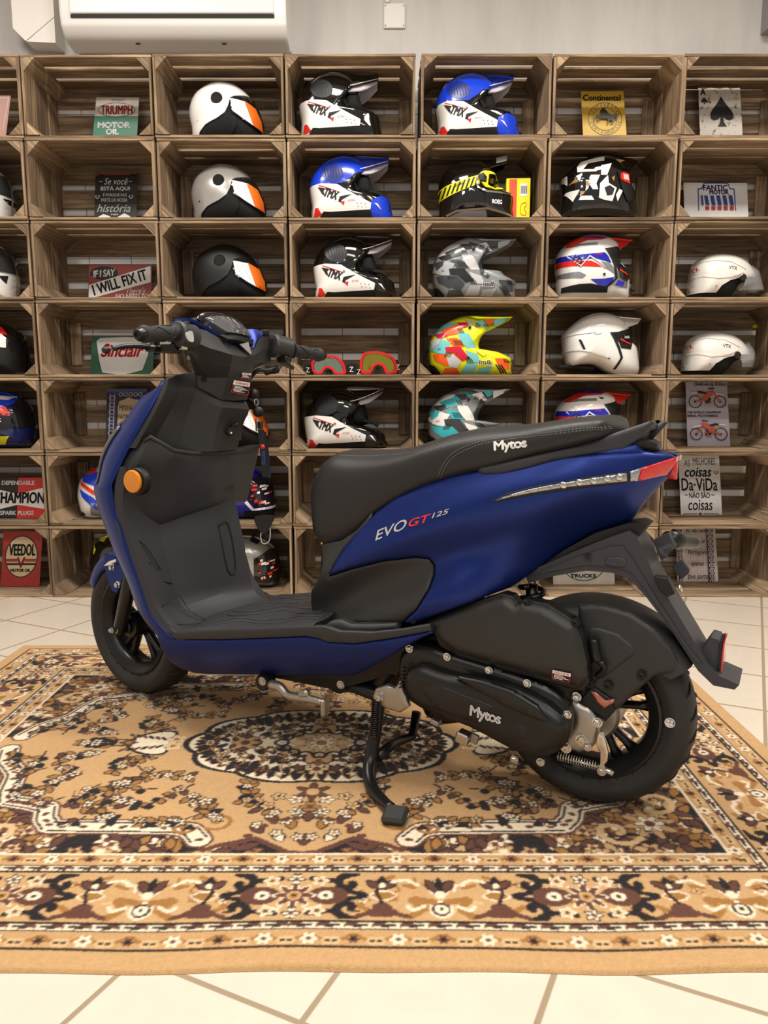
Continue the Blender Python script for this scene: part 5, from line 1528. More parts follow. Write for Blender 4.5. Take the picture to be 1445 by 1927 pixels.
case = [(752, 1232), (765, 1221), (783, 1216), (812, 1222), (841, 1233), (920, 1257), (991, 1281), (1042, 1303), (1066, 1330), (1074, 1362), (1066, 1398), (1045, 1418), (1010, 1430), (985, 1424), (940, 1402), (880, 1370), (812, 1345), (770, 1322), (752, 1295), (748, 1260)]
panel('engine_case', case, lambda s, u: .140, M_SATIN, .10, False, er=.012, smooth_n=2)
eng = [(757, 1290), (758, 1272), (768, 1259), (789, 1256), (816, 1266), (848, 1276), (900, 1285), (960, 1300), (1010, 1322), (1040, 1342), (1060, 1362), (1062, 1382), (1052, 1405), (1030, 1423), (1005, 1427), (975, 1416), (908, 1381), (856, 1360), (812, 1344), (776, 1326), (762, 1308)]
def T_eng(s, u): return .172
ec = panel('engine_cover', eng, T_eng, M_ENG, .04, False, er=.022, smooth_n=3, step=.01)
panel('engine_cover_blade', [(850, 1272), (905, 1282), (965, 1302), (1010, 1330), (1031, 1357), (1018, 1359), (960, 1336), (900, 1303)], lambda s, u: .178, M_SATIN, .01, False, er=.006, parent=ec)
panel('engine_cover_blade', [(790, 1297), (800, 1292), (834, 1293), (930, 1330), (905, 1360), (860, 1350), (818, 1332)], lambda s, u: .1735, M_SATIN, .004, False, er=.005, parent=ec)
surf_text('engine_lettering', 'Mytos', (885, 1339), (942, 1356), 25, lambda s, u: .1745, M_WHT, ec, fat=.0010, space=.9)
panel('inspection_plug', [(960, 1378), (966, 1368), (978, 1365), (988, 1372), (990, 1383), (984, 1393), (972, 1395), (963, 1389)], lambda s, u: .1728, M_ENG, .004, False, er=.0015, parent=ec)
for x, y in ((841, 1236), (920, 1262), (992, 1286), (1067, 1345), (770, 1221), (968, 1429), (1017, 1434)): bolt(tuple(Q(x, y, .143)), (0, 1, 0), .0068, .006, M_STL)
mb = MB()
for k in range(6):
    a = Q(756 + k * .6, 1292 - k * 7.0, .16); bx(mb, a, (.010, .012, .0035), rot('y', 25))
mb.build('cooling_fin', M_SATIN, scooter)
mb = MB(); tube(mb, [Q(735, 1262, .10), Q(748, 1235, .09)], .020, 18); mb.build('intake_clamp', M_ALU, scooter)
mb = MB(); tube(mb, cr([Q(700, 1290, .06), Q(725, 1278, .08), Q(745, 1248, .08), Q(775, 1222, .08)], 4), .032, 16); mb.build('intake_duct', M_SATIN, scooter)
# gearbox and rear brake
J = Zf(960, 1240, .2076)
panel('gearbox', J([(360, 235), (470, 245), (560, 290), (600, 400), (700, 450), (760, 520), (810, 600), (800, 690), (760, 790), (700, 830), (620, 860), (560, 840), (480, 830), (470, 760), (500, 660), (560, 600), (560, 500), (480, 400)]), lambda s, u: .100, M_ALU, .06, False, er=.012, smooth_n=2)
for x, y, r in ((648, 738, .010), (505, 805, .009), (790, 575, .008), (600, 345, .008), (518, 500, .007), (700, 798, .007)):
    (px_, py_), = J([(x, y)]); bolt(tuple(Q(px_, py_, .102)), (0, 1, 0), r, .007, M_STL)
panel('hugger_bracket', J([(610, 395), (740, 250), (920, 370), (945, 480), (860, 570), (740, 470)]), lambda s, u: .094, M_DARK, .01, False, er=.003)
panel('brake_arm', J([(800, 665), (835, 670), (865, 760), (885, 850), (880, 930), (850, 960), (865, 1010), (850, 1060), (800, 1055), (785, 1005), (815, 950), (815, 860), (775, 780), (780, 720)]), lambda s, u: .112, M_STL, .005, False, er=.002)
b1, = J([(828, 1020)]); bolt(tuple(Q(*b1, .113)), (0, 1, 0), .007, .005, M_STL)
b1, b2 = J([(850, 1000), (935, 1040)]); wire('adjuster_nut', [Q(*b1, .105), Q(*b2, .105)], .0065, M_STL, smooth=0, n=8)
b1, b2 = J([(420, 880), (815, 985)]); wire('brake_rod', [Q(*b1, .100), Q(*b2, .105)], .0028, M_STL, smooth=0)
def coil(name, a, b, r, turns, wr, m, parent=None):
    a, b = np.array(a), np.array(b); x, y, d = basis(b - a); L = np.linalg.norm(b - a)
    pts = [a + d * L * q + (x * math.cos(q * turns * 6.283) + y * math.sin(q * turns * 6.283)) * r for q in np.linspace(0, 1, int(turns * 14))]
    return tube(MB(), pts, wr, 6).build(name, m, parent or scooter)
b1, b2 = J([(430, 880), (790, 972)]); coil('brake_spring', Q(*b1, .102), Q(*b2, .105), .0085, 15, .0012, M_STL)
# sachet hanging at the bracket
panel('oil_sachet', J([(730, 300), (775, 310), (860, 385), (940, 370), (935, 400), (850, 450), (790, 400)]), lambda s, u: .100, mat('translucent_red_film', (168, 92, 76), .2, coat=.5), .006, False, er=.004)
# shock absorber
sa, sb = Q(1000, 1100, .02), Q(1003, 1150, .02)
mb = MB(); tube(mb, [sa, sb], .014, 12); mb.build('shock_absorber', M_SATIN, scooter)
coil('shock_spring', sa, sb, .026, 2.4, .0065, M_SATIN)

# ---- stands, brackets, engine block below ----------------------------------------------------
mb = MB(); 
bx(mb, (.40, 0, .30), (.22, .16, .13), rot('y', -12), .02); bx(mb, (.18, .03, .27), (.26, .17, .14), rot('y', -12), .02)
mb.build('engine_block', M_DARK, scooter)
panel('engine_bracket', [(700, 1312), (706, 1296), (725, 1290), (741, 1296), (752, 1284), (764, 1318), (768, 1332), (752, 1342), (724, 1334), (706, 1326)], lambda s, u: .150, M_ALU, .012, False, er=.005)
bolt(tuple(Q(713, 1312, .153)), (0, 1, 0), .0085, .008, M_STL)
lathe(MB(), [(.0, .0), (.022, 0), (.022, -.05), (0, -.05)], Q(636, 1289, .14), (0, 1, 0), 20).build('frame_boss', M_SATIN, scooter, angle=40)
bolt(tuple(Q(641, 1289, .142)), (0, 1, 0), .008, .006, M_STL)
wire('frame_tube', [Q(618, 1270, .10), Q(632, 1290, .11), Q(660, 1290, .11), Q(690, 1300, .11), Q(715, 1310, .11)], .017, M_SATIN)
# centre stand
ft0 = np.array([.36, .235, .018])
pv = Q(713, 1318, .135)
stand = wire('centre_stand', [pv, Q(709, 1360, .142), Q(699, 1420, .16), Q(694, 1452, .188), Q(700, 1482, .222), Q(720, 1508, .265), Q(737, 1523, .292)], [.015, .015, .0155, .0155, .015, .014, .013], M_SATIN, n=14)
pp = Q(745, 1530, .303)
mb = MB(); bx(mb, pp + np.array([0, .004, -.002]), (.052, .050, .018), rot('x', -14) @ rot('z', 12), .006); mb.build('stand_foot', M_RUB, stand)
pr_ = np.array([pv[0], -pv[1], pv[2]])
L2 = [Q(709, 1360, .142), Q(699, 1420, .16), Q(694, 1452, .188), Q(700, 1482, .222), Q(720, 1508, .265), Q(737, 1523, .292)]
wire('stand_leg', [pr_] + [np.array([p[0], -p[1], p[2]]) for p in L2], [.015, .015, .0155, .0155, .015, .014, .013], M_SATIN, stand, n=12)
mb = MB(); bx(mb, np.array([pp[0], -pp[1], pp[2]]), (.052, .050, .018), rot('x', 14) @ rot('z', -12), .006); mb.build('stand_foot', M_RUB, stand)
wire('stand_crossbar', [Q(712, 1424, .15), Q(738, 1400, .06), Q(775, 1386, -.02), Q(784, 1340, -.03)], [.013, .013, .012, .012], M_SATIN, stand, n=10, smooth=0)
coil('stand_spring', Q(707, 1318, .158), Q(704, 1388, .166), .0085, 17, .0018, M_SATIN, stand)
# side stand, silver, folded up
ss = wire('side_stand', [Q(510, 1288, .165), Q(527, 1293, .17), Q(540, 1307, .175), Q(560, 1312, .18), Q(585, 1316, .185), Q(608, 1322, .19)], [.013, .012, .0105, .0105, .010, .0085], M_ALU, n=12)
mb = MB(); bx(mb, Q(612, 1328, .192), (.012, .040, .042), rot('z', 10), .004); mb.build('stand_shoe', M_ALU, ss)
mb = MB(); bx(mb, Q(572, 1305, .184), (.03, .02, .02), rot('y', 15), .006); mb.build('stand_tread', M_ALU, ss)
lathe(MB(), [(0, .012), (.019, .012), (.022, .006), (.022, -.02), (0, -.02)], Q(497, 1283, .160), (0, 1, 0), 20).build('stand_pivot', M_SATIN, ss, angle=40)
bolt(tuple(Q(494, 1282, .173)), (0, 1, 0), .008, .006, M_STL, ss)
mb = MB(); bx(mb, Q(872, 1387, .13), (.030, .030, .026), rot('y', -14), .003); mb.build('cable_clip', M_STL, scooter)
mb = MB(); bx(mb, Q(820, 1358, .13), (.022, .02, .012), rot('y', -14), .002); mb.build('casing_lug', M_ALU, scooter); mb = MB(); bx(mb, Q(893, 1390, .12), (.018, .01, .022), rot('y', -14), .002); mb.build('casing_lug', M_ALU, scooter)
# silencer on the far side
mb = MB(); tube(mb, [(.22, -.17, .30), (.10, -.185, .31), (-.02, -.185, .335), (-.05, -.185, .34)], [.03, .058, .058, .03], 20); mb.build('silencer', M_SATIN, scooter)

# ---- keys and lanyard hanging from the ignition ------------------------------------------
def lanyard():
    kp = Q(476, 742, -.085); w = SO + SES * kp[0] + SET * kp[1] + np.array([0, 0, kp[2]])
    e = empty('key_lanyard', tuple(w), scooter.rotation_euler[2])
    tag(e, 'black lanyard with red and blue print and scooter keys hanging in the ignition', 'lanyard')
    def q(x, y, t=-.085): return Q(x, y, t) - kp
    mb = MB(); lathe(mb, [(0, -.014), (.013, -.012), (.0145, 0), (.013, .012), (0, .014)], q(477, 741), (-.8, .5, 0), 16); mb.build('key_head', M_DARK, e)
    mb = MB(); lathe(mb, [(0, -.005), (.014, -.004), (.015, 0), (.014, .004), (0, .005)], q(486, 775), (-.6, .7, 0), 18); mb.build('spare_key', M_DARK, e)
    mb = MB(); tube(mb, cr([q(482, 757) + np.array([0, .009 * math.cos(a), .009 * math.sin(a)]) for a in np.linspace(0, 6.28, 12)[:-1]], 3, True), .0012, 6, closed=True); mb.build('key_ring', M_STL, e)
    bx(MB(), q(483, 800), (.006, .006, .035), None, .001).build('key_blade', M_STL, e)
    mb = MB(); bx(mb, q(490, 800), (.012, .016, .022), None, .003); mb.build('strap_clip', M_SATIN, e)
    P = cr([q(491, 808), q(494, 840), q(497, 870), q(499, 897)], 6); P2 = cr([q(499, 897), q(503, 897, -.095), q(502, 870, -.10), q(495, 812, -.10)], 6)
    for pts in (P, P2):
        mb = MB(); rings = []
        for i, p in enumerate(pts):
            d = np.array([-.8825, -.4703, 0]) * .0088; n_ = np.array([-.4703, .8825, 0]) * .0008
            rings.append([p - d - n_, p + d - n_, p + d + n_, p - d + n_])
        loft(mb, rings); fix_normals(mb.build('strap', mat('black_webbing', (26, 27, 30), .8), e, smooth=False))
    R_v, N_v, up = np.array([-.8825, -.4703, 0]), np.array([-.4703, .8825, 0]), np.array([0, 0, 1.0])
    lathe(MB(), [(.007, 0), (.007, .0008), (0, .001)], q(494, 841) + N_v * .0012, N_v, 18).build('red_print', M_RED, e)
    v, f = text_fit('MYTOS', .036, .008); c = q(496, 862) + N_v * .0022; mb = MB()
    mb.add([c - up * p[0] + R_v * p[1] for p in v], f); mb.build('blue_print', mat('blue_print', (50, 96, 214), .5), e)
lanyard()
# ------------------------------------------------------------------ things in the crates
def Zc(ox, oy, sc):
    return lambda L: [(ox + p[0] * sc, oy + p[1] * sc) for p in L]
C1, C2, C3 = Zc(0, 0, .3737), Zc(500, 80, .3737), Zc(960, 60, .3356)
C4, C5, C6 = Zc(0, 400, .3875), Zc(500, 400, .3737), Zc(980, 400, .3218)
C7, C8, C9 = Zc(860, 760, .4048), Zc(0, 840, .3875), Zc(1180, 960, .1817)
C10 = Zc(400, 780, .1868)

class Pillow:
    """a closed body swelling to both sides of a side-view outline (x, z)"""
    def __init__(s, out, c, W, p=2.3, n=5):
        s.o = cr(out, n, True); s.c = np.array(c, float); s.W = W; s.p = p
        d = s.o - s.c; a = np.arctan2(d[:, 1], d[:, 0]); r = np.hypot(d[:, 0], d[:, 1])
        i = np.argsort(a); a, r = a[i], r[i]
        s.a = np.concatenate([a - 2 * math.pi, a, a + 2 * math.pi]); s.r = np.concatenate([r, r, r])
    def R(s, th): return np.interp(th, s.a, s.r)
    def t(s, P, grow=0.0):
        P = np.asarray(P, float); d = P - s.c
        q = np.hypot(d[:, 0], d[:, 1]) / (s.R(np.arctan2(d[:, 1], d[:, 0])) * (1 + grow / s.W * .6) + 1e-9)
        return (s.W + grow) * np.clip(1 - np.clip(q, 0, 1) ** s.p, 0, 1) ** (1 / s.p)
    def grid(s, grow=0.0, nth=72, nr=11):
        th = np.linspace(-math.pi, math.pi, nth, endpoint=False); P = []
        for k in range(1, nr + 1):
            q = math.sin(k / nr * math.pi / 2)
            r = s.R(th) * (1 + grow / s.W * .6) * q
            P.append(np.stack([s.c[0] + r * np.cos(th), s.c[1] + r * np.sin(th)], 1))
        return np.array(P)
    def body(s, name, m, parent, nth=72, nr=11):
        G = s.grid(0, nth, nr); mb = MB(); vs = []; fs = []
        for sd in (-1, 1):
            o = len(vs); vs.append((s.c[0], sd * s.W, s.c[1]))
            for k in range(nr):
                tt = s.t(G[k]) if k < nr - 1 else np.zeros(nth)
                vs += [(p[0], sd * v, p[1]) for p, v in zip(G[k], tt)]
            for j in range(nth):
                j2 = (j + 1) % nth
                q = [(o, o + 1 + j, o + 1 + j2)] + [(o + 1 + k * nth + j, o + 1 + (k + 1) * nth + j, o + 1 + (k + 1) * nth + j2, o + 1 + k * nth + j2) for k in range(nr - 1)]
                fs += q if sd < 0 else [tuple(reversed(x)) for x in q]
        mb.add(vs, fs, smooth=True)
        o = mb.build(name, m, parent)
        bm = bmesh.new(); bm.from_mesh(o.data); bmesh.ops.remove_doubles(bm, verts=bm.verts, dist=1e-6); bmesh.ops.recalc_face_normals(bm, faces=bm.faces); bm.to_mesh(o.data); bm.free()
        return o
    def decal(s, name, loops, m, parent, grow=0.0015, thick=0.0, both=True, clip=True):
        """paint or a shell layer lying on the swelling; loops in (x, z)"""
        if not hasattr(loops[0][0], '__len__'): loops = [loops]
        L = [densify(l, .010) for l in loops]
        G = s.grid(grow).reshape(-1, 2); ins = np.zeros(len(G), bool)
        for l in L: ins ^= inside(l, G)
        G = G[ins]
        cl = None
        if clip:
            g = s.grid(grow)[-1]; cl = densify(s.c + (g - s.c) * .9995, .010)
        v, f = cdt(L, G, cl)
        if not f: return None
        tt = s.t(v, grow); first = None
        for sd in ((-1, 1) if both else (-1,)):
            mb = MB()
            vs = [(p[0], sd * q, p[1]) for p, q in zip(v, tt)]
            mb.add(vs, f if sd < 0 else [tuple(reversed(q)) for q in f], smooth=True)
            if thick:
                be = boundary_edges(f); n = len(vs)
                ws = []; mp = {}; ff = []
                for a, b in be:
                    for i in (a, b):
                        if i not in mp:
                            mp[i] = len(ws); ws += [vs[i], (vs[i][0], vs[i][1] - sd * thick, vs[i][2])]
                    ff.append((mp[b], mp[a], mp[a] + 1, mp[b] + 1))
                mb.add(ws, ff if sd < 0 else [tuple(reversed(q)) for q in ff])
            o = mb.build(name, m, parent); first = first or o
        return first
    def text(s, name, st, c, w, h, m, parent, rot_=0.0, grow=.0025, bold=0.0, **kw):
        v, f = text_fit(st, w, h, **kw); ca, sa = math.cos(rot_), math.sin(rot_); mb = MB(); b_ = bold * h * .9
        for dx, dy in (((0, 0),) if not bold else ((-b_, 0), (b_, 0), (0, b_), (0, -b_))):
            P = np.stack([c[0] + v[:, 0] * ca - v[:, 1] * sa + dx, c[1] + v[:, 0] * sa + v[:, 1] * ca + dy], 1)
            tt = s.t(P, grow); mb.add([(p[0], -q, p[1]) for p, q in zip(P, tt)], f)
        return mb.build(name, m, parent)

class Spot:
    """a place in crate (c, r): photo pixels -> local x, z of a thing standing on the crate's floor"""
    def __init__(s, c, r, px_mid, depth=0.19):
        s.Y = Y_CR + depth; s.z0 = crate_floor(c, r); s.x0 = at_y(px_mid, 500, s.Y)[0]
        zc = (s.Y * CP); s.x0 = None
        # x of the pixel column at the height of the floor
        zz = s.z0 + 0.12; P = np.array([0, s.Y, zz]) - CAM; depth_ = P[1] * CP - P[2] * SP
        s.x0 = (px_mid - W_PX / 2) / FPX * depth_
        s.k = FPX / depth_; s.nr = 0.0; s.lo = 0.0
        Spot.cur = s
    def __call__(s, L, ground=True):
        P = np.array([at_y(x, y, s.Y - s.nr) for x, y in L]); P = P[:, [0, 2]] - np.array([s.x0, s.z0])
        if ground:
            lo = P[:, 1].min(); P[P[:, 1] < lo + .010, 1] = 0.0
            P[:, 1] = np.maximum(P[:, 1], 0.0)
        return P
    def base(s, v):           # a lip in front hides the lowest part: keep the heights, carry the outline down
        s.cut = max(0.0, v); s.lo = min(0.0, v); return s.lo
    def snap(s, out):
        out[out[:, 1] < s.cut + .012, 1] = 0.0; out[:, 1] = np.maximum(out[:, 1], 0)
        s.nr = .08            # from here on points lie on the near flank
    def mid(s, P):            # the same sight lines met on the middle plane
        k = s.Y / (s.Y - s.nr); P = np.array(P, float); z = s.z0 + s.lo
        return np.stack([(P[:, 0] + s.x0) * k - s.x0, CAM_H + (P[:, 1] + z - CAM_H) * k - z], 1)
    def obj(s, name, rz=0.0):
        return empty(name, (s.x0, s.Y, s.z0), rz)

GW = mat('gloss_white', (236, 234, 230), 0.14, coat=0.6)
GB = mat('gloss_black', (9, 9, 10), 0.08, coat=1.0)
MB_ = mat('matte_black', (20, 20, 21), 0.5)
PAD = mat('black_helmet_lining', (14, 14, 15), 0.85)
GS = mat('gloss_silver', (176, 174, 170), 0.25, 0.5, coat=0.5)
BLUE = mat('racing_blue', (22, 62, 205), 0.2, coat=0.5)
REDG = mat('racing_red', (222, 42, 34), 0.25, coat=0.4)
GREY = mat('slate_grey', (24, 27, 33), .4)
ORG = mat('orange_sticker', (244, 116, 28), 0.5)
PAPER = mat('white_sticker', (236, 236, 240), 0.6)
INK = mat('black_ink', (18, 18, 20), 0.6)
TINT = mat('smoke_visor', (28, 28, 30), 0.05, coat=1.0, alpha=0.82)
CLEARV = mat('clear_visor', (210, 214, 216), 0.04, coat=1.0, alpha=0.28)
CHROME = mat('chrome_trim', (215, 215, 218), 0.12, 1.0)
YEL = mat('signal_yellow', (236, 232, 40), 0.35)

def arch(name, cen, edg, m, parent, hw, thick=.004, droop=1.6):
    """a peak: centre line and side line in (x, z), bowed over the width hw (scalar or list)"""
    C = cr(Spot.cur.mid(cen), 5); E = cr(edg, 5); n = len(C)
    W = np.interp(np.linspace(0, 1, n), np.linspace(0, 1, len(hw)), hw) if hasattr(hw, '__len__') else [hw] * n
    rings = []
    for i in range(n):
        top = []; bot = []
        for q in np.linspace(-1, 1, 15):
            a = abs(q) ** droop; p = C[i] * (1 - a) + E[i] * a
            top.append((p[0], q * W[i], p[1])); bot.append((p[0], q * W[i] * .97, p[1] - thick))
        rings.append(top + bot[::-1])
    o = loft(MB(), rings).build(name, m, parent, angle=45); return fix_normals(o)

def disc(name, x, z, pil, r, m, parent, h=.006, both=True):
    t = float(pil.t([(x, z)])[0])
    for sd in ((-1, 1) if both else (-1,)):
        lathe(MB(), [(r, -.004), (r, h * .6), (r * .86, h), (0, h)], (x, sd * t, z), (0, sd, 0), 24).build(name, m, parent, angle=40)

# --- open-face helmets with a stickered visor
def jet(sp, L, label, shell_m, pad_out=True):
    e = sp.obj('open_face_helmet'); tag(e, label, 'helmet', 'open face helmets')
    F = lambda P: sp(L(P), False); lo = sp.base(F([(1000, 690)])[0][1])
    def G(P):
        q = F(P); q[:, 1] = (q[:, 1] - lo) * (1.0 if True else 1); return q
    out = G([(965, 590), (968, 540), (990, 490), (1030, 455), (1080, 432), (1130, 428), (1190, 445), (1245, 485), (1285, 540), (1312, 600), (1322, 655), (1295, 690), (1150, 690), (1000, 690), (975, 645)])
    sp.snap(out)
    pl = Pillow(out, G([(1130, 580)])[0], .112, 2.2)
    pl.body('lining', PAD, e)
    pl.decal('shell', G([(940, 690), (940, 400), (1300, 400), (1262, 492), (1190, 492), (1166, 500), (1156, 545), (1140, 580), (1100, 608), (1040, 636), (1006, 668), (996, 700)]), shell_m, e, .007, .007)
    pl.decal('visor', G([(1178, 494), (1260, 470), (1400, 560), (1360, 672), (1300, 650), (1240, 620), (1175, 578), (1163, 530)]), TINT, e, .010, .003)
    pl.decal('white_sticker', G([(1166, 508), (1234, 516), (1276, 634), (1230, 608), (1180, 574)]), PAPER, e, .012, 0, False)
    pl.decal('orange_sticker', G([(1234, 513), (1283, 538), (1310, 600), (1316, 650), (1276, 634)]), ORG, e, .012, 0, False)
    mb = MB()
    for k in range(6):
        a, b = G([(1180 + k * 5, 524 + k * 12), (1222 + k * 6, 530 + k * 13)])
        for p, q in ((a, b),):
            v = np.array([p, q, q + [0, -.0016], p + [0, -.0016]]); tt = pl.t(v, .0128); mb.add([(x[0], -y, x[1]) for x, y in zip(v, tt)], [(0, 3, 2, 1)])
    mb.build('fine_print', mat('grey_ink', (150, 150, 155), .6), e)
    c = G([(1098, 508)])[0]; disc('visor_pivot', c[0], c[1], pl, .026, GB, e, .013)
    c = G([(997, 608)])[0]; disc('snap', c[0], c[1], pl, .0035, GB, e, .010)
    pl.decal('cheek_pad', G([(1150, 575), (1195, 600), (1200, 640), (1170, 680), (1040, 684), (1060, 650), (1110, 620)]), PAD, e, .006, .004)
    w = [pl.t(G([(1090 + k * 30, 690)]))[0] for k in range(3)]
    return e
jl = jet(Spot(2, 1, 427), C1, 'glossy white open face helmet with orange and white visor stickers', GW)
def shiftL(L, dx, dy): return lambda P: [(x + dx, y + dy) for x, y in L(P)]
jet(Spot(2, 2, 430), shiftL(C1, 3.5, 153), 'silver open face helmet with orange and white visor stickers', GS)
jet(Spot(2, 3, 430), shiftL(C1, 5.5, 303), 'matte black open face helmet with orange and white visor stickers', MB_)
jet(Spot(2, 5, 440), shiftL(C1, 10, 578), 'black open face helmet half hidden behind the scooter column and lanyard', MB_)

# --- motocross helmets, white sides with a big three-letter logo
TMX_O = [(272, 420), (256, 380), (247, 330), (243, 275), (262, 222), (300, 175), (350, 142), (410, 128), (465, 136), (510, 158), (538, 195), (512, 232), (484, 262), (492, 292), (530, 312), (570, 330), (600, 325), (634, 345), (645, 385), (642, 420), (460, 420)]
def tmx(c, r, dx, dy, label, top, chin):
    L = shiftL(C5, dx, dy); sp = Spot(c, r, L([(445, 0)])[0][0])
    e = sp.obj('motocross_helmet'); tag(e, label, 'helmet', 'motocross helmets with white sides')
    lo = sp.base(sp(L([(445, 422)]), False)[0][1])
    def G(P):
        q = sp(L(P), False); q[:, 1] -= lo; return q
    out = G(TMX_O); sp.snap(out)
    pl = Pillow(out, G([(400, 300)])[0], .112, 3.0)
    pl.body('shell', GB, e)
    pl.decal('crown', G([(225, 268), (230, 180), (420, 100), (520, 120), (560, 190), (520, 200), (480, 205), (450, 232), (405, 262), (330, 262)]), top, e, .002)
    pl.decal('side_panel', G([(225, 272), (300, 262), (380, 268), (430, 298), (490, 330), (556, 362), (548, 392), (345, 404), (312, 402), (292, 430), (225, 430)]), GW, e, .003)
    ov = [(354 + 58 * math.cos(a) * .98 + 14 * math.sin(a) * .6, 206 + 50 * math.sin(a)) for a in np.linspace(0, 6.283, 28)[:-1]]
    og = pl.decal('vent_grille', G(ov), GREY if top is GB else mat('deep_blue', (16, 40, 130), .3), e, .0035)
    for k in range(7):
        x = 312 + k * 14; hh = 34 * math.sqrt(max(.1, 1 - ((x - 354) / 58) ** 2))
        pl.decal('grille_line', G([(x, 206 - hh), (x + 3, 206 - hh), (x + 13, 206 + hh), (x + 10, 206 + hh)]), INK, og, .0042, 0, False)
    pl.decal('red_flash', G([(268, 382), (284, 384), (304, 420), (260, 430)]), REDG, e, .0045)
    pl.decal('red_flash', G([(288, 270), (330, 284), (392, 306), (390, 309), (328, 288), (287, 274)]), REDG, e, .0045, 0, False)
    lg = pl.text('logo', 'TMX', G([(352, 318)])[0], .060, .034, INK, e, rot_=-.30, shear=.25, bold=.06, grow=.0048)
    pl.decal('logo', G([(282, 280), (322, 290), (312, 302), (318, 324), (306, 318), (296, 302)]), INK, e, .0046, 0, False)
    pl.decal('logo', G([(394, 330), (455, 318), (402, 348), (404, 362), (386, 354)]), INK, e, .0046, 0, False)
    pl.text('logo', 'ACING', G([(452, 349)])[0], .034, .0085, REDG, e, rot_=.05, shear=.3, grow=.0048)
    pl.decal('red_flash', G([(396, 358), (418, 352), (414, 374)]), REDG, e, .0046, 0, False)
    pl.decal('chin_guard', G([(553, 345), (600, 318), (670, 330), (670, 440), (560, 440), (545, 400)]), chin, e, .004)
    pl.decal('chin_vent', G([(566, 360), (582, 362), (600, 392)]), GW, e, .006, 0, False)
    for k in range(3):
        for q in range(2):
            c_ = G([(480 + k * 20 + q * 5, 362 + q * 16 + k * 2)])[0]; disc('vent_hole', c_[0], c_[1], pl, .0018, INK, e, .0052, False)
    pl.decal('eyeport_rim', G([(520, 200), (542, 190), (545, 215), (510, 245), (490, 275), (500, 290), (480, 300), (462, 262), (480, 225)]), MB_, e, .006, .006)
    ip = Pillow(G([(470, 210), (530, 200), (548, 230), (560, 300), (520, 315), (470, 300)]), G([(510, 260)])[0], .080, 2.5)
    ip.body('lining', PAD, e, 40, 6)
    pl.decal('bottom_trim', G([(300, 412), (345, 405), (550, 394), (560, 440), (290, 440)]), MB_, e, .004)
    arch('peak', G([(415, 133), (470, 122), (540, 124), (640, 127)]), G([(408, 196), (470, 194), (545, 172), (638, 131)]), top, e, [.085, .095, .085, .045])
    arch('peak_underside', G([(440, 133), (500, 124), (560, 126), (638, 126)]) + [0, -.0065], G([(440, 204), (500, 202), (566, 190), (632, 140)]) + [0, -.004], mat('light_grey_peak', (200, 192, 200), .4), e, [.075, .086, .078, .04])
    arch('peak_stripe', G([(455, 122), (490, 119), (560, 121), (620, 125)]) + [0, .0015], G([(452, 132), (490, 132), (560, 131), (620, 128)]) + [0, .0015], GW, e, [.03, .035, .03, .02])
    for sd in (-1, 1): wire('peak_edge', [(p[0], sd * w_, p[1] + .002) for p, w_ in zip(G([(412, 196), (470, 194), (545, 172), (637, 131)]), (.085, .095, .085, .045))], .0018, GW, e)
    c_ = G([(426, 184)])[0]; lathe(MB(), [(.008, -.01), (.008, .003), (.005, .005), (0, .005)], (c_[0], -.083, c_[1]), (0, -1, .2), 14).build('peak_screw', CHROME, e)
    c_ = G([(396, 302)])[0]; disc('snap', c_[0], c_[1], pl, .006, CHROME, e, .006, False)
    wire('goggle_strap', [(p[0], -.06, p[1]) for p in G([(500, 285), (540, 290), (585, 300), (612, 318)])], .008, PAD, e)
    return e
tmx(3, 3, 0, 0, 'white and black motocross helmet with peak, third crate down, above the goggles', GB, GB)
tmx(3, 1, -27, -306, 'white and black motocross helmet with grey peak underside in the top row', GB, GB)
tmx(4, 1, 229, -304, 'white and blue motocross helmet with peak in the top row', BLUE, BLUE)
tmx(3, 2, -7, -150, 'white and blue motocross helmet with peak in the second row', BLUE, BLUE)
tmx(3, 5, -17, 291, 'white and glossy black motocross helmet below the goggles, above the scooter seat', GB, GB)

# --- motocross helmets in angular camouflage
IM_O = [(832, 790), (822, 740), (820, 690), (826, 650), (856, 606), (900, 568), (950, 543), (1000, 530), (1055, 540), (1098, 568), (1112, 598), (1082, 630), (1066, 668), (1072, 702), (1100, 722), (1150, 718), (1190, 706), (1216, 722), (1234, 748), (1230, 790), (1226, 822), (1100, 816), (960, 816), (880, 824)]
IM_P = [  # (palette index, polygon)
    (1, [(830, 620), (880, 560), (960, 560), (930, 600), (870, 625)]), (2, [(880, 600), (960, 570), (1000, 580), (960, 620), (900, 630)]), (3, [(818, 690), (860, 640), (930, 660), (905, 700), (850, 712)]),
    (2, [(905, 640), (960, 640), (1000, 680), (950, 690)]), (4, [(850, 620), (905, 610), (915, 630), (870, 645)]), (5, [(830, 650), (880, 640), (870, 668), (840, 690)]), (1, [(960, 600), (1020, 620), (1060, 690), (1010, 690), (975, 650)]),
    (4, [(900, 685), (975, 682), (1020, 740), (985, 755), (940, 715), (905, 712)]), (3, [(850, 680), (905, 690), (910, 720), (860, 715)]), (2, [(840, 720), (905, 720), (960, 770), (900, 780), (850, 750)]),
    (5, [(905, 730), (940, 720), (980, 760), (960, 790), (920, 780)]), (1, [(1000, 700), (1060, 720), (1080, 760), (1030, 760)]), (3, [(1010, 760), (1060, 765), (1050, 815), (980, 815)]), (2, [(900, 790), (960, 790), (980, 820), (890, 822)]),
    (2, [(1150, 740), (1220, 740), (1230, 790), (1180, 800)]), (3, [(1070, 790), (1140, 780), (1120, 820), (1060, 818)]), (4, [(960, 560), (1010, 560), (1020, 580), (985, 590)]), (5, [(1000, 545), (1050, 560), (1030, 580)])]
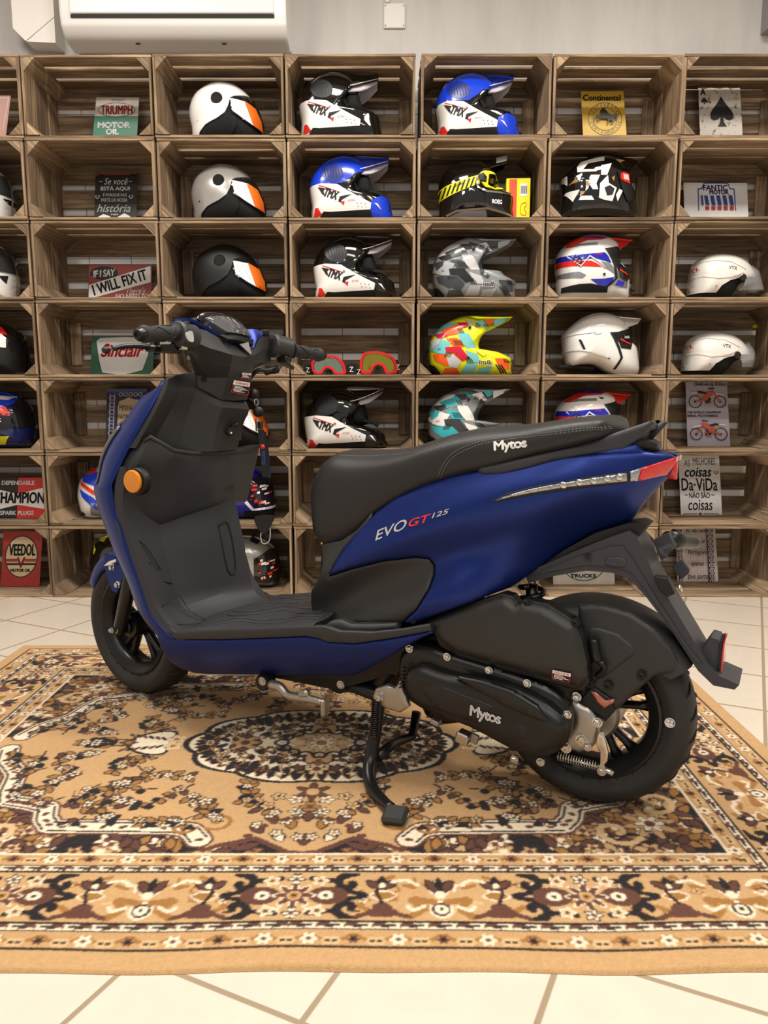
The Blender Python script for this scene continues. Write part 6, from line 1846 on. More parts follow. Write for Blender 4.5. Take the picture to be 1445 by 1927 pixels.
def imlk(c, r, dx, dy, label, base, pal, edge, group=True):
    L = shiftL(C5, dx, dy); sp = Spot(c, r, L([(1030, 0)])[0][0])
    e = sp.obj('motocross_helmet'); tag(e, label, 'helmet', 'motocross helmets in angular graphics')
    lo = sp.base(sp(L([(1030, 826)]), False)[0][1])
    def G(P):
        q = sp(L(P), False); q[:, 1] -= lo; return q
    out = G(IM_O); sp.snap(out)
    pl = Pillow(out, G([(985, 690)])[0], .114, 3.2)
    pl.body('shell', base, e)
    for k, P in IM_P:
        pl.decal('graphic', G(P), pal[k % len(pal)], e, .0018 + .0003 * k)
    for (x, y, n, s_) in ((940, 650, 6, 1), (1000, 740, 5, 1), (905, 710, 5, -1), (1190, 735, 6, 1), (1060, 560, 4, -1), (960, 590, 4, 1)):
        for i in range(n):
            pl.decal('hatch', G([(x + i * 7, y), (x + i * 7 + 3, y), (x + i * 7 + 3 + s_ * 12, y + 26), (x + i * 7 + s_ * 12, y + 26)]), INK, e, .004, 0, False)
    for i in range(3): pl.decal('hatch', G([(1150 + i * 14, 772), (1156 + i * 14, 770), (1190 + i * 12, 816), (1184 + i * 12, 818)]), INK, e, .004, 0, False)
    pl.text('logo', 'imlk', G([(1102, 760)])[0], .064, .025, PAPER, e, rot_=-.05, shear=.1, bold=.045, grow=.0042)
    pl.text('logo', 'imlk', G([(1102, 760)])[0], .060, .020, INK, e, rot_=-.05, shear=.1, bold=.01, grow=.0048)
    pl.decal('eyeport_rim', G([(1090, 575), (1115, 592), (1086, 632), (1072, 668), (1078, 700), (1104, 720), (1092, 732), (1058, 708), (1050, 660), (1066, 620)]), edge, e, .005, .006)
    ip = Pillow(G([(1050, 610), (1085, 625), (1074, 670), (1084, 705), (1060, 712), (1030, 660)]), G([(1060, 660)])[0], .080, 2.5); ip.body('lining', PAD, e, 40, 6)
    arch('peak', G([(975, 533), (1040, 521), (1120, 526), (1245, 527)]), G([(985, 566), (1030, 622), (1130, 590), (1238, 536)]), base, e, [.07, .095, .085, .045])
    for k, P in ((1, [(1040, 560), (1090, 548), (1120, 590), (1060, 600)]), (3, [(1150, 545), (1220, 532), (1200, 556), (1150, 580)]), (2, [(1100, 545), (1140, 538), (1150, 560), (1120, 575)]), (4, [(1000, 560), (1035, 552), (1050, 575)])):
        q = G(P); mb = MB(); cx = q.mean(0)
        v = [(p[0], -.088 - .004 + .03 * max(0, (p[0] - G([(1120, 0)])[0][0]) / .05) * .35, p[1]) for p in q]; mb.add(v, [tuple(range(len(v)))]); fix_normals(mb.build('peak_graphic', pal[k % len(pal)], e))
    v, f = text_fit('MX', .022, .013); cc = G([(1108, 576)])[0]; mb = MB(); mb.add([(cc[0] + p[0], -.0945, cc[1] + p[1]) for p in v], f); mb.build('peak_lettering', INK, e)
    c_ = G([(1016, 738)])[0]; disc('snap', c_[0], c_[1], pl, .006, INK, e, .007)
    c_ = G([(1024, 587)])[0]; disc('peak_screw', c_[0], c_[1], pl, .006, INK, e, .014)
    pl.decal('neck_pad', G([(828, 770), (850, 780), (880, 815), (875, 830), (835, 830)]), PAD, e, .004)
    wire('chin_strap', [(p[0], .0, p[1]) for p in G([(850, 815), (830, 800), (812, 818), (800, 822)])], .006, PAD, e)
    return e
mm = lambda n, c: mat(n, c, .28, coat=.3)
imlk(4, 4, 0, 0, 'yellow, red and blue angular patterned motocross helmet with peak', mm('fluo_yellow', (232, 232, 34)), [mm('fluo_yellow', 0), mm('sky_blue_graphic', (120, 200, 205)), mm('orange_graphic', (240, 96, 28)), mm('sky_blue_graphic', 0), mm('crimson_graphic', (206, 24, 60)), mm('pale_grey_graphic', (196, 196, 198))], mm('fluo_yellow', 0))
imlk(4, 3, 7, -148, 'grey camouflage motocross helmet with peak above the yellow patterned one', mm('mid_grey_graphic', (134, 138, 140)), [mm('mid_grey_graphic', 0), mm('pale_grey_graphic', 0), mm('dark_grey_graphic', (62, 66, 70)), mm('silver_graphic', (168, 172, 174)), INK, mm('dark_grey_graphic', 0)], mm('dark_grey_graphic', 0))
imlk(4, 5, -2, 136, 'teal, white and grey patterned motocross helmet partly hidden by the seat', mm('mid_grey_graphic', 0), [mm('teal_graphic', (60, 178, 190)), GW, mm('teal_graphic', 0), GW, mm('dark_grey_graphic', 0), mm('teal_graphic', 0)], mm('dark_grey_graphic', 0))

# --- black full-face helmet with yellow goggles, and the goggles' box
def roeg():
    sp = Spot(4, 2, 896); e = sp.obj('full_face_helmet'); tag(e, 'glossy black full face helmet wearing goggles with a yellow striped strap', 'helmet')
    lo = sp.base(sp(C2([(1060, 886)]), False)[0][1])
    def G(P):
        q = sp(C2(P), False); q[:, 1] -= lo; return q
    out = G([(890, 886), (874, 800), (868, 730), (890, 668), (940, 625), (1010, 602), (1080, 604), (1130, 630), (1150, 680), (1140, 740), (1170, 755), (1225, 762), (1246, 800), (1242, 860), (1236, 886), (1060, 886)]); sp.snap(out)
    pl = Pillow(out, G([(1030, 750)])[0], .118, 2.3); pl.body('shell', GB, e)
    st = pl.decal('goggle_strap', G([(840, 752), (900, 728), (1070, 676), (1072, 722), (900, 786), (840, 806)]), YEL, e, .004, .003)
    for k in range(9):
        x = 862 + k * 23; y0 = 744 - k * 7.2
        pl.decal('strap_stripe', G([(x + 16, y0 - 2), (x + 26, y0 - 6), (x + 8, y0 + 44), (x - 2, y0 + 48)]), INK, st, .0048, 0, False)
    pl.text('strap_lettering', 'Ethen', G([(970, 724)])[0], .04, .010, INK, st, rot_=.33, grow=.0054, bold=.02)
    gg = pl.decal('goggle_frame', G([(1075, 668), (1100, 655), (1150, 655), (1178, 668), (1194, 745), (1150, 752), (1100, 738), (1078, 715)]), YEL, e, .016, .016, clip=False)
    pl.decal('goggle_lens', G([(1120, 672), (1160, 665), (1172, 690), (1178, 735), (1140, 738), (1115, 722)]), GB, gg, .018, .002, clip=False)
    pl.decal('strap_clip', G([(1066, 680), (1090, 668), (1108, 690), (1104, 715), (1074, 716)]), MB_, gg, .018, .004, clip=False)
    pl.decal('chin_guard', G([(1100, 762), (1180, 752), (1300, 760), (1300, 900), (1120, 900), (1100, 830)]), GB, e, .007, .007)
    for P in ([(1140, 640), (1100, 648), (1062, 700), (1066, 740), (1110, 756), (1245, 762), (1247, 770), (1105, 766), (1056, 742), (1054, 695), (1096, 640)], [(880, 880), (960, 850), (1110, 838), (1246, 870), (1246, 880), (1110, 848), (960, 862), (884, 890)]):
        pl.decal('chrome_trim', G(P), CHROME, e, .010, 0, False)
    pl.text('logo', 'ROEG', G([(1160, 810)])[0], .044, .017, PAPER, e, bold=.05, grow=.0085)
    arch('peak', G([(1080, 615), (1120, 600), (1170, 585), (1218, 570)]), G([(1084, 628), (1124, 622), (1176, 606), (1220, 592)]), GB, e, [.05, .06, .055, .05])
    arch('peak_edge', G([(1160, 582), (1190, 574), (1216, 569)]) + [0, .002], G([(1165, 596), (1195, 590), (1219, 582)]) + [0, .002], PAPER, e, [.056, .056, .051])
    pl.decal('lining', G([(900, 886), (980, 858), (1110, 850), (1230, 876), (1240, 890), (900, 890)]), mat('grey_lining', (150, 150, 152), .8), e, .005, 0)
    return e
roeg()
def gbox():
    sp = Spot(4, 2, 975, .13); e = sp.obj('goggles_box', math.radians(-4)); tag(e, 'bright yellow and red goggles box standing beside the black helmet', 'box')
    F = lambda P: sp(C2(P), False); q = F([(1215, 660), (1335, 668), (1315, 876), (1238, 876)]); lo = q[:, 1].min()
    w = .042 * 0 + (q[1][0] - q[0][0]); h = q[0][1] - lo + .01; cx = 0.0
    bx(MB(), (cx, .03, h / 2), (w, .06, h), None, .001).build('carton', mat('box_yellow', (242, 236, 20), .4), e)
    bx(MB(), (cx - w * .22, -.0006, h * .5), (w * .32, .001, h * .96)).build('red_band', mat('box_red', (236, 78, 48), .4), e)
    bx(MB(), (cx + w * .22, -.0008, h * .74), (w * .30, .001, h * .28)).build('price_label', PAPER, e)
    mb = MB()
    for k in range(9): bx(mb, (cx + w * .10 + k * w * .03, -.0014, h * .74), (w * (.008 + .008 * (k % 3)), .0008, h * .17))
    mb.build('barcode', INK, e)
    mb = MB(); tube(mb, cr([(cx + w * a, -.0012, h * b) for a, b in ((.14, .42), (.3, .46), (.34, .4), (.26, .33), (.34, .24), (.3, .18), (.14, .2), (.10, .3))], 5, True), .0012, 6, closed=True); mb.build('goggles_drawing', mat('box_red', 0), e)
    bx(MB(), (cx - w * .1, -.0012, h * .06), (w * .5, .001, h * .10)).build('black_patch', INK, e)
gbox()

# --- black, white and gold angular helmet
def gold():
    sp = Spot(5, 2, 1124); e = sp.obj('adventure_helmet'); tag(e, 'black helmet with white and gold angular graphics and peak', 'helmet')
    lo = sp.base(sp(C3([(480, 998)]), False)[0][1])
    def G(P):
        q = sp(C3(P), False); q[:, 1] -= lo; return q
    out = G([(292, 998), (284, 930), (282, 850), (300, 805), (350, 752), (420, 715), (500, 700), (580, 712), (640, 760), (662, 820), (672, 880), (690, 930), (688, 998), (480, 998)]); sp.snap(out)
    pl = Pillow(out, G([(470, 850)])[0], .116, 2.7); pl.body('shell', GB, e)
    GOLD = mat('gold_graphic', (168, 128, 74), .3, .3); WH = GW
    for m, P in ((WH, [(395, 730), (525, 700), (520, 730), (430, 745), (400, 780), (480, 785), (470, 795), (370, 795), (372, 760)]), (WH, [(300, 805), (322, 805), (322, 862), (300, 830)]), (WH, [(305, 900), (380, 895), (345, 960)]), (WH, [(385, 930), (445, 930), (460, 952), (375, 952)]),
                 (WH, [(440, 815), (490, 815), (470, 862), (480, 895), (450, 895), (425, 858)]), (WH, [(500, 760), (560, 745), (530, 815), (495, 815)]), (WH, [(490, 862), (535, 815), (540, 860), (585, 885), (560, 960), (510, 950), (485, 940)]), (INK, [(515, 885), (545, 872), (572, 890), (560, 925), (530, 930)]),
                 (GOLD, [(325, 862), (360, 830), (375, 850)]), (GOLD, [(378, 905), (410, 905), (395, 925)]), (GOLD, [(555, 830), (575, 815), (570, 850)]), (GOLD, [(410, 850), (440, 862), (420, 880)]), (WH, [(580, 925), (600, 890), (620, 900), (590, 960)]), (WH, [(360, 815), (390, 815), (380, 850)])):
        pl.decal('graphic', G(P), m, e, .002 if m is not INK else .003)
    pl.decal('eyeport', G([(590, 790), (660, 790), (680, 880), (700, 940), (650, 960), (620, 900)]), MB_, e, .006, .006)
    pl.decal('goggles', G([(608, 806), (625, 795), (662, 800), (668, 856), (630, 848), (608, 835)]), REDG, e, .009, .004)
    pl.decal('goggle_lens', G([(622, 806), (656, 808), (660, 840), (626, 836)]), mat('pink_print', (220, 190, 190), .4), e, .011, .001)
    arch('peak', G([(470, 705), (540, 692), (620, 700), (722, 722)]), G([(505, 760), (560, 752), (630, 770), (712, 735)]), GB, e, [.07, .09, .085, .05])
    mb = MB(); q = G([(565, 728), (600, 715), (640, 722), (600, 742)]); mb.add([(p[0], -.086, p[1]) for p in q], [(0, 3, 2, 1)]); fix_normals(mb.build('peak_graphic', GOLD, e))
    wire('chin_strap', [(p[0], -.03, p[1]) for p in G([(640, 960), (680, 985), (700, 996)])], .007, PAD, e)
gold()

# --- adventure helmets with red, white and blue bands
def rwb(r, dx, dy, label, top):
    L = shiftL(C6, dx, dy); sp = Spot(5, r, L([(410, 0)])[0][0]); e = sp.obj('adventure_helmet'); tag(e, label, 'helmet', 'red white and blue helmets')
    lo = sp.base(sp(L([(410, 452)]), False)[0][1])
    def G(P):
        q = sp(L(P), False); q[:, 1] -= lo; return q
    out = G([(232, 452), (208, 380), (200, 310), (206, 262), (236, 214), (290, 174), (360, 144), (430, 136), (500, 148), (550, 180), (575, 220), (560, 270), (580, 310), (618, 345), (626, 400), (618, 440), (560, 452), (400, 452)]); sp.snap(out)
    pl = Pillow(out, G([(400, 300)])[0], .116, 2.7); pl.body('shell', GW, e)
    R2 = mat('flag_red', (224, 40, 32), .2, coat=.5); B2 = mat('flag_blue', (24, 34, 170), .2, coat=.5); S2 = mat('flag_silver', (150, 152, 158), .25, .5, coat=.5)
    pl.decal('graphic', G([(260, 205), (300, 150), (420, 120), (520, 140), (470, 160), (380, 165), (320, 190), (290, 206)]), top, e, .002)
    pl.decal('graphic', G([(360, 150), (400, 128), (480, 135), (500, 152), (420, 150)]), B2, e, .0024)
    pl.decal('graphic', G([(290, 206), (330, 186), (440, 180), (440, 196), (340, 198)]), S2, e, .002)
    pl.decal('graphic', G([(190, 260), (300, 256), (480, 240), (500, 262), (520, 300), (420, 275), (300, 288), (190, 290)]), B2, e, .002)
    pl.decal('graphic', G([(190, 292), (300, 290), (400, 290), (440, 310), (460, 326), (360, 322), (280, 318), (190, 326)]), R2, e, .002)
    pl.decal('graphic', G([(430, 290), (510, 300), (545, 345), (545, 370), (480, 330)]), S2, e, .002)
    pl.decal('graphic', G([(200, 360), (330, 352), (370, 372), (350, 390), (230, 385), (210, 380)]), S2, e, .002)
    pl.decal('graphic', G([(395, 395), (480, 392), (545, 380), (560, 400), (500, 440), (440, 425)]), B2, e, .002)
    pl.decal('graphic', G([(545, 340), (590, 370), (626, 395), (622, 440), (560, 440), (520, 420)]), S2, e, .003)
    pl.decal('graphic', G([(560, 398), (600, 410), (590, 438), (540, 430)]), B2, e, .0035)
    pl.text('logo', 'YTX', G([(322, 288)])[0], .05, .030, INK, e, rot_=-.7, bold=.02, grow=.0045)
    wire('logo_edge', [(p[0], -float(pl.t([p])[0]) - .004, p[1]) for p in G([(265, 262), (340, 320), (390, 262), (450, 300), (480, 330)])], .0035, GW, e, smooth=0)
    pl.text('logo', 'imlk', G([(443, 250)])[0], .030, .008, R2, e, grow=.004, bold=.02)
    pl.decal('trim_line', G([(480, 215), (500, 215), (536, 270), (548, 320), (556, 390), (500, 440), (488, 436), (540, 388), (534, 325), (520, 275)]), INK, e, .005, .003)
    pl.decal('eyeport', G([(490, 215), (560, 200), (600, 230), (580, 310), (640, 330), (640, 390), (560, 345), (540, 290)]), PAD, e, .004, .004)
    pl.decal('goggles', G([(560, 310), (580, 305), (622, 350), (622, 400), (570, 385)]), GB, e, .010, .006)
    pl.decal('goggle_stripe', G([(565, 335), (620, 362), (620, 370), (565, 345)]), R2, e, .012, .001)
    arch('peak', G([(420, 150), (490, 140), (560, 148), (654, 158)]), G([(440, 200), (500, 196), (570, 208), (640, 174)]), top if top is not None else R2, e, [.075, .092, .085, .05])
    c_ = G([(475, 367)])[0]; disc('snap', c_[0], c_[1], pl, .0055, INK, e, .006)
    tri = G([(452, 172), (486, 178), (470, 192)]); mb = MB(); mb.add([(p[0], -.096, p[1]) for p in tri], [(0, 2, 1)]); mb.build('peak_screw', INK, e)
    pl.decal('bottom_trim', G([(240, 440), (330, 424), (400, 420), (500, 440), (500, 470), (240, 470)]), PAD, e, .004)
    wire('chin_strap', [(p[0], -.05, p[1]) for p in G([(520, 448), (600, 446), (660, 448), (676, 452)])], .005, PAD, e)
rwb(3, 0, 0, 'red, white and blue striped helmet with red peak, above the white helmet', mat('flag_red', (224, 40, 32), .2, coat=.5))
rwb(5, -1, 291, 'red, white and blue striped helmet half hidden behind the seat rear', mat('flag_red', 0))

# --- white adventure helmet
def whitead():
    sp = Spot(5, 4, 1130); e = sp.obj('adventure_helmet'); tag(e, 'plain glossy white helmet with long white peak and black visor opening', 'helmet')
    lo = sp.base(sp(C6([(460, 918)]), False)[0][1])
    def G(P):
        q = sp(C6(P), False); q[:, 1] -= lo; return q
    out = G([(275, 900), (258, 850), (245, 790), (245, 720), (290, 668), (360, 615), (440, 590), (520, 596), (590, 630), (628, 690), (640, 760), (664, 785), (676, 850), (672, 918), (540, 918), (430, 895), (340, 892)]); sp.snap(out)
    pl = Pillow(out, G([(450, 760)])[0], .118, 2.7); pl.body('shell', GW, e)
    pl.decal('eyeport', G([(508, 705), (560, 700), (660, 670), (700, 720), (646, 770), (636, 800), (575, 795), (560, 760)]), PAD, e, .003, .002)
    pl.decal('trim_line', G([(508, 705), (520, 702), (545, 740), (566, 790), (584, 850), (550, 918), (535, 918), (570, 850), (552, 795), (530, 745)]), INK, e, .004, .002)
    pl.decal('goggles', G([(588, 712), (630, 708), (640, 745), (600, 752)]), GB, e, .008, .004)
    pl.text('goggle_lettering', 'imlk', G([(612, 730)])[0], .026, .012, PAPER, e, grow=.0095, bold=.02)
    pl.decal('red_cord', G([(565, 745), (575, 738), (600, 752), (635, 768), (630, 774), (596, 760)]), REDG, e, .006, .001)
    for P in ([(245, 806), (330, 800), (400, 812), (510, 850), (505, 856), (400, 820), (330, 808), (246, 814)], [(245, 722), (320, 708), (430, 700), (430, 704), (320, 714), (246, 730)]):
        pl.decal('ridge', G(P), GW, e, .005, .003)
    for k in range(3): pl.decal('side_vent', G([(328 + k * 8, 745 + k * 18), (342 + k * 8, 745 + k * 18), (352 + k * 8, 765 + k * 18), (340 + k * 8, 768 + k * 18)]), GREY, e, .003, 0, False)
    pl.decal('crown_vent', G([(430, 700), (460, 698), (455, 710), (418, 714)]), PAPER, e, .004, .002)
    arch('peak', G([(420, 592), (500, 592), (580, 606), (702, 618)]), G([(462, 684), (540, 694), (620, 668), (698, 640)]), GW, e, [.085, .098, .088, .055])
    tri = G([(490, 664), (520, 652), (518, 676), (508, 668)]); mb = MB(); mb.add([(p[0], -.1015, p[1]) for p in tri], [(0, 3, 2, 1)]); fix_normals(mb.build('peak_screw', INK, e))
    c_ = G([(504, 852)])[0]; disc('snap', c_[0], c_[1], pl, .005, INK, e, .005)
    wire('chin_strap', [(p[0], -.04, max(p[1], .006)) for p in G([(225, 905), (280, 900), (380, 905), (440, 910)])], .009, PAD, e)
whitead()

# --- half shell helmets with clear visor
def vtx(r, dx, dy, label, rot_):
    L = shiftL(C6, dx, dy); sp = Spot(6, r, L([(1165, 0)])[0][0]); e = sp.obj('half_helmet'); tag(e, label, 'helmet', 'white half helmets')
    lo = sp.base(sp(L([(1165, 458)]), False)[0][1])
    def G(P):
        q = sp(L(P), False); q[:, 1] -= lo; return q
    out = G([(996, 458), (995, 390), (1004, 330), (1036, 284), (1100, 255), (1180, 250), (1250, 264), (1304, 296), (1338, 340), (1352, 378), (1330, 400), (1270, 420), (1190, 458), (1090, 458)]); sp.snap(out)
    pl = Pillow(out, G([(1150, 370)])[0], .108, 2.3); pl.body('lining', PAD, e)
    WH = mat('pearl_white', (232, 229, 222), .2, coat=.5)
    pl.decal('shell', G([(970, 470), (970, 220), (1400, 220), (1400, 372), (1330, 376), (1270, 384), (1210, 400), (1160, 430), (1136, 470)]), WH, e, .006, .006)
    for P in ([(995, 372), (1060, 368), (1130, 384), (1220, 376), (1290, 350), (1290, 354), (1220, 384), (1130, 392), (1060, 376), (995, 380)], [(1040, 285), (1120, 275), (1220, 285), (1310, 330), (1306, 334), (1216, 292), (1120, 282), (1040, 292)]):
        pl.decal('ridge', G(P), WH, e, .009, .003)
    pl.text('logo', 'VTX', G([(1224, 328)])[0], .038, .014, mat('logo_grey', (70, 68, 72), .4), e, rot_=-.12, bold=.02, grow=.0075)
    pl.text('logo', 'VTX', G([(1036, 330)])[0], .022, .016, REDG, e, rot_=.3, bold=.02, grow=.0075)
    c_ = G([(1288, 382)])[0]; disc('visor_pivot', c_[0], c_[1], pl, .0165, MB_, e, .014)
    c_ = G([(1127, 432)])[0]; disc('snap', c_[0], c_[1], pl, .004, CHROME, e, .010)
    V = G(rot_); arch('visor', V[:4], V[4:], CLEARV, e, [.085, .10, .10, .09], .002, 2.2)
    return e
vtx(3, 0, 0, 'white half helmet with clear visor in the right column, upper of the two', [(1352, 308), (1386, 345), (1402, 395), (1418, 452), (1262, 360), (1300, 385), (1290, 430), (1262, 456)])
vtx(4, -11, 146, 'white half helmet with clear curved visor in the right column, lower of the two', [(1362, 300), (1392, 350), (1396, 400), (1384, 448), (1270, 365), (1300, 390), (1318, 425), (1322, 448)])
sp = Spot(6, 4, 1426, .335); e = sp.obj('yellow_tag'); tag(e, 'small yellow tag on the back boards beside the lower half helmet', 'tag')
zt = sp([(1426, 614)], False)[0]; bx(MB(), (zt[0], -.002, zt[1]), (.052, .002, .016)).build('tag_card', YEL, e)

# --- goggles
def goggles(dx, pts, lens, label, lens_m, c, strap_l):
    sp = Spot(3, 4, c, .10); e = sp.obj('goggles'); tag(e, label, 'goggles', 'red framed goggles')
    lo = sp.base(sp(C5([(300, 820)]), False)[0][1])
    def G(P):
        q = sp(C5(P), False); q[:, 1] -= lo; q[:, 1] = np.maximum(q[:, 1], .001); return q
    O = cr(G(pts), 4, True); I = cr(G(lens), 4, True); xm = O[:, 0].mean()
    bend = lambda x, z, d: (x, 1.9 * (x - xm) ** 2 - d, z)
    gx, gy = np.meshgrid(np.arange(O[:, 0].min(), O[:, 0].max(), .009), np.arange(O[:, 1].min(), O[:, 1].max(), .009)); E = np.stack([gx.ravel(), gy.ravel()], 1)
    v, f = plate_vf([densify(O, .008), densify(I, .008)], .030, bend, E[inside(O, E) & ~inside(I, E)]); mb = MB(); mb.add(v, f); fix_normals(mb.build('frame', mat('goggle_red', (214, 24, 34), .3), e))
    v, f = plate_vf([densify(I, .008)], .002, lambda x, z, d: (x, 1.9 * (x - xm) ** 2 + .006 - d, z), E[inside(I, E)]); mb = MB(); mb.add(v, f, smooth=True); fix_normals(mb.build('lens', lens_m, e))
    S = G(strap_l)
    for P in (S[:4], S[4:]):
        v, f = plate_vf([cr(P, 3, True)], .03, lambda x, z, d: (x, .03 - d, z)); mb = MB(); mb.add(v, f); s_ = fix_normals(mb.build('strap', PAD, e))
        cc = P.mean(0); v, f = text_fit('Z', .018, .022); mb = MB(); mb.add([(cc[0] + p[0], .0292, cc[1] + p[1]) for p in v], f); mb.build('strap_print', PAPER, s_)
    nz = G([(300, 818), (306, 795), (330, 795), (336, 818)]) if dx == 0 else G([(545, 812), (556, 780), (572, 780), (582, 812)])
    v, f = plate_vf([nz], .02, lambda x, z, d: (x, .012 - d, z)); mb = MB(); mb.add(v, f); fix_normals(mb.build('nose_foam', PAD, e))
goggles(0, [(228, 760), (244, 738), (280, 724), (340, 722), (380, 742), (402, 788), (398, 814), (350, 814), (330, 792), (312, 784), (296, 792), (280, 815), (246, 812), (232, 795)], [(240, 764), (254, 746), (284, 734), (338, 732), (370, 750), (390, 788), (388, 804), (356, 804), (338, 784), (312, 774), (290, 784), (274, 804), (252, 802), (242, 790)],
        'red framed goggles with pale green mirror lens beside the right handlebar grip', mat('green_mirror_lens', (150, 165, 140), .06, .85, coat=1.0), 618, [(188, 775), (225, 768), (232, 815), (190, 815), (402, 770), (455, 760), (458, 815), (404, 815)])
goggles(1, [(474, 755), (484, 722), (500, 705), (560, 700), (610, 712), (650, 738), (664, 800), (640, 810), (606, 812), (590, 780), (566, 768), (545, 780), (526, 812), (490, 812), (476, 795)], [(486, 758), (494, 728), (506, 714), (558, 710), (604, 722), (640, 745), (652, 796), (616, 801), (598, 770), (566, 758), (538, 770), (518, 801), (494, 800), (486, 790)],
        'red framed goggles with gold mirror lens, right of the green ones', mat('gold_mirror_lens', (176, 160, 40), .06, .9, coat=1.0), 711, [(458, 790), (474, 790), (476, 815), (460, 815), (656, 750), (668, 748), (670, 808), (662, 808)])

# --- full-face helmets at the left edge and behind the scooter
def fullface(c, r, mid, out, cen, label, shell_m, layers, visor=None, vis_m=None, texts=(), W=.118, lowest=None, extra=None, depth=.19):
    sp = Spot(c, r, mid, depth); e = sp.obj('full_face_helmet'); tag(e, label, 'helmet')
    lo = sp.base(sp([(mid, max(p[1] for p in out))], False)[0][1])
    def G(P):
        q = sp(P, False); q[:, 1] -= lo; return q
    o = G(out); sp.snap(o)
    pl = Pillow(o, G([cen])[0], W, 2.3); pl.body('shell', shell_m, e)
    for nm, m, P, gr in layers: pl.decal(nm, G(P), m, e, gr)
    if visor: pl.decal('visor', G(visor), vis_m or TINT, e, .006, .003)
    for s_, q, w, h, m, ro in texts: pl.text('logo', s_, G([q])[0], w, h, m, e, rot_=ro, grow=.009, bold=.03)
    if extra: extra(e, pl, G)
    return e
def egg(x0, x1, y0, y1):
    k = [(0.02, .75), (0.0, .5), (.06, .25), (.25, .06), (.5, 0), (.75, .06), (.93, .28), (.98, .5), (1, .72), (.97, .95), (.9, 1), (.5, 1), (.12, 1)]
    return [(x0 + (x1 - x0) * a, y0 + (y1 - y0) * b) for a, b in k]
FLUO = mat('fluo_yellow', (232, 232, 34), .28)
fullface(0, 2, -45, egg(-115, 22, 310, 405), (-45, 360), 'white helmet with smoked visor cut by the left frame edge, second row', GW, [('chin_bar', GW, [(-60, 368), (0, 366), (30, 372), (30, 410), (-60, 410)], .005), ('graphic', INK, [(2, 372), (14, 368), (8, 378), (12, 390)], .006)], [(-50, 330), (30, 320), (30, 366), (-20, 366)], TINT)
fullface(0, 3, -40, egg(-112, 31, 455, 553), (-40, 510), 'white helmet with black graphic cut by the left frame edge, third row', GW, [('chin_bar', GW, [(-60, 514), (0, 514), (40, 520), (40, 560), (-60, 560)], .005), ('graphic', INK, [(0, 520), (12, 518), (10, 534), (4, 526)], .006)], [(-50, 470), (40, 455), (40, 514), (0, 512), (-25, 505)], TINT)
fullface(0, 4, -20, egg(-105, 50, 605, 697), (-25, 655), 'black helmet with red stripe and white lettering at the left edge', GB, [('graphic', REDG, [(-30, 610), (0, 615), (18, 634), (10, 630), (-30, 622)], .003), ('graphic', GW, [(-30, 624), (4, 628), (18, 640), (14, 655), (-30, 650)], .003), ('graphic', mat('orange_graphic', 0, .28), [(-30, 672), (6, 668), (-4, 680), (-30, 686)], .003), ('chin_bar', MB_, [(-30, 660), (40, 660), (60, 700), (-30, 700)], .004)], [(12, 620), (40, 620), (52, 668), (16, 660)], TINT, [('imlk', (-8, 640), .05, .022, INK, 0)])
fullface(0, 5, -12, egg(-95, 65, 740, 845), (-15, 795), 'blue and black helmet with yellow flash and white lettering at the left edge', mat('navy_gloss', (22, 34, 86), .2, coat=.5), [('graphic', BLUE, [(-60, 735), (22, 735), (30, 762), (-10, 775), (-60, 770)], .003), ('graphic', REDG, [(-20, 770), (14, 768), (24, 786), (-20, 780)], .003), ('graphic', INK, [(-60, 778), (22, 782), (30, 802), (20, 812), (-60, 808)], .003), ('graphic', FLUO, [(-30, 824), (22, 824), (10, 840), (-30, 842)], .004), ('graphic', GW, [(-60, 742), (20, 750), (14, 756), (-60, 750)], .004)], [(24, 750), (40, 760), (62, 806), (26, 808)], TINT, [('imlk', (0, 792), .05, .022, PAPER, 0)])
fullface(1, 6, 215, egg(150, 285, 888, 988), (215, 940), 'white, red and blue full face helmet behind the scooter front shield', GW, [('graphic', BLUE, [(150, 912), (172, 902), (210, 905), (215, 930), (180, 928), (156, 922)], .003), ('graphic', REDG, [(160, 900), (178, 896), (182, 904), (164, 910)], .004), ('graphic', REDG, [(150, 920), (180, 936), (215, 950), (180, 944), (152, 928)], .004), ('graphic', BLUE, [(150, 936), (180, 950), (200, 966), (186, 974), (156, 950)], .003), ('graphic', mat('flag_silver', 0), [(176, 960), (200, 962), (200, 990), (172, 985)], .003)],
         None, None, extra=lambda e, pl, G: wire('chin_strap', [(p[0], -.06, max(.008, p[1])) for p in G([(150, 984), (170, 980), (195, 985)])], .010, PAD, e))
fullface(1, 7, 235, egg(172, 305, 1022, 1122), (235, 1070), 'black and yellow helmet mostly hidden behind the front fender', GB, [('graphic', FLUO, [(178, 1030), (192, 1024), (202, 1030), (196, 1042), (180, 1042)], .003), ('graphic', GW, [(200, 1024), (212, 1020), (206, 1034)], .003), ('graphic', FLUO, [(174, 1050), (182, 1056), (178, 1066)], .003)], None, None)
fullface(2, 4, 440, egg(372, 500, 618, 712), (440, 665), 'dark helmet with silver chin hidden behind the right handlebar', GB, [('graphic', GS, [(470, 690), (505, 690), (505, 715), (478, 715)], .004)], None, None)
DB = mat('royal_blue_gloss', (22, 30, 160), .2, coat=.5)
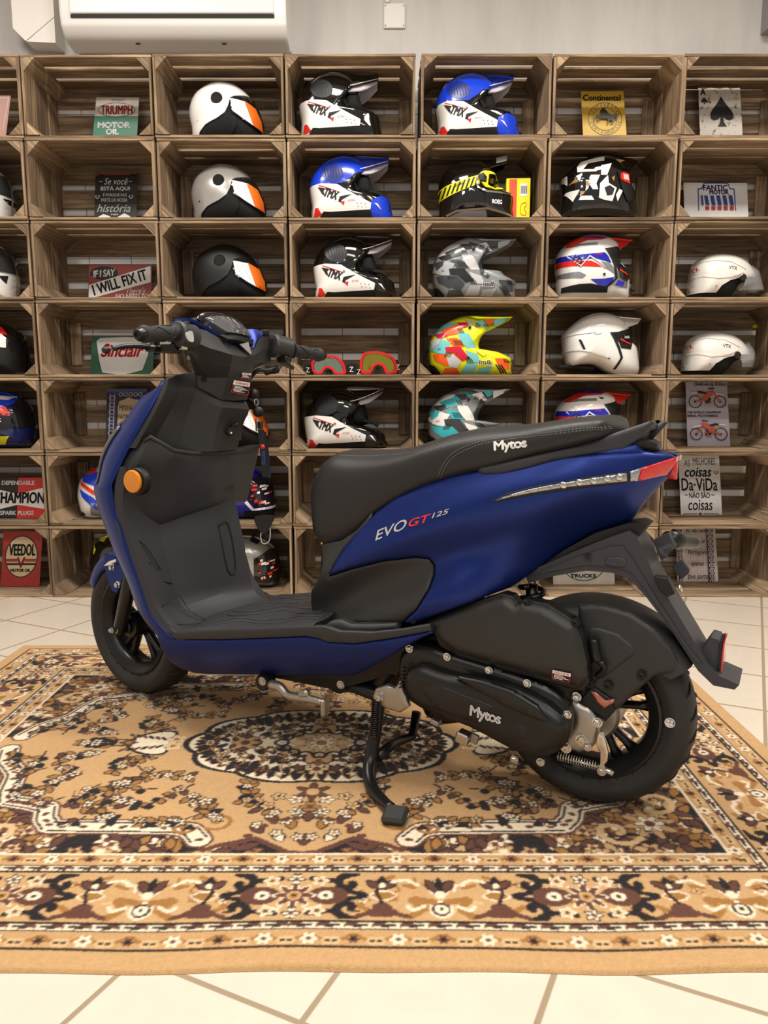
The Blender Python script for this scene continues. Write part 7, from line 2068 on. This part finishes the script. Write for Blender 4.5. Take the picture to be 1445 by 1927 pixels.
def vis_print(e, pl, G, P, n=16, seed=3):
    rg = random.Random(seed); mbw, mbr = MB(), MB()
    x0, x1, y0, y1 = P
    for k in range(n):
        x, y = rg.uniform(x0, x1), rg.uniform(y0, y1); w, h = rg.uniform(3, 9), rg.uniform(1.5, 4)
        v = G([(x, y), (x + w, y - 1), (x + w, y + h), (x, y + h + 1)]); t = pl.t(v, .0105)
        (mbw if k % 2 else mbr).add([(p[0], -q, p[1]) for p, q in zip(v, t)], [(0, 3, 2, 1)])
    mbw.build('visor_lettering', PAPER, e); mbr.build('visor_lettering', REDG, e)
def ext6(e, pl, G):
    vis_print(e, pl, G, (464, 505, 925, 965))
    for sh in (0, 4):
        wire('draw_cord', [(p[0], -.10 - .20 * (i in (0, 5)) * 0 - .0, p[1]) for i, p in enumerate(G([(494, 992), (492, 1010), (497, 1022), (506, 1018), (509, 1000), (507, 988)]))], .0022, mat('grey_cord', (170, 168, 164), .7), e); break
fullface(2, 6, 445, egg(375, 517, 893, 988), (445, 940), 'blue full face helmet with printed dark visor behind the leg shield', DB, [('graphic', GW, [(458, 944), (470, 958), (480, 971), (520, 968), (520, 973), (476, 975), (464, 960), (456, 950)], .010), ('lining', PAD, [(460, 978), (520, 975), (520, 990), (460, 990)], .004)], [(468, 920), (495, 905), (530, 920), (530, 970), (482, 968), (462, 945)], TINT, extra=lambda e, pl, G: vis_print(e, pl, G, (466, 505, 926, 962)))
fullface(2, 7, 455, egg(385, 527, 1015, 1110), (455, 1062), 'silver and black helmet with printed visor low behind the leg shield', GS, [('graphic', INK, [(470, 1020), (488, 1030), (484, 1034), (470, 1028)], .003), ('graphic', GB, [(480, 1058), (540, 1040), (540, 1120), (480, 1120)], .003)], [(486, 1056), (506, 1044), (535, 1050), (535, 1105), (505, 1095)], TINT, extra=lambda e, pl, G: vis_print(e, pl, G, (488, 515, 1058, 1095), 14, 5))
# drawstring of the helmet bag hanging over the crate edge
sp = Spot(2, 6, 497, -.012); e = empty('helmet_bag', (sp.x0, sp.Y, sp.z0)); tag(e, 'black drawstring bag with grey cord hanging from the crate edge below the blue helmet', 'bag')
q = lambda L: sp(L, False)
mb = MB(); P = q([(480, 972), (516, 970), (512, 985), (504, 1000), (496, 1003), (486, 994)]); v, f = plate_vf([cr(P, 3, True)], .010, lambda x, z, d: (x, -d - .012, z)); mb.add(v, f); fix_normals(mb.build('pouch', PAD, e))
wire('draw_cord', [(p[0], -.008, p[1]) for p in q([(493, 996), (491, 1010), (494, 1021), (502, 1022), (508, 1014), (509, 998), (507, 986)])], .0022, mat('grey_cord', (170, 168, 164), .7), e)

# ------------------------------------------------------------------ metal signs
class Sign:
    def __init__(s, c, r, L, quad, label, plate_m, depth=.26, tilt=6, corner=.004):
        P = L(quad); xm = sum(p[0] for p in P) / 4
        s.sp = Spot(c, r, xm, depth); s.L = L; s.n = 0
        s.e = s.sp.obj('metal_sign'); s.e.rotation_euler = (math.radians(-tilt), 0, 0)
        tag(s.e, label, 'sign', 'printed metal signs')
        q = s.sp(P, False); q[2][1] = q[3][1] = 0.0
        s.q = q
        s.poly('plate', plate_m, [q], raw=True, thick=.0018, lay=0)
    def G(s, P): return s.sp(s.L(P), False)
    def poly(s, name, m, loops, raw=False, thick=0.0, lay=None, clip=True):
        if not raw: loops = [s.G(l) for l in loops]
        if lay is None: s.n += 1; lay = s.n
        y = -.00045 * lay
        mb = MB()
        if thick:
            v, f = plate_vf([np.array(l) for l in loops], thick, lambda x, z, d: (x, y - d, z)); mb.add(v, f); o = fix_normals(mb.build(name, m, s.e))
        else:
            v, f = cdt([np.array(l) for l in loops], None, s.q if clip else None)
            mb.add([(p[0], y, p[1]) for p in v], f); o = mb.build(name, m, s.e)
        return o
    def ell(s, name, m, cx, cy, rx, ry, hole=None, a0=0, a1=360):
        l = [[(cx + rx * math.cos(a), cy + ry * math.sin(a)) for a in np.linspace(0, 2 * math.pi, 48, endpoint=False)]]
        if hole: l.append([(cx + hole[0] * math.cos(a), cy + hole[1] * math.sin(a)) for a in np.linspace(0, 2 * math.pi, 48, endpoint=False)])
        return s.poly(name, m, l)
    def text(s, st, cx, cy, w, h, m, rot_=0.0, fat=0.0, **kw):
        s.n += 1; y = -.00045 * s.n
        v, f = text_fit(st, w, h, **kw); ca, sa = math.cos(rot_), math.sin(rot_)
        mb = MB()
        for (dx, dy) in ((0, 0),) if not fat else ((-fat, 0), (fat, 0), (0, fat), (0, -fat)):
            P = [(cx + p[0] * ca + p[1] * sa + dx, cy + p[0] * sa - p[1] * ca + dy) for p in v]
            q = s.G(P); mb.add([(p[0], y, p[1]) for p in q], f)
        return mb.build('lettering', m, s.e)
def sm(n, c, **k): return mat(n, c, k.pop('rough', .42), **k)
def spade(cx, cy, w, h):
    P = [(0, -.5), (.08, -.38), (.22, -.22), (.40, -.05), (.5, .10), (.46, .25), (.32, .30), (.16, .26), (.06, .18), (.08, .36), (.16, .46), (.20, .5), (-.20, .5), (-.16, .46), (-.08, .36), (-.06, .18), (-.16, .26), (-.32, .30), (-.46, .25), (-.5, .10), (-.40, -.05), (-.22, -.22), (-.08, -.38)]
    return [(cx + a * w, cy + b * h) for a, b in P]
def heart(cx, cy, w):
    return [(cx + w * .5 * 16 * math.sin(t) ** 3 / 16, cy - w * .5 * (13 * math.cos(t) - 5 * math.cos(2 * t) - 2 * math.cos(3 * t) - math.cos(4 * t)) / 16) for t in np.linspace(0, 2 * math.pi, 24, endpoint=False)]
CRMP = sm('sign_cream', (206, 198, 188), var=.25, vscale=22); BLKP = sm('sign_black', (26, 26, 27), var=.3, vscale=30); WHP = sm('sign_white', (226, 224, 222), var=.12, vscale=14)
REDP = sm('sign_red', (176, 44, 42), var=.2, vscale=25); GRNP = sm('sign_green', (22, 108, 82)); NAVP = sm('sign_navy', (52, 54, 84), var=.35, vscale=70)
s = Sign(1, 1, C1, [(474, 478), (691, 478), (682, 690), (455, 690)], 'white and green metal motor oil sign in the top left crate', CRMP)
s.poly('print', GRNP, [[(440, 577), (700, 577), (700, 800), (430, 800)]]); s.ell('print', BLKP, 580, 544, 94, 38); s.ell('print', CRMP, 580, 544, 91, 35)
s.text('TRIUMPH', 580, 545, 158, 46, REDP, fat=1.6); s.text('ONE GALLON', 582, 492, 60, 8, BLKP); s.text('MOTOR', 570, 625, 160, 28, WHP, fat=2); s.text('OIL', 563, 660, 62, 28, WHP, fat=2)
s = Sign(1, 2, C1, [(470, 853), (682, 852), (684, 1095), (470, 1095)], 'black metal sign with white script lettering below the motor oil sign', BLKP)
s.poly('rusty_edge', mat('rust', (120, 72, 42), .8, var=.5, vscale=60), [[(470, 853), (682, 852), (682, 864), (655, 866), (640, 872), (520, 872), (500, 868), (470, 878)]])
for t in (('Se você', 575, 905, 118, 34, .3, 0), ('ESTÁ AQUI', 573, 942, 146, 26, 0, 1.4), ('É PORQUE FAZ', 573, 976, 120, 20, 0, .5), ('PARTE DA NOSSA', 571, 1003, 132, 19, 0, .5), ('história', 570, 1046, 168, 40, .3, .8), ('veja', 575, 1079, 36, 11, .3, 0)): s.text(t[0], t[1], t[2], t[3], t[4], WHP, shear=t[5], fat=t[6])
for x in (486, 655): s.poly('print', WHP, [heart(x, 988, 24), heart(x, 987, 16)])
for x in (495, 505, 645, 655): s.ell('print', WHP, x, 908, 3, 3)
s.poly('print', WHP, [[(490, 1095), (520, 1078), (545, 1086), (560, 1095)]]); s.poly('print', WHP, [[(590, 1095), (625, 1074), (650, 1086), (660, 1095)]])
s = Sign(1, 3, C4, [(424, 252), (732, 247), (733, 420), (426, 420)], 'red, black and white metal sign with diagonal banner lettering', sm('sign_brick', (142, 62, 54), var=.2, vscale=18))
s.ell('print', BLKP, 500, 291, 68, 34); s.text('IF I SAY', 500, 292, 106, 34, WHP, rot_=-.08, shear=.15, fat=1.5)
s.poly('print', WHP, [[(428, 350), (726, 255), (729, 336), (430, 420)]]); s.text('I WILL FIX IT', 578, 337, 268, 52, BLKP, rot_=-.305, fat=2)
s.text("There's", 658, 378, 92, 32, CRMP, shear=.3); s.text('NO NEED TO', 642, 406, 158, 22, WHP, fat=1)
s = Sign(1, 4, C4, [(440, 597), (744, 597), (742, 795), (438, 795)], 'green metal sign with white shield behind the left handlebar grip', sm('sign_bottle_green', (46, 98, 74), var=.2, vscale=15))
s.poly('print', WHP, [[(462, 622), (480, 607), (600, 602), (700, 606), (722, 622), (715, 690), (690, 765), (590, 790), (496, 776), (480, 720)]]); s.text('Sinclair', 590, 668, 205, 62, sm('sign_bright_red', (206, 44, 44)), shear=.35, fat=3)
s = Sign(1, 5, C4, [(508, 855), (705, 850), (705, 1156), (514, 1156)], 'ornate blue and cream tile sign behind the front shield', NAVP)
s.poly('print', sm('sign_parchment', (212, 190, 152), var=.12), [[(572, 915), (600, 905), (616, 895), (640, 905), (700, 912), (700, 1156), (566, 1156), (566, 940)]])
for x in (525, 545): s.poly('ornament', sm('sign_tile_white', (188, 186, 196), var=.4, vscale=120), [[(x, 880), (x + 5, 880), (x + 5, 1140), (x, 1140)]])
for y in range(900, 1140, 34): s.ell('ornament', sm('sign_tile_white', 0), 537, y, 15, 12, (10, 8))
for x in range(580, 700, 24): s.ell('ornament', sm('sign_tile_white', 0), x, 882, 11, 10, (7, 6))
for t in (('MINHA', 607, 949, 64, 28), ('PÁTRIA', 605, 989, 70, 28), ('A LÍNGUA', 616, 1030, 92, 28), ('PORTUGUESA', 628, 1070, 118, 28)): s.text(*t, BLKP)
s = Sign(5, 1, C3, [(405, 318), (646, 315), (666, 545), (418, 545)], 'yellow metal sign with black horse emblem in the top row', sm('sign_mustard', (208, 168, 46), var=.08, vscale=12))
s.text('Continental', 522, 355, 210, 34, BLKP, fat=1.8)
for r0, r1 in ((96, 93), (68, 65.5)): s.ell('emblem', BLKP, 537, 480, r0, r0, (r1, r1))
for i, ch in enumerate('CONTINENTAL'):
    a = math.radians(-90 + (i - 5) * 14.5); s.text(ch, 537 + 80 * math.cos(a), 480 + 80 * math.sin(a), 11 if ch != 'I' else 3.5, 17, BLKP, rot_=a + math.pi / 2)
for i, ch in enumerate('CONTINENTAL'):
    a = math.radians(90 - (i - 5) * 14.5); s.text(ch, 537 + 80 * math.cos(a), 480 + 80 * math.sin(a), 11 if ch != 'I' else 3.5, 17, BLKP, rot_=a - math.pi / 2)
s.poly('emblem', BLKP, [[(505, 444), (510, 434), (518, 426), (526, 420), (530, 416), (533, 426), (545, 440), (556, 456), (570, 462), (584, 462), (590, 459), (600, 458), (606, 468), (600, 488), (594, 492), (593, 476), (586, 474), (586, 486), (578, 494), (584, 504), (576, 512), (566, 511), (573, 501), (566, 492), (560, 494), (554, 506), (560, 514), (548, 514), (546, 504), (550, 492), (545, 484), (528, 484), (512, 482), (499, 490), (501, 500), (492, 500), (490, 487), (503, 477), (494, 470), (486, 474), (488, 486), (480, 488), (478, 468), (494, 460), (506, 464), (508, 458), (512, 449)]])
s = Sign(6, 1, C3, [(1070, 285), (1306, 285), (1318, 535), (1076, 535)], 'rusty white metal ace of spades sign in the top right crate', mat('rusty_white_paint', (204, 198, 188), .6, vscale=42, col2=(104, 66, 46)))
s.poly('rusty_edge', mat('rust', 0), [[(1070, 285), (1306, 285), (1306, 296), (1260, 300), (1230, 294), (1190, 302), (1140, 296), (1100, 304), (1070, 298)]])
s.text('A', 1095, 322, 28, 36, BLKP, fat=1.5); s.poly('emblem', BLKP, [spade(1100, 372, 38, 42)]); s.poly('emblem', BLKP, [spade(1195, 436, 132, 178)])
s = Sign(6, 2, C3, [(982, 836), (1340, 838), (1346, 996), (985, 996)], 'white metal sign with blue badge and stripes in the right column', WHP)
BLP = sm('sign_blue', (42, 66, 148)); PUR = sm('sign_violet', (58, 44, 112))
badge = [(1058, 1000), (1060, 870), (1082, 868), (1092, 842), (1104, 836), (1220, 836), (1236, 842), (1244, 868), (1268, 872), (1272, 1000)]
inner = [(1064, 1000), (1066, 877), (1086, 874), (1096, 848), (1106, 842), (1218, 842), (1232, 848), (1240, 874), (1262, 878), (1266, 1000)]
s.poly('emblem', BLP, [badge, inner])
s.text('FANTIC', 1160, 866, 136, 30, PUR, fat=1.6); s.text('MOTOR', 1180, 892, 106, 24, PUR, fat=1.6)
for k in range(5): s.poly('emblem', BLP, [[(1094 + k * 34, 912), (1114 + k * 34, 912), (1122 + k * 34, 969), (1102 + k * 34, 969)]]); s.poly('emblem', REDP, [[(1098 + k * 34, 974), (1120 + k * 34, 974), (1120 + k * 34, 996), (1098 + k * 34, 996)]])
s.poly('emblem', BLP, [[(1074, 912), (1084, 912), (1088, 969), (1078, 969)]])
s = Sign(6, 5, C6, [(978, 978), (1222, 975), (1226, 1346), (976, 1346)], 'pale metal poster with two orange off-road motorbikes in the right column', sm('poster_lilac', (186, 178, 190), var=.05))
s.text('LE MOTO DI SERIE', 1112, 986, 160, 12, BLKP, fat=.6); s.text('CAMPIONE DEL MONDO', 1122, 1003, 192, 14, BLKP, fat=.6)
s.text('THE WORLD CHAMPION', 1078, 1168, 196, 13, BLKP, fat=.6); s.text('SERIAL MOTORBIKES.', 1071, 1188, 182, 13, BLKP, fat=.6)
ORP = sm('sign_orange', (206, 92, 74)); GOLP = sm('sign_ochre', (196, 150, 50))
def bike(cx, cy, d):
    X = lambda x: cx + d * (x - cx)
    for wx, wy, r in ((1030, 1105, 38), (1175, 1105, 36)): s.ell('bike_print', BLKP, X(wx), wy + cy, r, r, (r - 5, r - 5)); s.ell('bike_print', BLKP, X(wx), wy + cy, 7, 7)
    for m, P in ((BLKP, [(1085, 1085), (1118, 1080), (1124, 1112), (1090, 1112)]), (ORP, [(1066, 1090), (1100, 1046), (1140, 1040), (1136, 1062), (1108, 1080), (1100, 1100)]), (BLKP, [(1040, 1046), (1062, 1042), (1100, 1052), (1092, 1060), (1045, 1054)]), (GOLP, [(1040, 1064), (1070, 1058), (1076, 1072), (1052, 1080)]), (WHP, [(1002, 1050), (1040, 1046), (1044, 1054), (1004, 1056)]), (WHP, [(1146, 1052), (1190, 1060), (1200, 1072), (1150, 1060)]), (ORP, [(1128, 1040), (1138, 1040), (1178, 1104), (1170, 1108)]), (ORP, [(1028, 1100), (1090, 1092), (1090, 1098), (1030, 1110)]), (BLKP, [(1104, 1028), (1140, 1022), (1142, 1030), (1108, 1034)]), (ORP, [(1118, 1090), (1126, 1088), (1112, 1118), (1086, 1120), (1086, 1114), (1106, 1112)])):
        s.poly('bike_print', m, [[(X(x), y + cy) for x, y in P]])
bike(1102, 0, 1); bike(1100, 190, -1)
s = Sign(6, 6, C7, [(1040, 236), (1230, 237), (1232, 520), (1040, 520)], 'off-white metal sign with black hand lettering in the right column', WHP)
for t in (('AS', 1078, 276, 26, 28, 0, 0), ('MELHORES', 1158, 268, 104, 32, 0, 0), ('coisas', 1128, 318, 124, 42, .25, 1.0), ('Da ViDa', 1132, 376, 166, 56, 0, .8), ('NÃO SÃO', 1130, 423, 96, 30, 0, .4), ('coisas', 1132, 470, 112, 48, .15, .2)): s.text(t[0], t[1], t[2], t[3], t[4], INK, shear=t[5], fat=t[6])
for x in (1068, 1192): s.poly('print', INK, [[(x - 8, 422), (x + 8, 422), (x + 8, 425), (x - 8, 425)]])
s.poly('print', INK, [heart(1130, 511, 14)]); s.poly('print', INK, [heart(1109, 377, 12)]); s.poly('print', INK, [heart(1211, 320, 22), heart(1211, 319, 16)])
s.poly('print', INK, [[(1050, 510), (1118, 508), (1118, 510), (1050, 512)]]); s.poly('print', INK, [[(1142, 508), (1215, 510), (1215, 512), (1142, 510)]])
s = Sign(6, 7, C9, [(528, 170), (936, 170), (942, 775), (520, 775)], 'cream tile-pattern metal sign with script lettering in the bottom right crate', sm('sign_tile_cream', (214, 198, 190), var=.08))
for x0, x1 in ((532, 586), (836, 900)):
    s.poly('ornament', sm('sign_indigo', (64, 58, 96)), [[(x0, 160), (x1, 160), (x1, 780), (x0, 780)]])
    for y in range(190, 780, 54): s.ell('ornament', sm('sign_tile_cream', 0), (x0 + x1) / 2, y, (x1 - x0) * .42, 24, ((x1 - x0) * .30, 16)); s.ell('ornament', sm('sign_tile_cream', 0), (x0 + x1) / 2, y, 8, 8)
for x in (650, 714, 778): s.poly('tile_line', sm('sign_line', (150, 134, 128)), [[(x, 160), (x + 2, 160), (x + 2, 780), (x, 780)]])
for y in (300, 412, 470, 536, 648, 705): s.poly('tile_line', sm('sign_line', 0), [[(590, y), (832, y), (832, y + 2), (590, y + 2)]])
for t in (('Eu não pedi', 716, 222, 216, 48), ('pra nascer', 716, 335, 180, 44), ('Português', 718, 440, 196, 56), ('apenas', 715, 562, 130, 44), ('tive sorte', 716, 680, 214, 48)): s.text(*t, sm('sign_ink_navy', (40, 36, 56)), shear=.3, fat=1)
s = Sign(5, 7, C7, [(447, 640), (733, 640), (733, 836), (447, 836)], 'white metal sign with green oval seen under the rear mudguard', CRMP, depth=.20)
s.ell('print', GRNP, 590, 742, 104, 82, (99, 77)); s.text('TRUCKS', 587, 800, 118, 15, sm('sign_ink_navy', 0), fat=1.5)
s = Sign(0, 6, C8, [(-150, 155), (222, 153), (230, 352), (-150, 352)], 'black, red and white spark plug sign cut by the left frame edge', BLKP, depth=.16)
s.poly('print', sm('sign_spark_red', (196, 46, 40), var=.08), [[(80, 150), (240, 150), (240, 360), (82, 360)]]); s.poly('print', WHP, [[(-150, 180), (82, 232), (218, 198), (224, 306), (84, 284), (-150, 340)]])
s.text('CHAMPION', 88, 250, 244, 52, INK, fat=2.4); s.text('DEPENDABLE', 80, 178, 158, 19, WHP, fat=1); s.text('SPARK PLUGS', 82, 323, 162, 19, WHP, fat=1)
s = Sign(0, 7, C8, [(3, 416), (195, 416), (192, 690), (3, 690)], 'red metal motor oil sign with cream oval in the bottom left crate', sm('sign_oil_red', (164, 48, 40), var=.25, vscale=20), depth=.16)
s.ell('print', BLKP, 97, 537, 80, 101); s.ell('print', sm('sign_parchment', 0), 97, 537, 75, 96)
s.text('VEEDOL', 100, 505, 126, 54, INK, fat=2); s.poly('print', sm('sign_oil_red', 0), [[(22, 548), (80, 548), (80, 562), (26, 562)]]); s.poly('print', sm('sign_oil_red', 0), [[(114, 548), (172, 548), (168, 562), (114, 562)]]); s.poly('print', BLKP, [[(26, 568), (168, 568), (166, 578), (28, 578)]])
s.text('V', 97, 566, 38, 48, sm('sign_oil_red', 0), fat=2); s.text('MOTOR OIL', 97, 603, 96, 14, INK, fat=1)
s = Sign(0, 1, C1, [(-170, 470), (42, 470), (20, 668), (-170, 668)], 'pinkish board cut by the left frame edge in the top row', sm('dusty_pink_board', (190, 150, 142), var=.1), depth=.14)
s.poly('edge_line', CRMP, [[(-160, 480), (34, 480), (14, 650), (10, 650), (29, 484), (-160, 484)]])

# ------------------------------------------------------------------ crate labels
W1 = {(0, 1): 'weathered crate in the top row cut by the left frame edge, with the pink board', (0, 2): 'weathered crate at the left frame edge, second row, with a white helmet', (0, 3): 'weathered crate at the left frame edge, third row, with a white helmet', (0, 4): 'weathered crate with the black and red helmet at the left edge', (0, 5): 'weathered crate with the blue and yellow helmet at the left edge', (0, 6): 'weathered crate with the spark plug sign at the left edge', (0, 7): 'weathered crate on the floor with the red oil sign, bottom left',
      (1, 1): 'weathered crate with the white and green motor oil sign', (1, 2): 'weathered crate with the black script sign', (1, 3): 'weathered crate with the red diagonal banner sign', (1, 4): 'weathered crate with the green shield sign behind the left grip', (1, 5): 'weathered crate with the blue and cream tile sign', (1, 6): 'weathered crate with the red, white and blue helmet behind the front shield', (1, 7): 'weathered crate on the floor behind the front fender with the yellow and black helmet',
      (2, 1): 'weathered crate with the white open face helmet', (2, 2): 'weathered crate with the silver open face helmet', (2, 3): 'weathered crate with the matte black open face helmet', (2, 4): 'weathered crate directly behind the scooter dashboard', (2, 5): 'weathered crate behind the lanyard and steering column', (2, 6): 'weathered crate with the blue visor helmet behind the leg shield', (2, 7): 'weathered crate on the floor behind the scooter leg shield',
      (3, 1): 'weathered crate with the black and white motocross helmet, top row', (3, 2): 'weathered crate with the blue and white motocross helmet, second row', (3, 3): 'weathered crate with the black and white motocross helmet above the goggles crate', (3, 4): 'weathered crate holding two pairs of red goggles', (3, 5): 'weathered crate with the motocross helmet just above the seat front', (3, 6): 'weathered empty crate partly hidden by the seat front', (3, 7): 'weathered crate on the floor seen below the seat nose',
      (4, 1): 'weathered crate with the blue and white motocross helmet, top row', (4, 2): 'weathered crate with the black goggled helmet and yellow box', (4, 3): 'weathered crate with the grey camouflage helmet', (4, 4): 'weathered crate with the yellow patterned helmet', (4, 5): 'weathered crate with the teal patterned helmet', (4, 6): 'weathered crate hidden behind the middle of the scooter seat', (4, 7): 'weathered crate on the floor hidden behind the scooter side panel',
      (5, 1): 'weathered crate with the yellow horse emblem sign', (5, 2): 'weathered crate with the black, white and gold helmet', (5, 3): 'weathered crate with the red peaked striped helmet', (5, 4): 'weathered crate with the plain white helmet', (5, 5): 'weathered crate with the striped helmet behind the seat rear', (5, 6): 'weathered crate behind the scooter tail lamp', (5, 7): 'weathered crate on the floor above the rear wheel, with the oval sign',
      (6, 1): 'weathered crate with the ace of spades sign', (6, 2): 'weathered crate with the blue badge sign', (6, 3): 'weathered crate with the upper white half helmet', (6, 4): 'weathered crate with the lower white half helmet', (6, 5): 'weathered crate with the motorbike poster', (6, 6): 'weathered crate with the hand lettered white sign', (6, 7): 'weathered crate on the floor with the tile-pattern script sign'}
CRATE_LABEL.update(W1)
build_crates()
